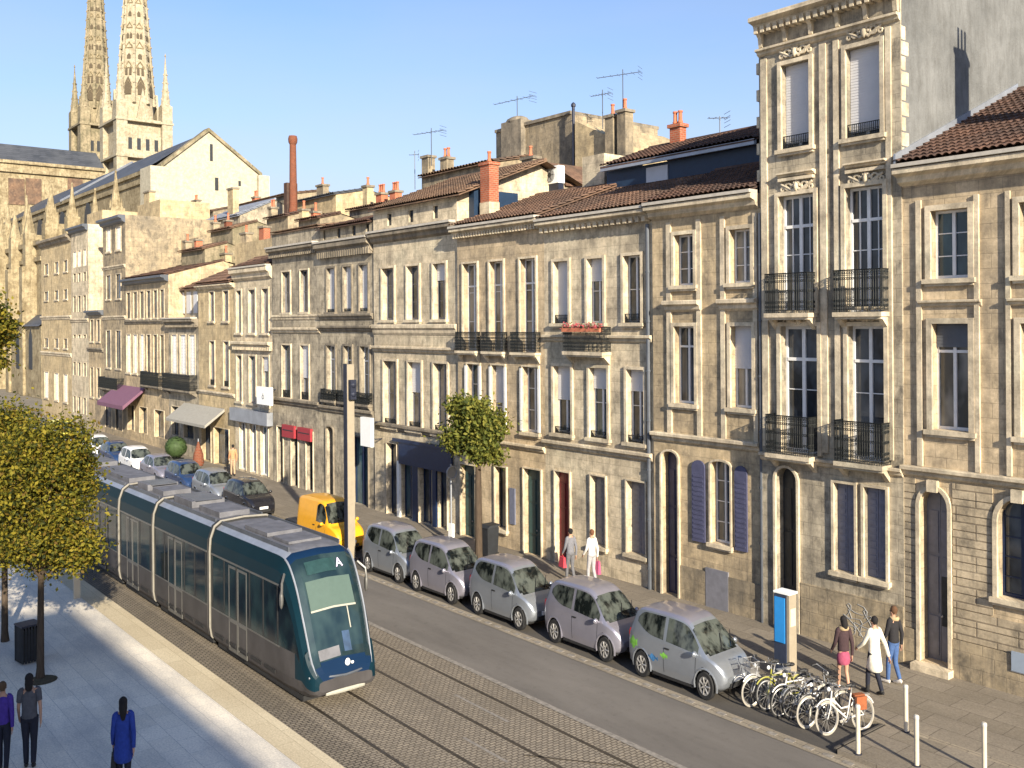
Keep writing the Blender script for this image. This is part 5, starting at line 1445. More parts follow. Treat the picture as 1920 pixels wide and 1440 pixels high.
def loft_module(x0, x1, keys, front):
    if front:
        xs = [x0 + (-2.3 - x0) * i / 6 for i in range(6)] + [-2.3 + 2.3 * (1 - (1 - i / 44) ** 1.0) for i in range(45)]
    else: xs = [x0 + (x1 - x0) * i / 8 for i in range(9)]
    P = {}
    rings = []
    for x in xs: pts, seg = tram_ring(*catmull(keys, x)); rings.append(pts)
    n = len(pts)
    for sg in (1, -1):
        for i in range(len(xs) - 1):
            xm = (xs[i] + xs[i + 1]) / 2
            for k in range(n - 1):
                g = seg[k]; zz = (rings[i][k][1] + rings[i][k + 1][1]) / 2
                if front and xm > -1.78:
                    if g >= 8:
                        c = 'front_cap' if xm < -1.52 else ('windscreen' if xm < -.15 else 'front_apron')
                    elif g == 7: c = ('front_cap' if xm < -1.52 else 'windscreen') if xm < -.15 else 'front_apron'
                    elif g == 6: c = 'screen_frame' if xm > -1.6 else 'roof_cove'
                    elif g in (4, 5): c = 'cab_window' if xm < -.62 and g == 4 and zz > .95 else 'screen_frame'
                    elif g in (0, 1, 2): c = 'nose_skirt'
                    else: c = 'screen_frame' if xm > -.9 else 'side_panel'
                else:
                    c = {0: 'side_panel', 1: 'side_panel', 2: 'side_panel', 3: 'side_panel', 4: 'window_band', 5: 'roof_cove', 6: 'roof_cove', 7: 'roof_edge', 8: 'roof'}[g]
                q = [(xs[i], sg * rings[i][k][0], rings[i][k][1]), (xs[i + 1], sg * rings[i + 1][k][0], rings[i + 1][k][1]), (xs[i + 1], sg * rings[i + 1][k + 1][0], rings[i + 1][k + 1][1]), (xs[i], sg * rings[i][k + 1][0], rings[i][k + 1][1])]
                P.setdefault((c, sg if c in ('window_band', 'roof_cove', 'screen_frame', 'cab_window', 'roof_edge') else 0), MB()).quad(*(q if sg > 0 else q[::-1]))
    for i in (0, len(xs) - 1):
        pts = rings[i]
        P.setdefault(('nose_skirt' if (front and i) else 'side_panel', 0), MB()).add([(xs[i], y, z) for y, z in pts] + [(xs[i], -y, z) for y, z in pts[-2:0:-1]], [tuple(range(2 * len(pts) - 2))])
    mats = dict(front_cap='tram_blue', windscreen='glass_screen', front_apron='tram_blue', screen_frame='tram_teal', roof_cove='tram_teal', cab_window='glass_tram', nose_skirt='tram_grey', side_panel='tram_grey', window_band='glass_tram', roof_edge='zinc', roof='tram_roof')
    out = {}
    for (k, _s), mb in P.items(): out[k] = mb.build(k, M[mats[k]], tram, True, angle=85)
    return out
mods = [(-7.0, 0, nose, True), (-12.6, -7.35, None, False), (-16.8, -12.95, None, False), (-28.0, -17.15, None, False)]
flat = lambda a, b: [(a, .22, 3.18, 1.2), (b, .22, 3.18, 1.2)]
for (a, b, k, f) in mods:
    o = loft_module(a, b, k or flat(a, b), f)
    # frames and doors along the window band
    bb = b if not f else -1.8
    Lm = bb - a; nW = max(2, round(Lm / 1.15))
    for sg in (1, -1):
        for i in range(nW + 1):
            m = MB(); x = a + .12 + (Lm - .24) * i / nW; m.box(x - .035, x + .035, sg * 1.2 - .012, sg * 1.2 + .012, 1.14, 2.42)
            m.build('window_post', M['black_plastic'], tram)
        # door leaves: pale framed panels
        for dc in ([a + Lm * .42] if Lm < 5.6 else [a + Lm * .30, a + Lm * .78]):
            for s2 in (-1, 1):
                m = MB(); xx = dc + s2 * .36
                for (p, q, z0_, z1_) in ((xx - .34, xx - .29, .32, 2.38), (xx + .29, xx + .34, .32, 2.38), (xx - .29, xx + .29, 2.32, 2.38), (xx - .29, xx + .29, 1.02, 1.10), (xx - .29, xx + .29, .32, .40)):
                    m.box(p, q, sg * 1.2 - .012, sg * 1.2 + .022, z0_, z1_)
                m.build('door_frame', M['tram_frame'], tram)
                m = MB(); m.box(xx - .28, xx + .28, sg * 1.2 - .004, sg * 1.2 + .012, 1.11, 2.31); m.build('door_glass', M['glass_tram'], tram)
        m = MB(); m.box(a + .05, bb - .02, sg * 1.2 - .01, sg * 1.2 + .008, 2.43, 2.475); m.build('trim_strip', M['tram_frame'], tram)
        m = MB(); m.box(a + .05, bb - .02, sg * 1.2 - .01, sg * 1.2 + .006, 1.085, 1.115); m.build('trim_strip', M['tram_frame'], tram)
        m = MB()
        for i in range(nW):
            x = a + .3 + (Lm - .4) * i / nW; m.box(x, x + Lm / nW * .72, sg * 1.2 - .01, sg * 1.2 + .01, .45, .52)
        m.build('panel_groove', M['black_plastic'], tram)
        m = MB(); m.box(a + .1, bb - .1, sg * .84 - .02, sg * .84 + .02, 3.14, 3.24); m.build('roof_rail', M['zinc_dark'], tram)
    m = MB(); m.box(a + .1, (b if not f else -.7), -1.0, 1.0, .1, .215); m.build('chassis', M['black_plastic'], tram)
    # roof equipment
    if not f:
        m = MB(); m.box(a + .5, a + Lm * .45, -.62, .62, 3.18, 3.36); m.box(a + Lm * .55, b - .5, -.55, .55, 3.18, 3.32); eq = m.build('roof_equipment', M['tram_roof'], tram)
        m = MB()
        for i in range(9):
            x = a + .6 + (Lm * .38) * i / 9; m.box(x, x + .08, -.5, .5, 3.362, 3.372)
        m.build('vent_slats', M['zinc_dark'], eq)
    else:
        m = MB(); m.box(-5.6, -3.9, -.6, .6, 3.19, 3.28); m.box(-3.6, -2.5, -.55, .55, 3.19, 3.25); m.build('roof_equipment', M['tram_roof'], tram)
for x in (-7.175, -12.775, -16.975):
    pts, sg_ = tram_ring(.25, 3.22, 1.21); full = pts + [(-y, z) for y, z in pts[-2:0:-1]]
    m = MB(); m.extrude([(x - .22, y * .97, z) for y, z in full], (.44, 0, 0)); m.build('bellows', M['black_plastic'], tram, True)
    m = MB()
    m.path([(x + .12, y * 1.01, z + (.01 if z > 1 else 0)) for y, z in full if z > .3], .04, 6, False); m.build('bellows_ring', M['bellows'], tram, True)
# cab furniture behind and on the windscreen
def scr(x, y, off=.02):
    zb, zr, w = catmull(nose, x); x2 = x + .02; zr2 = catmull(nose, x2)[1]; sl = Vector((zr - zr2, 0, x2 - x)).normalized()
    # roof profile between edge and crown
    e = abs(y) / (w * .68); z = zr + .02 - .035 * e
    return Vector((x, y, z)) + sl * off
def patch(name, xa, xb, ya, yb, m, off=.014, nx=8, ny=6, parent=None):
    mb = MB()
    for i in range(nx):
        for j in range(ny):
            f = lambda a, b: scr(xa + (xb - xa) * a / nx, ya + (yb - ya) * b / ny, off)
            mb.quad(f(i, j), f(i + 1, j), f(i + 1, j + 1), f(i, j + 1))
    return mb.build(name, M[m], parent or tram, True)
patch('destination_display', -1.40, -1.17, -.62, .34, 'screen_dark')
patch('sun_blind', -1.08, -.72, -.74, .70, 'sun_blind')
patch('blind_bar', -.72, -.70, -.75, .71, 'bumper_pale', .03)
patch('dashboard', -.34, -.22, -.72, -.05, 'tram_roof', .012)
patch('driver_seat', -.46, -.26, .10, .34, 'seat_blue', .013)
patch('cab_post', -.70, -.48, .40, .435, 'bumper_pale', .014)
patch('lower_screen', -.20, -.14, -.72, .72, 'tram_blue', .016)
# the letter A
def text(body, size, m, parent, mat4, name='lettering', ext=.004):
    cu_ = bpy.data.curves.new(name, 'FONT'); cu_.body = body; cu_.size = size; cu_.extrude = ext; cu_.align_x = 'CENTER'; cu_.align_y = 'CENTER'
    t = bpy.data.objects.new('tmp', cu_); COL.objects.link(t)
    dg = bpy.context.evaluated_depsgraph_get(); me = bpy.data.meshes.new_from_object(t.evaluated_get(dg)); COL.objects.unlink(t); bpy.data.objects.remove(t)
    o = bpy.data.objects.new(name, me); me.materials.append(M[m]); COL.objects.link(o); o.parent = parent; o.matrix_local = mat4; return o
c = scr(-1.28, .46, .03); d1 = (scr(-1.18, .46) - scr(-1.38, .46)).normalized(); ax = Vector((0, 1, 0)); upv = -d1; nz = ax.cross(upv).normalized()
text('A', .33, 'lilac', tram, Matrix(((ax.x, upv.x, nz.x, c.x), (ax.y, upv.y, nz.y, c.y), (ax.z, upv.z, nz.z, c.z), (0, 0, 0, 1))), 'route_letter', .012)
m = MB(); c = scr(-.11, .1, .02); m.ball(c, (.05, .085, .085), 10, 6); m.ball(c + Vector((.03, .14, -.02)), (.035, .05, .035), 8, 5); m.build('front_emblem', M['sign_white'], tram, True)
for sg in (1, -1):
    for k in range(2):
        zb, zr, w = catmull(nose, -.06); m = MB(); m.ball((-.035 - .09 * k, sg * (.70 + .11 * k), .455), (.035, .035, .03), 8, 6); m.build('headlight', M['lamp_clear'], tram, True)
    m = MB(); m.path([(-1.45, sg * 1.21, 2.75), (-1.25, sg * 1.38, 2.6), (-1.22, sg * 1.4, 2.35)], .035, 6); m.ball((-1.25, sg * 1.4, 2.25), (.08, .06, .2), 8, 6); m.build('mirror_camera', M['tram_frame'], tram, True)
    # light edging of the screen
    m = MB(); pts = []
    for i in range(20):
        x = -1.75 + 1.64 * i / 19; zb, zr, w = catmull(nose, x); pts.append((x + .015, sg * w * .865, zr - .125 + .006))
    m.path(pts, .028, 6); m.build('screen_edging', M['zinc'], tram, True)
m = MB(); pts = []
for i in range(21):
    y = -1 + 2 * i / 20; x = -.02 - .22 * abs(y) ** 2.6; zb, zr, w = catmull(nose, x); pts.append((x + .02, y * w * .99, .66 + .05 * abs(y)))
m.path(pts, .03, 6); m.build('bumper_strip', M['zinc_dark'], tram, True)
m = MB(); m.path([(-.035 - .12 * abs(y) ** 2, y, .335) for y in [-.62 + 1.24 * i / 14 for i in range(15)]], .055, 8); m.build('lower_bumper', M['bumper_pale'], tram, True)

make_car('hatch', 'silver', 'last tiny silver car at the end of the parked row', (-77.3, 17.4, 0), 0, 'cars parked along the kerb')
# ------------------------------------------------------------------ trees
def make_tree(label, loc, h0, h1, rad, leaf='autumn_leaves', n=7000, trunk_r=.11, size=.085, seed=1, group=None, squash=1.0, lobes=26, lean=(0, 0), name='tree'):
    r = random.Random(seed)
    root = thing(name, label, 'tree', loc, r.uniform(0, 6), group)
    m = MB(); m.path([(0, 0, -.05), (.01, 0, .25), (lean[0] * .5, lean[1] * .5, h0 * .8), (lean[0], lean[1], h0 + (h1 - h0) * .35), (lean[0] * 1.2, lean[1] * 1.2, h1 * .9)], [trunk_r * 1.35, trunk_r, trunk_r * .85, trunk_r * .6, trunk_r * .12], 10)
    tr = m.build('trunk', M['bark'], root, True)
    cz, rz = (h0 + h1) / 2, (h1 - h0) / 2
    cl = []
    for i in range(lobes):
        while True:
            v = Vector((r.uniform(-1, 1), r.uniform(-1, 1), r.uniform(-1, 1)))
            if .25 < v.length < 1: break
        v = v.normalized() * (.45 + .52 * r.random()) * (1 + .22 * math.sin(3 * math.atan2(v.y, v.x) + seed) * (1 - abs(v.z)))
        cl.append((Vector((lean[0] + v.x * rad, lean[1] + v.y * rad, cz + v.z * rz)), r.uniform(.22, .42) * rad))
    m = MB()
    for c, q in cl:
        s = Vector((lean[0] * .9, lean[1] * .9, h0 + (c.z - h0) * .35 * r.random() + .05)); mid = s.lerp(c, .55) + Vector((0, 0, .12))
        m.path([s, mid, c], [trunk_r * .36, trunk_r * .2, .012], 5)
    m.build('branch', M['bark'], tr, True)
    m = MB(); per = n // len(cl)
    vs, fs = m.v, m.f
    for c, q in cl:
        for i in range(per):
            d = Vector((r.gauss(0, 1), r.gauss(0, 1), r.gauss(0, .8))) * q * .62
            p = c + d
            nrm = (d.normalized() * .4 + Vector((r.gauss(0, .7), r.gauss(0, .7), r.gauss(0, .7) + .35))).normalized()
            a = nrm.orthogonal().normalized(); a.rotate(Matrix.Rotation(r.uniform(0, 6.28), 3, nrm)); b = nrm.cross(a)
            s = size * r.uniform(.6, 1.35); o = len(vs)
            vs += [tuple(p - a * s), tuple(p + b * s * .62 - a * s * .1 + nrm * s * .15), tuple(p + a * s), tuple(p - b * s * .62 - a * s * .1 + nrm * s * .15)]; fs.append((o, o + 1, o + 2, o + 3))
    m.build('crown', M[leaf], root)
    return root
row = 'trees of the plaza row'
t0 = on_z(75, 1272); 
make_tree('yellow green tree on a thin dark trunk nearest on the plaza, before the tram', (t0.x, t0.y, 0), 2.15, 6.1, 1.28, n=40000, seed=3, group=row, trunk_r=.085, size=.048, lobes=46, lean=(.05, -.02))
t1 = on_z(24, 1208)
make_tree('plaza tree with an orange brown crown just behind the nearest one', (t1.x - .4, t1.y - .1, 0), 2.2, 6.2, 1.6, n=40000, seed=5, group=row, trunk_r=.085, size=.05, lobes=40)
t2 = on_z(-40, 1050)
make_tree('tree whose crown only just enters at the left edge beside the chapel wall', (-32.7, 5.55, 0), 6.4, 9.2, 1.25, n=14000, seed=9, group=row, trunk_r=.1, size=.07, lobes=36)
make_tree('far plaza tree behind the others, left of the tram rear', (-43, 5.2, 0), 2.2, 6.0, 1.5, n=8000, seed=12, group=row, trunk_r=.1, size=.08)
# the same row carries on towards the viewer; these stand below and left of the frame and dapple the paving
for i, (x, y, h) in enumerate(((-19.5, .7, 6.1), (-15.6, .9, 6.6), (-12.5, -.9, 6.0))):
    make_tree('autumn tree of the same plaza row standing outside the picture', (x, y, 0), 2.1, h, 1.65, n=2600, seed=20 + i, group='plaza trees beyond the picture edge', trunk_r=.1, size=.14, lobes=24)
st = on_y(897, 960, 19.7)
make_tree('small green street tree in front of the navy shopfront', (st.x, 19.7, .1), 3.1, 5.75, 1.12, 'green_leaves', n=11000, seed=31, trunk_r=.13, size=.075, lobes=26)
# soil pit at the near tree's foot
m = MB(); m.lathe((t0.x + .15, t0.y, 0), [(.34, .003), (.30, .02), (.1, .03)], 20); tag(m.build('tree_soil', M['soil']), kind='structure')

# ------------------------------------------------------------------ people
SKIN = plain('skin', (.42, .24, .16), .6, var=.05); SKIN_D = plain('skin_dark', (.20, .11, .075), .6, var=.05)
def fabric(name, c): return plain(name, c, .9, var=.18, scale=14, bump=.15)
def skin_mesh(name, pts, edges, m, parent, sub=2, roots=(0,)):
    me = bpy.data.meshes.new(name); me.from_pydata([p[:3] for p in pts], edges, [])
    o = bpy.data.objects.new(name, me); COL.objects.link(o); o.parent = parent; me.materials.append(m)
    sk = o.modifiers.new('Skin', 'SKIN'); sk.use_smooth_shade = True
    for i, p in enumerate(pts):
        r = p[3]; me.skin_vertices[0].data[i].radius = r if isinstance(r, tuple) else (r, r)
        me.skin_vertices[0].data[i].use_root = i in roots
    ss = o.modifiers.new('Sub', 'SUBSURF'); ss.levels = ss.render_levels = sub
    return o
def tube_cloth(name, rings, m, parent, n=14):
    """cloth as a lofted sleeve of ellipses: (centre, rx, ry)"""
    mb = MB(); vs, fs = [], []
    for (c, rx, ry) in rings:
        for k in range(n):
            w = 2 * math.pi * k / n; vs.append((c[0] + rx * math.cos(w), c[1] + ry * math.sin(w), c[2]))
    for i in range(len(rings) - 1):
        for k in range(n): fs.append((i * n + k, i * n + (k + 1) % n, (i + 1) * n + (k + 1) % n, (i + 1) * n + k))
    fs.append(tuple(range(n - 1, -1, -1))); fs.append(tuple((len(rings) - 1) * n + k for k in range(n)))
    mb.add(vs, fs); o = mb.build(name, m, parent, True, angle=80)
    s = o.modifiers.new('Sub', 'SUBSURF'); s.levels = s.render_levels = 1
    return o
def limb(name, pts, m, parent):
    """a sleeve or trouser leg following bent joints"""
    mb = MB(); P = []; rr = []
    for i in range(len(pts) - 1):
        a, b = pts[i], pts[i + 1]
        for k in range(4):
            t = k / 4; P.append(Vector(a[:3]).lerp(Vector(b[:3]), t)); rr.append(a[3] + (b[3] - a[3]) * t)
    P.append(Vector(pts[-1][:3])); rr.append(pts[-1][3])
    # soften bends
    Q = [P[0]] + [(P[i - 1] + P[i] * 2 + P[i + 1]) / 4 for i in range(1, len(P) - 1)] + [P[-1]]
    mb.path(Q, rr, 10); return mb.build(name, m, parent, True, angle=80)

def person(label, loc, heading, H0=1.72, top=None, legs=None, coat=False, skirt=False, hair=None, hair_long=0.0, stride=.22, arms=((.1, .05), (-.1, .05)), bag=None, bag_side=1, shoes=None, bare_legs=False, skin=None, bend=(0, 0), hood=None, short=False, female=False):
    s = H0 / 1.72; root = thing('person', label, 'person', loc, heading, None, (.80 * s, .80 * s, s)); skin = skin or SKIN
    # joints: x forward, y left
    hipz, kneez, ank = .90, .49, .085
    f = stride
    hips = {1: Vector((0, .085, hipz)), -1: Vector((0, -.085, hipz))}
    knee = {1: Vector((f * .62 + .02, .085, kneez)), -1: Vector((-f * .25 + .05, -.085, kneez - .01))}
    foot = {1: Vector((f * .9, .08, ank)), -1: Vector((-f * .95, -.08, ank + .03))}
    toe = {1: Vector((f * .9 + .15, .09, .035)), -1: Vector((-f * .95 + .14, -.09, .03))}
    shw = .165 if female else .185
    sho = {1: Vector((.0, shw, 1.40)), -1: Vector((.0, -shw, 1.40))}
    elb, wri = {}, {}
    for k, sg in ((0, 1), (1, -1)):
        sw, bd = arms[k]
        elb[sg] = sho[sg] + Vector((sw * .9 - .02, sg * .045, -.285)); d = Vector((sw + bd * 1.4 + .05, -sg * .0, -.25 + bd * .35)).normalized() * .26; wri[sg] = elb[sg] + d
    pts, edges = [], []
    def P(v, r): pts.append((v[0], v[1], v[2], r)); return len(pts) - 1
    def E(a, b): edges.append((a, b))
    pel = P((0, 0, .95), (.135, .105)); wa = P((0.01, 0, 1.10), (.115, .09)); ch = P((.01, 0, 1.29), (.145, .11)); nk0 = P((0, 0, 1.42), (.085, .08)); nk = P((.005, 0, 1.485), (.052, .055)); hd0 = P((.015, 0, 1.545), (.062, .072)); hd1 = P((.01, 0, 1.63), (.078, .096)); hd2 = P((.0, 0, 1.70), (.052, .062))
    for a, b in ((pel, wa), (wa, ch), (ch, nk0), (nk0, nk), (nk, hd0), (hd0, hd1), (hd1, hd2)): E(a, b)
    for sg in (1, -1):
        h = P(hips[sg], .085); k0 = P(hips[sg].lerp(knee[sg], .5), .074); k = P(knee[sg], .054); c = P(knee[sg].lerp(foot[sg], .35) + Vector((-.015, 0, 0)), .053); a = P(foot[sg], .036); t = P(toe[sg], (.034, .026))
        E(pel, h); E(h, k0); E(k0, k); E(k, c); E(c, a); E(a, t)
        sh = P(sho[sg], .058); e0 = P(sho[sg].lerp(elb[sg], .5), .046); e = P(elb[sg], .038); w_ = P(wri[sg], .026); E(nk0, sh); E(sh, e0); E(e0, e); E(e, w_)
        d = (wri[sg] - elb[sg]).normalized(); pm = P(wri[sg] + d * .05, (.036, .02)); E(w_, pm); pm2 = P(wri[sg] + d * .088, (.034, .016)); E(pm, pm2)
    roots = [pel]
    for sg in (1, -1):
        d = (wri[sg] - elb[sg]).normalized(); fwd = Vector((1, 0, 0)); fwd = (fwd - d * fwd.dot(d)).normalized(); inn = Vector((0, -sg, 0))
        base = wri[sg] + d * .085
        for j, (o, L) in enumerate(((.027, .066), (.009, .075), (-.009, .07), (-.026, .055))):
            a = P(base + fwd * o - d * .02, .0085); b = P(base + fwd * o + d * L * .5 + inn * .006, .008); c = P(base + fwd * o + d * L * .85 + inn * .022, .0065); E(a, b); E(b, c); roots.append(a)
        a = P(wri[sg] + d * .035 + fwd * .02, .0095); b = P(wri[sg] + d * .065 + fwd * .05 + inn * .008, .009); c = P(wri[sg] + d * .095 + fwd * .056 + inn * .016, .0075); E(a, b); E(b, c); roots.append(a)
    # nose and ears grow out of the head
    nz = P((.112, 0, 1.585), .010); nz2 = P((.085, 0, 1.605), .012); E(nz2, nz); roots.append(nz2)
    for sg in (1, -1):
        a = P((.0, sg * .078, 1.605), .012); b = P((-.005, sg * .088, 1.585), .011); E(a, b); roots.append(a)
    body = skin_mesh('body', pts, edges, skin, root, 2, roots)
    for sg in (1, -1):
        m = MB(); m.ball((.096, sg * .031, 1.612), (.010, .013, .009), 8, 6); m.build('eye', M['door_dark'], root, True)
    m = MB(); m.ball((.098, 0, 1.545), (.010, .024, .006), 8, 5); m.build('mouth', M['pot'], root, True)
    # clothes
    legm = legs
    if not bare_legs:
        for sg in (1, -1):
            limb('trouser_leg', [(*(hips[sg] + Vector((0, 0, .05))), .108), (*hips[sg].lerp(knee[sg], .4), .092), (*knee[sg], .068), (*knee[sg].lerp(foot[sg], .4), .064), (*(foot[sg] + Vector((0, 0, .01))), .052)], legm, root)
        tube_cloth('trousers_seat', [((0, 0, .84), .12, .15), ((0, 0, .92), .135, .165), ((0, 0, 1.02), .115, .145)], legm, root)
    if coat:
        zb = coat if not isinstance(coat, bool) else .52
        tube_cloth('coat', [((0, 0, zb), .175 + f * .42, .21), ((.0, 0, zb + .15), .165 + f * .30, .205), ((.0, 0, zb + .3), .155 + f * .12, .195), ((0, 0, .95), .145, .185), ((.005, 0, 1.10), .128, .16), ((.01, 0, 1.27), .142, .185), ((.005, 0, 1.38), .115, .185), ((0, 0, 1.445), .075, .10), ((0, 0, 1.475), .062, .066)], top, root)
    else:
        tube_cloth('jacket' if not short else 'shirt', [((0, 0, .90 if not skirt else .95), .145, .178), ((0, 0, .97), .14, .172), ((.005, 0, 1.10), .125, .155), ((.01, 0, 1.27), .14, .182), ((.005, 0, 1.38), .115, .182), ((0, 0, 1.44), .075, .10), ((0, 0, 1.465), .060, .064)], top, root)
    if skirt: tube_cloth('skirt', [((0, 0, .62), .18, .20), ((0, 0, .8), .165, .19), ((0, 0, .98), .135, .165)], skirt, root)
    for sg in (1, -1):
        e = sho[sg]; A = [(*(e + Vector((0, -sg * .07, .02))), .07), (*(e + Vector((0, -sg * .01, .006))), .078), (*e.lerp(elb[sg], .5), .060)]
        if not short: A += [(*elb[sg], .052), (*elb[sg].lerp(wri[sg], .5), .046), (*wri[sg].lerp(elb[sg], .04), .040)]
        else: A[2] = (*e.lerp(elb[sg], .62), .058)
        limb('sleeve', A, top, root)
        m = MB(); d = (toe[sg] - foot[sg]); q = foot[sg]
        m.path([q + Vector((-.055, 0, -.03)), q + Vector((.0, 0, -.02)), q.lerp(toe[sg], .6) + Vector((0, 0, -.005)), toe[sg] + Vector((.06, 0, .0))], [.036, .05, .044, .026], 8)
        if shoes and shoes[1]: m.path([q + Vector((0, 0, -.03)), knee[sg].lerp(q, .35)], [.05, .062], 10)
        m.build('shoe' if not (shoes and shoes[1]) else 'boot', (shoes[0] if shoes else M['black_plastic']), root, True)
    hm = hair or fabric('hair_brown', (.03, .02, .014))
    m = MB(); m.ball((-.018, 0, 1.645), (.100, .092, .092), 14, 9)
    if hair_long: m.path([(-.05, 0, 1.64), (-.085, 0, 1.55), (-.10, 0, 1.46), (-.11, 0, 1.55 - hair_long)], [.08, .088, .07, .035], 10)
    else: m.path([(-.03, 0, 1.64), (-.055, 0, 1.55)], [.078, .05], 10)
    m.build('hair', hm, root, True)
    if hood: m = MB(); m.torus((-.02, 0, 1.46), .10, .045, 16, 8, 'z'); m.build('hood', hood, root, True)
    return root, wri, root
def hand_bag(label, pr, wri, sg, m, size=(.26, .10, .26), drop=.16, name='handbag'):
    root, w, _ = pr; root_m = Matrix.Translation(root.location) @ root.rotation_euler.to_matrix().to_4x4() @ Matrix.Diagonal((*root.scale, 1))
    h = root_m @ (w[sg] + Vector((.01, 0, -.10)))
    b = thing(name, label, 'bag', (h.x, h.y, h.z - drop - size[2]), root.rotation_euler.z, None, (.8, .8, 1))
    mb = MB(); a, c, z = size; mb.add([(-a / 2, -c / 2, 0), (a / 2, -c / 2, 0), (a / 2, c / 2, 0), (-a / 2, c / 2, 0), (-a * .42, -c * .3, z), (a * .42, -c * .3, z), (a * .42, c * .3, z), (-a * .42, c * .3, z)], [(0, 3, 2, 1), (4, 5, 6, 7), (0, 1, 5, 4), (1, 2, 6, 5), (2, 3, 7, 6), (3, 0, 4, 7)])
    mb.build('pouch', m, b)
    mb = MB(); mb.path([(-a * .3, 0, z - .02), (-a * .18, 0, z + drop * .8), (0, 0, z + drop + .02), (a * .18, 0, z + drop * .8), (a * .3, 0, z - .02)], .012, 6); mb.build('handle', m, b, True)
blue = fabric('coat_blue', (.018, .045, .26)); grey = fabric('shirt_grey', (.075, .075, .085)); purple = fabric('top_purple', (.06, .03, .24)); dark = fabric('trousers_dark', (.014, .016, .028))
cream = fabric('coat_cream', (.66, .62, .52)); brown = fabric('jacket_brown', (.045, .025, .028)); black = fabric('jacket_black', (.018, .017, .02)); jean = fabric('jeans_blue', (.05, .10, .24)); pink = fabric('skirt_pink', (.30, .06, .11)); tan = fabric('tan_hood', (.40, .30, .17))
white = fabric('shirt_white', (.62, .58, .54)); redbag = fabric('bag_red', (.5, .05, .07)); orange = fabric('top_orange', (.48, .24, .12)); hdark = fabric('hair_dark', (.012, .010, .010)); magenta = fabric('bag_pink', (.42, .08, .17))
away = math.pi - R(18)   # walking away along the plaza
def P0(u, v): q = on_z(u, v); return (q.x, q.y, 0)
def P1(u, v): q = on_z(u, v, .096); return (q.x, q.y, .098)
person('person in a purple top and dark trousers walking at the left edge of the plaza', P0(6, 1447), away, 1.66, purple, dark, hair=fabric('hair_fair', (.09, .055, .03)), stride=.16, female=True)
person('person in a dark grey T-shirt and slim black trousers walking away on the plaza', P0(56, 1441), away, 1.76, grey, dark, hair=hdark, hair_long=.12, stride=.08, short=True, arms=((.06, .04), (-.06, .04)))
pb = person('person with long dark hair in a bright blue coat carrying a black bag', P0(232, 1492), away, 1.72, blue, dark, coat=.58, hair=hdark, hair_long=.2, stride=.15, female=True, arms=((.05, .02), (-.12, .03)))
hand_bag('black handbag held by the person in the blue coat', pb, pb[1], 1, M['black_plastic'], (.30, .12, .27), .08)
px = person('person in a dark brown jacket and pink skirt with a tan hood', P1(1582, 1300), R(150), 1.68, brown, None, skirt=pink, hair=hdark, hair_long=.12, stride=.16, bare_legs=True, female=True, hood=tan)
person('person in a long cream coat and black boots beside the bikes', P1(1640, 1303), R(165), 1.70, cream, dark, coat=.50, hair=hdark, stride=.2, female=True, shoes=(M['black_plastic'], True), arms=((.22, .05), (-.2, .02)))
person('person in a black jacket and blue jeans nearest the grey door', P1(1676, 1283), R(175), 1.74, black, jean, hair=fabric('hair_chestnut', (.10, .05, .025)), stride=.14, shoes=(white, False), hood=tan)
pc = person('person with a red bag walking past the dark red door', P1(1070, 1092), R(170), 1.68, fabric('shirt_slate', (.16, .16, .18)), fabric('trousers_grey', (.12, .12, .13)), hair=hdark, stride=.18, female=True)
hand_bag('bright red bag carried by the walker at the dark red door', pc, pc[1], 1, redbag, (.36, .16, .32), .03, 'shoulder_bag')
pd = person('person in a pale top with a pink bag before the pale wall', P1(1110, 1096), R(175), 1.70, white, fabric('trousers_pale', (.34, .33, .34)), hair=fabric('hair_red', (.14, .06, .03)), stride=.16, female=True)
hand_bag('pink bag carried by the walker in the pale top', pd, pd[1], -1, magenta, (.30, .14, .40), .03, 'shoulder_bag')
person('person in an orange top on the far pavement by the awning', P1(437, 893), R(170), 1.7, orange, fabric('trousers_tan', (.4, .28, .18)), hair=hdark, stride=.15)

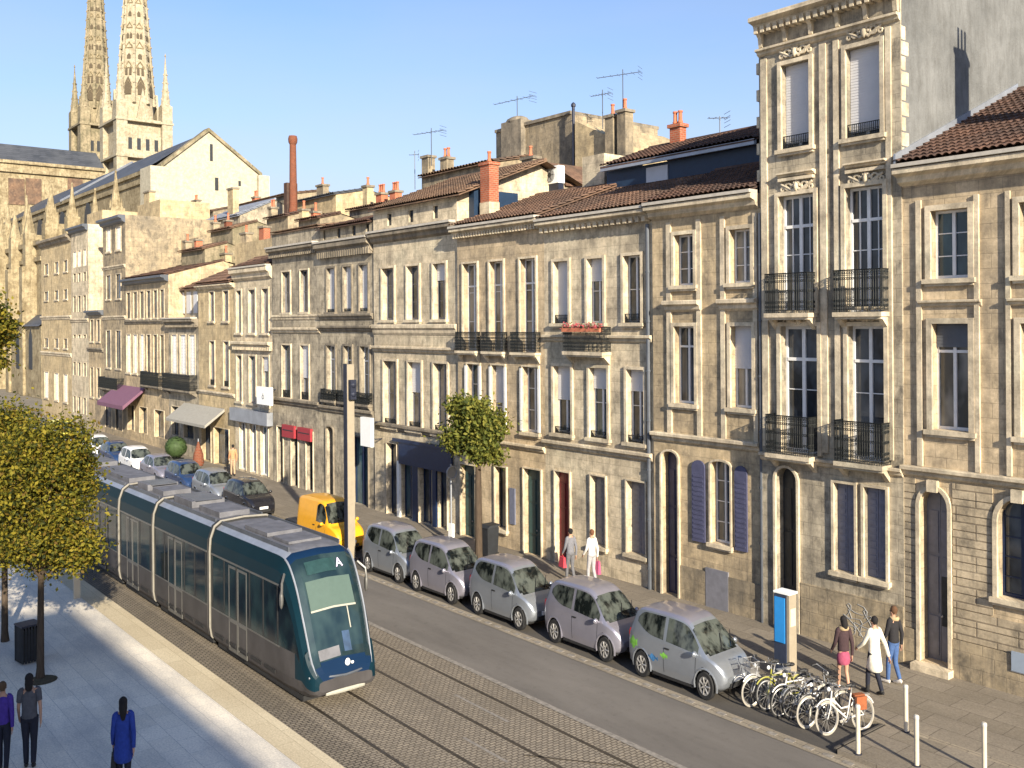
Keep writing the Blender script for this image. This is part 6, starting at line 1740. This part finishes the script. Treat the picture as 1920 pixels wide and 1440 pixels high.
# ------------------------------------------------------------------ bikes
def bicycle(label, loc, rz, frame_m, tyre='rubber', basket=None, lean=0.0, wheel_m='rim', seat_m='black_plastic', lady=False):
    root = thing('bicycle', label, 'bicycle', loc, rz, 'bicycles parked on the dark bay', (.78, .78, 1)); root.rotation_euler = (lean, 0, rz)
    r = .34; W = (-.52, .52)
    for x in W:
        m = MB(); m.torus((x, 0, r), r - .02, .021, 32, 6); w = m.build('wheel', M[tyre], root, True)
        m = MB(); m.torus((x, 0, r), r - .052, .014, 32, 5); m.build('rim', M[wheel_m], w, True)
        m = MB()
        for k in range(14):
            a = 2 * math.pi * k / 14; m.tube((x, (.02 if k % 2 else -.02), r), (x + (r - .06) * math.cos(a), 0, r + (r - .06) * math.sin(a)), .0035, n=3)
        m.tube((x, -.04, r), (x, .04, r), .022); m.build('spokes', M['rim'], w)
        m = MB(); pts = [(x + (r + .03) * math.cos(a), 0, r + (r + .03) * math.sin(a)) for a in [R(30 + 15 * k) for k in range(9)]] if x < 0 else [(x + (r + .03) * math.cos(a), 0, r + (r + .03) * math.sin(a)) for a in [R(40 + 12 * k) for k in range(9)]]
        m.path(pts, .018, 5); m.build('mudguard', frame_m, root, True)
    bb = (-.06, 0, .29); st = (-.20, 0, .78); hd = (.36, 0, .80); hb = (.40, 0, .62)
    m = MB()
    top = [(st[0] + .02, 0, st[2] - .05), (hd[0], 0, hd[2] - .06)] if not lady else [(st[0] + .06, 0, .52), (.1, 0, .5), (hd[0], 0, hd[2] - .08)]
    m.path(top, .017, 6); m.path([bb, hb], .02, 6); m.path([bb, (st[0], 0, st[2])], .018, 6); m.path([hb, (.355, 0, .86)], .021, 6)
    for sy in (.05, -.05): m.path([(W[0], sy, r), bb], .011, 5); m.path([(W[0], sy, r), (st[0] + .01, sy * .4, st[2] - .08)], .011, 5)
    for sy in (.045, -.045): m.path([(W[1], sy, r), (.425, sy, .56), hb], .013, 5)
    m.build('frame', frame_m, root, True)
    m = MB(); m.path([(st[0], 0, st[2]), (st[0] - .03, 0, .9)], .014, 6); m.build('seat_post', M['rim'], root, True)
    m = MB(); m.ball((-.25, 0, .92), (.10, .075, .04), 10, 6); m.path([(-.2, 0, .925), (-.06, 0, .92)], [.05, .022], 8); m.build('saddle', M[seat_m], root, True)
    m = MB(); m.path([(.355, 0, .86), (.345, 0, .98)], .014, 6); m.path([(.18, .29, 1.0), (.30, .26, 1.03), (.36, .1, .99), (.36, -.1, .99), (.30, -.26, 1.03), (.18, -.29, 1.0)], .013, 6); hbar = m.build('handlebar', M['rim'], root, True)
    m = MB(); m.tube((.18, .29, 1.0), (.28, .27, 1.025), .02); m.tube((.18, -.29, 1.0), (.28, -.27, 1.025), .02); m.build('grip', M['black_plastic'], hbar, True)
    m = MB(); m.torus((-.06, -.05, .29), .09, .012, 18, 5); m.tube((-.06, -.07, .29), (.02, -.09, .14), .012); m.tube((-.06, .07, .29), (-.14, .09, .44), .012); m.build('crankset', M['rim'], root, True)
    for (a, b) in (((.02, -.16, .14), (.02, -.09, .14)), ((-.14, .09, .44), (-.14, .16, .44))): m = MB(); m.tube(a, b, .02); m.build('pedal', M['black_plastic'], root)
    m = MB(); m.ball((.44, 0, .90), (.05, .04, .045), 8, 6); m.build('front_lamp', M['lamp_clear'], root, True)
    m = MB(); m.box(-.72, -.28, -.05, .05, .715, .73); m.path([(-.66, .05, .72), (W[0], .06, r)], .008, 4); m.path([(-.66, -.05, .72), (W[0], -.06, r)], .008, 4); m.build('rear_carrier', M['rim'], root)
    if basket:
        m = MB(); x0, x1, y0, y1, z0, z1 = .42, .70, -.18, .18, .80, 1.03
        for k in range(7):
            t = k / 6
            for q in (((x0, y0 + (y1 - y0) * t, z0), (x0, y0 + (y1 - y0) * t, z1)), ((x1, y0 + (y1 - y0) * t, z0), (x1, y0 + (y1 - y0) * t, z1)), ((x0 + (x1 - x0) * t, y0, z0), (x0 + (x1 - x0) * t, y0, z1)), ((x0 + (x1 - x0) * t, y1, z0), (x0 + (x1 - x0) * t, y1, z1)), ((x0, y0 + (y1 - y0) * t, z0), (x1, y0 + (y1 - y0) * t, z0))): m.tube(q[0], q[1], .006, n=4)
        for z in (z0, (z0 + z1) / 2, z1): m.path([(x0, y0, z), (x1, y0, z), (x1, y1, z), (x0, y1, z)], .008, 4, True)
        m.build('basket', M[basket], root)
    return root
fs = plain('bike_silver', (.5, .5, .5), .35, .5, var=.08); fy = plain('bike_yellow', (.28, .27, .05), .4, var=.1); fw = plain('bike_white', (.6, .58, .55), .4, var=.08); fb = plain('bike_black', (.02, .02, .025), .4); fo = plain('bike_orange', (.27, .085, .035), .4); fg = plain('bike_grey', (.22, .23, .25), .4, .3)
M['tyre_pale'] = plain('tyre_pale', (.34, .31, .26), .8, var=.15)
toK = R(-112)
bikes = [('silver bicycle with pale tyres and a wire front basket closest to the parked cars', -12.55, 17.15, toK + R(4), fs, 'tyre_pale', 'rim', -.05, True), ('bicycle with a yellow frame wedged second from the parked cars', -12.15, 17.2, toK - R(3), fy, 'rubber', None, .06, False),
         ('white bicycle third from the cars leaning on the yellow one', -11.85, 17.15, toK + R(6), fw, 'rubber', None, -.08, False), ('grey bicycle in the middle of the rack turned the other way', -11.55, 17.25, toK + R(176), fg, 'rubber', 'black_plastic', .05, True),
         ('black bicycle with pale tyres second from the end by the bollards', -11.15, 17.1, toK + R(2), fb, 'tyre_pale', None, -.06, False), ('pale bicycle with an orange rear pannier at the end by the bollards', -10.68, 17.12, toK - R(2), fw, 'tyre_pale', None, .04, True)]
for lb, x, y, rz, fm, ty, bk, ln, ld in bikes: bicycle(lb, (x, y, .004), rz, fm, ty, bk, ln, lady=ld)
m = MB(); m.box(-.15, .15, .06, .14, .42, .68); m.box(-.15, .15, -.14, -.06, .42, .68); m.box(-.15, .15, -.06, .06, .66, .70)
q = Matrix.Rotation(toK, 4, 'Z') @ Vector((-.40 * .78, 0, 0)); pan = m.build('pannier_bag', fo); pan.location = (-10.68 + q.x, 17.12 + q.y, .05); pan.rotation_euler = (0, 0, toK); pan.scale = (.78, .78, 1)
tag(pan, 'orange pannier bag hung over the rear carrier of the end bicycle', 'bag')
for i, x in enumerate((-12.35, -11.35)):
    m = MB(); m.path([(0, -.28, 0), (0, -.28, .6), (0, -.22, .7), (0, .22, .7), (0, .28, .6), (0, .28, 0)], .025, 8); o = m.build('bike_stand', M['bollard_steel'], None, True); o.location = (x, 17.2, .002)
    tag(o, ['steel hoop stand between the silver and the yellow bicycle', 'steel hoop stand between the grey and the black bicycle'][i], 'bike stand', 'steel hoop bike stands')

# ------------------------------------------------------------------ street furniture
def bollard(label, u, v, h=.92):
    p = on_z(u, v, .1); root = thing('bollard', label, 'bollard', (p.x, p.y, .1), 0, 'slim pale bollards on the corner pavement')
    m = MB(); m.lathe((0, 0, 0), [(.042, 0), (.042, h - .06)], 12); m.build('post', M['concrete'], root, True)
    m = MB(); m.lathe((0, 0, h - .06), [(.047, 0), (.047, .05), (.03, .07)], 12); m.build('cap', M['bollard_steel'], root, True)
    m = MB(); m.lathe((0, 0, 0), [(.07, 0), (.07, .015), (.045, .02)], 12); m.build('base_plate', M['steel_dark'], root, True)
bollard('bollard standing at the end of the row of bicycles', 1609, 1414)
bollard('bollard farthest from the road, beyond the bicycles', 1699, 1372)
bollard('bollard just inside the pavement cut by the lower edge', 1719, 1436)
bollard('rightmost bollard alone on the open pavement', 1846, 1452)

p = on_z(1476, 1270, .098); root = thing('charging_totem', 'tall tan totem with a bright blue side panel beside the bicycles', 'totem', (p.x, p.y, .098))
m = MB(); m.box(-.22, .16, -.14, .14, 0, 1.92); m.build('pillar', M['totem_tan'], root)
m = MB(); m.box(-.23, .10, -.165, -.142, .0, 1.90); m.build('side_panel', M['totem_dark'], root)
m = MB(); m.box(-.20, .07, -.185, -.168, .82, 1.84); m.build('blue_panel', M['sign_blue'], root)
m = MB(); m.box(-.24, .18, -.17, .16, 1.922, 1.965); m.build('cap', M['sign_white'], root)
m = MB(); m.box(.162, .17, -.1, .1, 1.2, 1.6); m.build('screen', M['concrete'], root)

p = on_z(657, 1050); base = Vector((-29.4, 16.95, 0)); d = (p - base)
root = thing('lamp_column', 'tall pale square lamp column with a dark flank by the yellow van', 'lamp column', (p.x, p.y, 0))
hp = on_y(655, 683, p.y).z
m = MB(); m.box(-.10, .10, -.14, .14, 0, hp); m.build('shaft', M['totem_tan'], root)
m = MB(); m.box(-.11, .105, -.17, -.143, .0, hp + .02); m.build('dark_flank', M['steel_dark'], root)
m = MB(); m.box(-.25, .25, -.25, .25, 0, .06); m.build('base_plate', M['steel_dark'], root)
m = MB(); zc = on_y(656, 730, p.y).z; m.box(.152, .30, -.11, .11, zc - .34, zc + .34); m.ball((.30, 0, zc + .16), (.06, .10, .1), 10, 6); m.ball((.30, 0, zc - .16), (.06, .10, .1), 10, 6); m.build('traffic_signal', M['steel_dark'], root)

def hang_sign(label, u0, u1, v0, v1, y, mark=None, txt=None):
    a, b = on_y(u0, v1, y), on_y(u1, v0, y); w = b.x - a.x; h = b.z - a.z
    root = thing('shop_sign', label, 'sign', ((a.x + b.x) / 2, y, a.z), 0, 'white box signs on the house fronts')
    m = MB(); m.box(-w / 2, w / 2, -.08, .08, 0, h); pn = m.build('sign_panel', M['sign_white'], root)
    m = MB(); m.box(-.03, .03, .08, 1.0, h * .8, h * .8 + .04); m.box(-.03, .03, .08, 1.0, h * .2, h * .2 + .04); m.build('bracket', M['steel_dark'], root)
    if mark:
        m = MB(); m.torus((0, -.083, h * .45), h * .10, .03, 14, 5, 'y'); m.tube((0, -.083, h * .56), (0, -.083, h * .66), .03); m.build('emblem', M['grey_mark'], root)
hang_sign('blank tall white sign board beside the lamp column', 679, 698, 784, 835, 21.0)
hang_sign('white square sign with a small grey emblem over the pale shopfront', 484, 509, 727, 757, 21.2, True)

p = on_z(846, 1010, .098); root = thing('road_sign', 'round sign on a thin post before the navy shopfront', 'sign', (p.x, 20.2, .098)); zt_ = on_y(842, 890, 20.2).z
p = on_y(846, 960, 20.2); root.location = (p.x, 20.2, .098)
m = MB(); m.tube((0, 0, 0), (0, 0, zt_ + .3), .03); m.build('post', M['zinc'], root, True)
m = MB(); m.lathe((.045, 0, zt_), [(.23, -.012), (.23, .012)], 24, 'x'); dsk = m.build('disc', M['grey_mark'], root)
m = MB(); m.torus((.06, 0, zt_), .22, .028, 24, 6, 'x'); m.build('disc_rim', M['zinc'], root, True)
m = MB(); m.box(-.12, .12, -.05, .05, .05, .85); m.build('post_sleeve', M['sign_white'], root)

def bin_thing(name, label, loc, w, d, h, mt, lid=True, rz=0):
    root = thing(name, label, 'bin', loc, rz)
    m = MB(); a, b = w / 2, d / 2; m.add([(-a * .85, -b * .85, .06), (a * .85, -b * .85, .06), (a * .85, b * .85, .06), (-a * .85, b * .85, .06), (-a, -b, h), (a, -b, h), (a, b, h), (-a, b, h)], [(0, 3, 2, 1), (4, 5, 6, 7), (0, 1, 5, 4), (1, 2, 6, 5), (2, 3, 7, 6), (3, 0, 4, 7)]); m.build('bin_body', mt, root)
    m = MB(); m.extrude([(-a * 1.08, -b * 1.08, h + .003), (a * 1.08, -b * 1.08, h + .003), (a * 1.0, -b * .5, h + .09), (-a * 1.0, -b * .5, h + .09)], (0, d * .9, 0)); m.build('lid', mt, root)
    for sx in (-1, 1): m = MB(); m.lathe((sx * a * .8, b * .8, .08), [(.08, -.03), (.08, .03)], 12, 'x'); m.build('bin_wheel', M['rubber'], root)
    m = MB(); m.tube((-a * .7, b + .04, h - .04), (a * .7, b + .04, h - .04), .02); m.build('handle', M['black_plastic'], root)
    return root
p = on_z(917, 1043, .098); bin_thing('wheelie_bin', 'dark wheelie bin standing on the pavement behind the second car', (p.x, p.y, .098), .5, .5, 1.02, M['bin_dark'])
p = on_z(53, 1240); root = thing('litter_bin', 'dark slatted square litter bin between the two plaza tree trunks', 'bin', (p.x, p.y, 0), R(10))
m = MB(); m.box(-.2, .2, -.2, .2, .06, .82); m.build('liner', M['black_plastic'], root)
m = MB()
for k in range(7):
    t = -.21 + .42 * k / 6
    for q in ((t - .02, t + .02, -.225, -.205), (t - .02, t + .02, .205, .225)): m.box(*q, .03, .9)
    m.box(-.225, -.205, t - .02, t + .02, .03, .9); m.box(.205, .225, t - .02, t + .02, .03, .9)
m.build('slats', M['bin_dark'], root)
m = MB(); m.box(-.24, .24, -.24, .24, .902, .94); m.build('top', M['steel_dark'], root)

p = on_z(165, 1118); root = thing('info_post', 'low pale post at the paving edge where the tree meets the tram', 'post', (p.x, 8.0, 0))
m = MB(); m.box(-.05, .05, -.09, .09, 0, .95); m.build('post', M['concrete'], root)
m = MB(); m.box(-.06, .06, -.1, .1, .952, .99); m.build('cap', M['zinc'], root)

p = on_y(1912, 1244, 21.4); root = thing('wall_plate', 'light blue enamel plate low on the wall at the right edge', 'sign', (p.x, 21.43, p.z - .2))
m = MB(); m.box(-.18, .3, -.02, .02, 0, .42); m.build('plate', M['car_light'], root)
m = MB(); m.box(-.2, .32, -.012, .024, -.02, -.002); m.build('plate_rim', M['zinc'], root)

# round clipped shrub and brick red planter by the awning, far down the pavement
p = on_z(330, 845, .1); root = thing('potted_shrub', 'rounded dark green shrub on the far pavement', 'shrub', (p.x, 19.6, .1))
p = on_y(330, 845, 19.6); root.location = (p.x, 19.6, .1)
m = MB(); m.lathe((0, 0, 0), [(.32, 0), (.42, .5), (.45, .52), (.38, .5)], 16); m.build('pot', M['door_dark'], root, True)
m = MB(); rr = random.Random(8)
for i in range(2600):
    d = Vector((rr.gauss(0, 1), rr.gauss(0, 1), rr.gauss(0, 1))).normalized(); c = Vector((0, 0, 1.15)) + d * .62 * rr.uniform(.75, 1.02); a = d.orthogonal().normalized() * .06; b = d.cross(a).normalized() * .05; m.quad(c - a, c - b, c + a, c + b)
m.build('foliage', M['leaf_dark'], root)
p = on_y(372, 862, 19.4); root = thing('parasol', 'folded rust red parasol on the far pavement by the grey awning', 'parasol', (p.x, 19.4, .1))
m = MB(); m.tube((0, 0, 0), (0, 0, 2.0), .03); m.build('pole', M['zinc'], root)
m = MB(); m.lathe((0, 0, .55), [(.24, 0), (.30, .15), (.26, .6), (.13, 1.0), (.03, 1.3)], 14); m.build('canopy', M['brick_dark'], root, True)

# chimney on the right-hand roof, outside the frame, whose shadow lies on the party wall
EL0, AZ0 = R(21), R(18)
ts = Vector((math.cos(AZ0) * math.cos(EL0), -math.sin(AZ0) * math.cos(EL0), math.sin(EL0)))
s0 = on_x(1803, 112, B.x1); c = s0 + ts * 4.6
A.chimney(c.x, c.y, A.ztop - .3, c.z, .6, .55, 'limestone_old', 0)
for k in (-1, 0, 1):
    m = MB(); m.tube((c.x + k * .06, c.y + k * .16, c.z + .1), (c.x + k * .06, c.y + k * .16, c.z + .75), .05); A.part(m, 'chimney_pot', M['pot'])

# unseen house added on the viewer's side, sized so its shadow covers the plaza paving
NH = thing('stone_house', 'unseen tall stone house added on the near side of the plaza to shade the paving', 'house', (11, -14, 0))
m = MB(); m.box(11, 24, -26, -5.7, 0, 16.4); m.build('wall', M['limestone_warm'], NH, org=NH.location)
m = MB(); m.add([(10.7, -26.2, 16.4), (24.3, -26.2, 16.4), (24.3, -5.6, 16.4), (10.7, -5.6, 16.4), (14.5, -22, 17.6), (20.5, -22, 17.6), (20.5, -9, 17.6), (14.5, -9, 17.6)], [(0, 1, 2, 3), (4, 5, 6, 7), (0, 1, 5, 4), (1, 2, 6, 5), (2, 3, 7, 6), (3, 0, 4, 7)]); m.build('roof', M['slate'], NH, org=NH.location)
for k in range(4):
    for j in range(3):
        y0 = -24.5 + 6 * k; z0 = 1.2 + 4 * j; m = MB(); m.box(10.95, 11.02, y0, y0 + 1.1, z0, z0 + 2.2); m.build('window', M['glass'], NH, org=NH.location)
# ------------------------------------------------------------------ light, sky, camera
AZ, EL = R(18), R(21)
to_sun = Vector((math.cos(AZ) * math.cos(EL), -math.sin(AZ) * math.cos(EL), math.sin(EL)))
sd = bpy.data.lights.new('sun', 'SUN'); sd.energy = 5.0; sd.angle = R(.6); sd.color = (1.0, .895, .71)
so = bpy.data.objects.new('sun', sd); COL.objects.link(so)
so.rotation_euler = to_sun.to_track_quat('Z', 'Y').to_euler(); so.location = (20, -20, 40)
w = bpy.data.worlds.new('World'); sc.world = w; w.use_nodes = True
nt = w.node_tree; bg = nt.nodes['Background']
sky = nt.nodes.new('ShaderNodeTexSky'); sky.sky_type = 'NISHITA'; sky.sun_disc = False
sky.sun_elevation = EL; sky.sun_rotation = math.pi / 2 - math.atan2(to_sun.y, to_sun.x)
sky.air_density = 1.0; sky.dust_density = 1.0; sky.ozone_density = 4.0; sky.altitude = 20
tc = nt.nodes.new('ShaderNodeTexCoord'); sx = nt.nodes.new('ShaderNodeSeparateXYZ'); nt.links.new(tc.outputs['Generated'], sx.inputs[0])
rp = nt.nodes.new('ShaderNodeValToRGB'); nt.links.new(sx.outputs[2], rp.inputs[0])
e = rp.color_ramp.elements; e[0].position = .0; e[0].color = (.92, .92, .92, 1); e[1].position = .42; e[1].color = (0, 0, 0, 1)
e2 = e.new(.10); e2.color = (.72, .72, .72, 1); e3 = e.new(.22); e3.color = (.30, .30, .30, 1)
nz = nt.nodes.new('ShaderNodeTexNoise'); nz.inputs['Scale'].default_value = 3.2; nz.inputs['Detail'].default_value = 6; mpn = nt.nodes.new('ShaderNodeMapping'); mpn.inputs['Scale'].default_value = (1, 1, 4.5)
nt.links.new(tc.outputs['Generated'], mpn.inputs[0]); nt.links.new(mpn.outputs[0], nz.inputs[0])
ad = nt.nodes.new('ShaderNodeMath'); ad.operation = 'MULTIPLY_ADD'; nt.links.new(nz.outputs[0], ad.inputs[0]); ad.inputs[1].default_value = .34; nt.links.new(rp.outputs[0], ad.inputs[2])
sb = nt.nodes.new('ShaderNodeMath'); sb.operation = 'SUBTRACT'; sb.use_clamp = True; nt.links.new(ad.outputs[0], sb.inputs[0]); sb.inputs[1].default_value = .15
tint = nt.nodes.new('ShaderNodeMix'); tint.data_type = 'RGBA'; tint.blend_type = 'MULTIPLY'; tint.inputs[0].default_value = 1; nt.links.new(sky.outputs[0], tint.inputs[6]); tint.inputs[7].default_value = (.99, 1.0, 1.07, 1)
mx = nt.nodes.new('ShaderNodeMix'); mx.data_type = 'RGBA'; nt.links.new(sb.outputs[0], mx.inputs[0]); nt.links.new(tint.outputs[2], mx.inputs[6]); mx.inputs[7].default_value = (3.5, 3.62, 4.05, 1)
nt.links.new(mx.outputs[2], bg.inputs[0]); bg.inputs[1].default_value = .10
cd = bpy.data.cameras.new('camera'); co = bpy.data.objects.new('camera', cd); COL.objects.link(co)
cd.sensor_width = 36; cd.lens = F / 1920 * 36; cd.clip_end = 3000; cd.clip_start = .1
cd.shift_x = 0; cd.shift_y = -(720 - CV) / 1920
cr = RT * math.cos(ROLL) - UP * math.sin(ROLL); cu = RT * math.sin(ROLL) + UP * math.cos(ROLL)
co.matrix_world = Matrix(((cr.x, cu.x, -FW.x, 0), (cr.y, cu.y, -FW.y, 0), (cr.z, cu.z, -FW.z, H), (0, 0, 0, 1)))
sc.camera = co
sc.view_settings.view_transform = 'Standard'; sc.view_settings.look = 'None'
sc.view_settings.exposure = 1.02; sc.view_settings.gamma = 1
sc.cycles.max_bounces = 6; sc.cycles.use_denoising = True
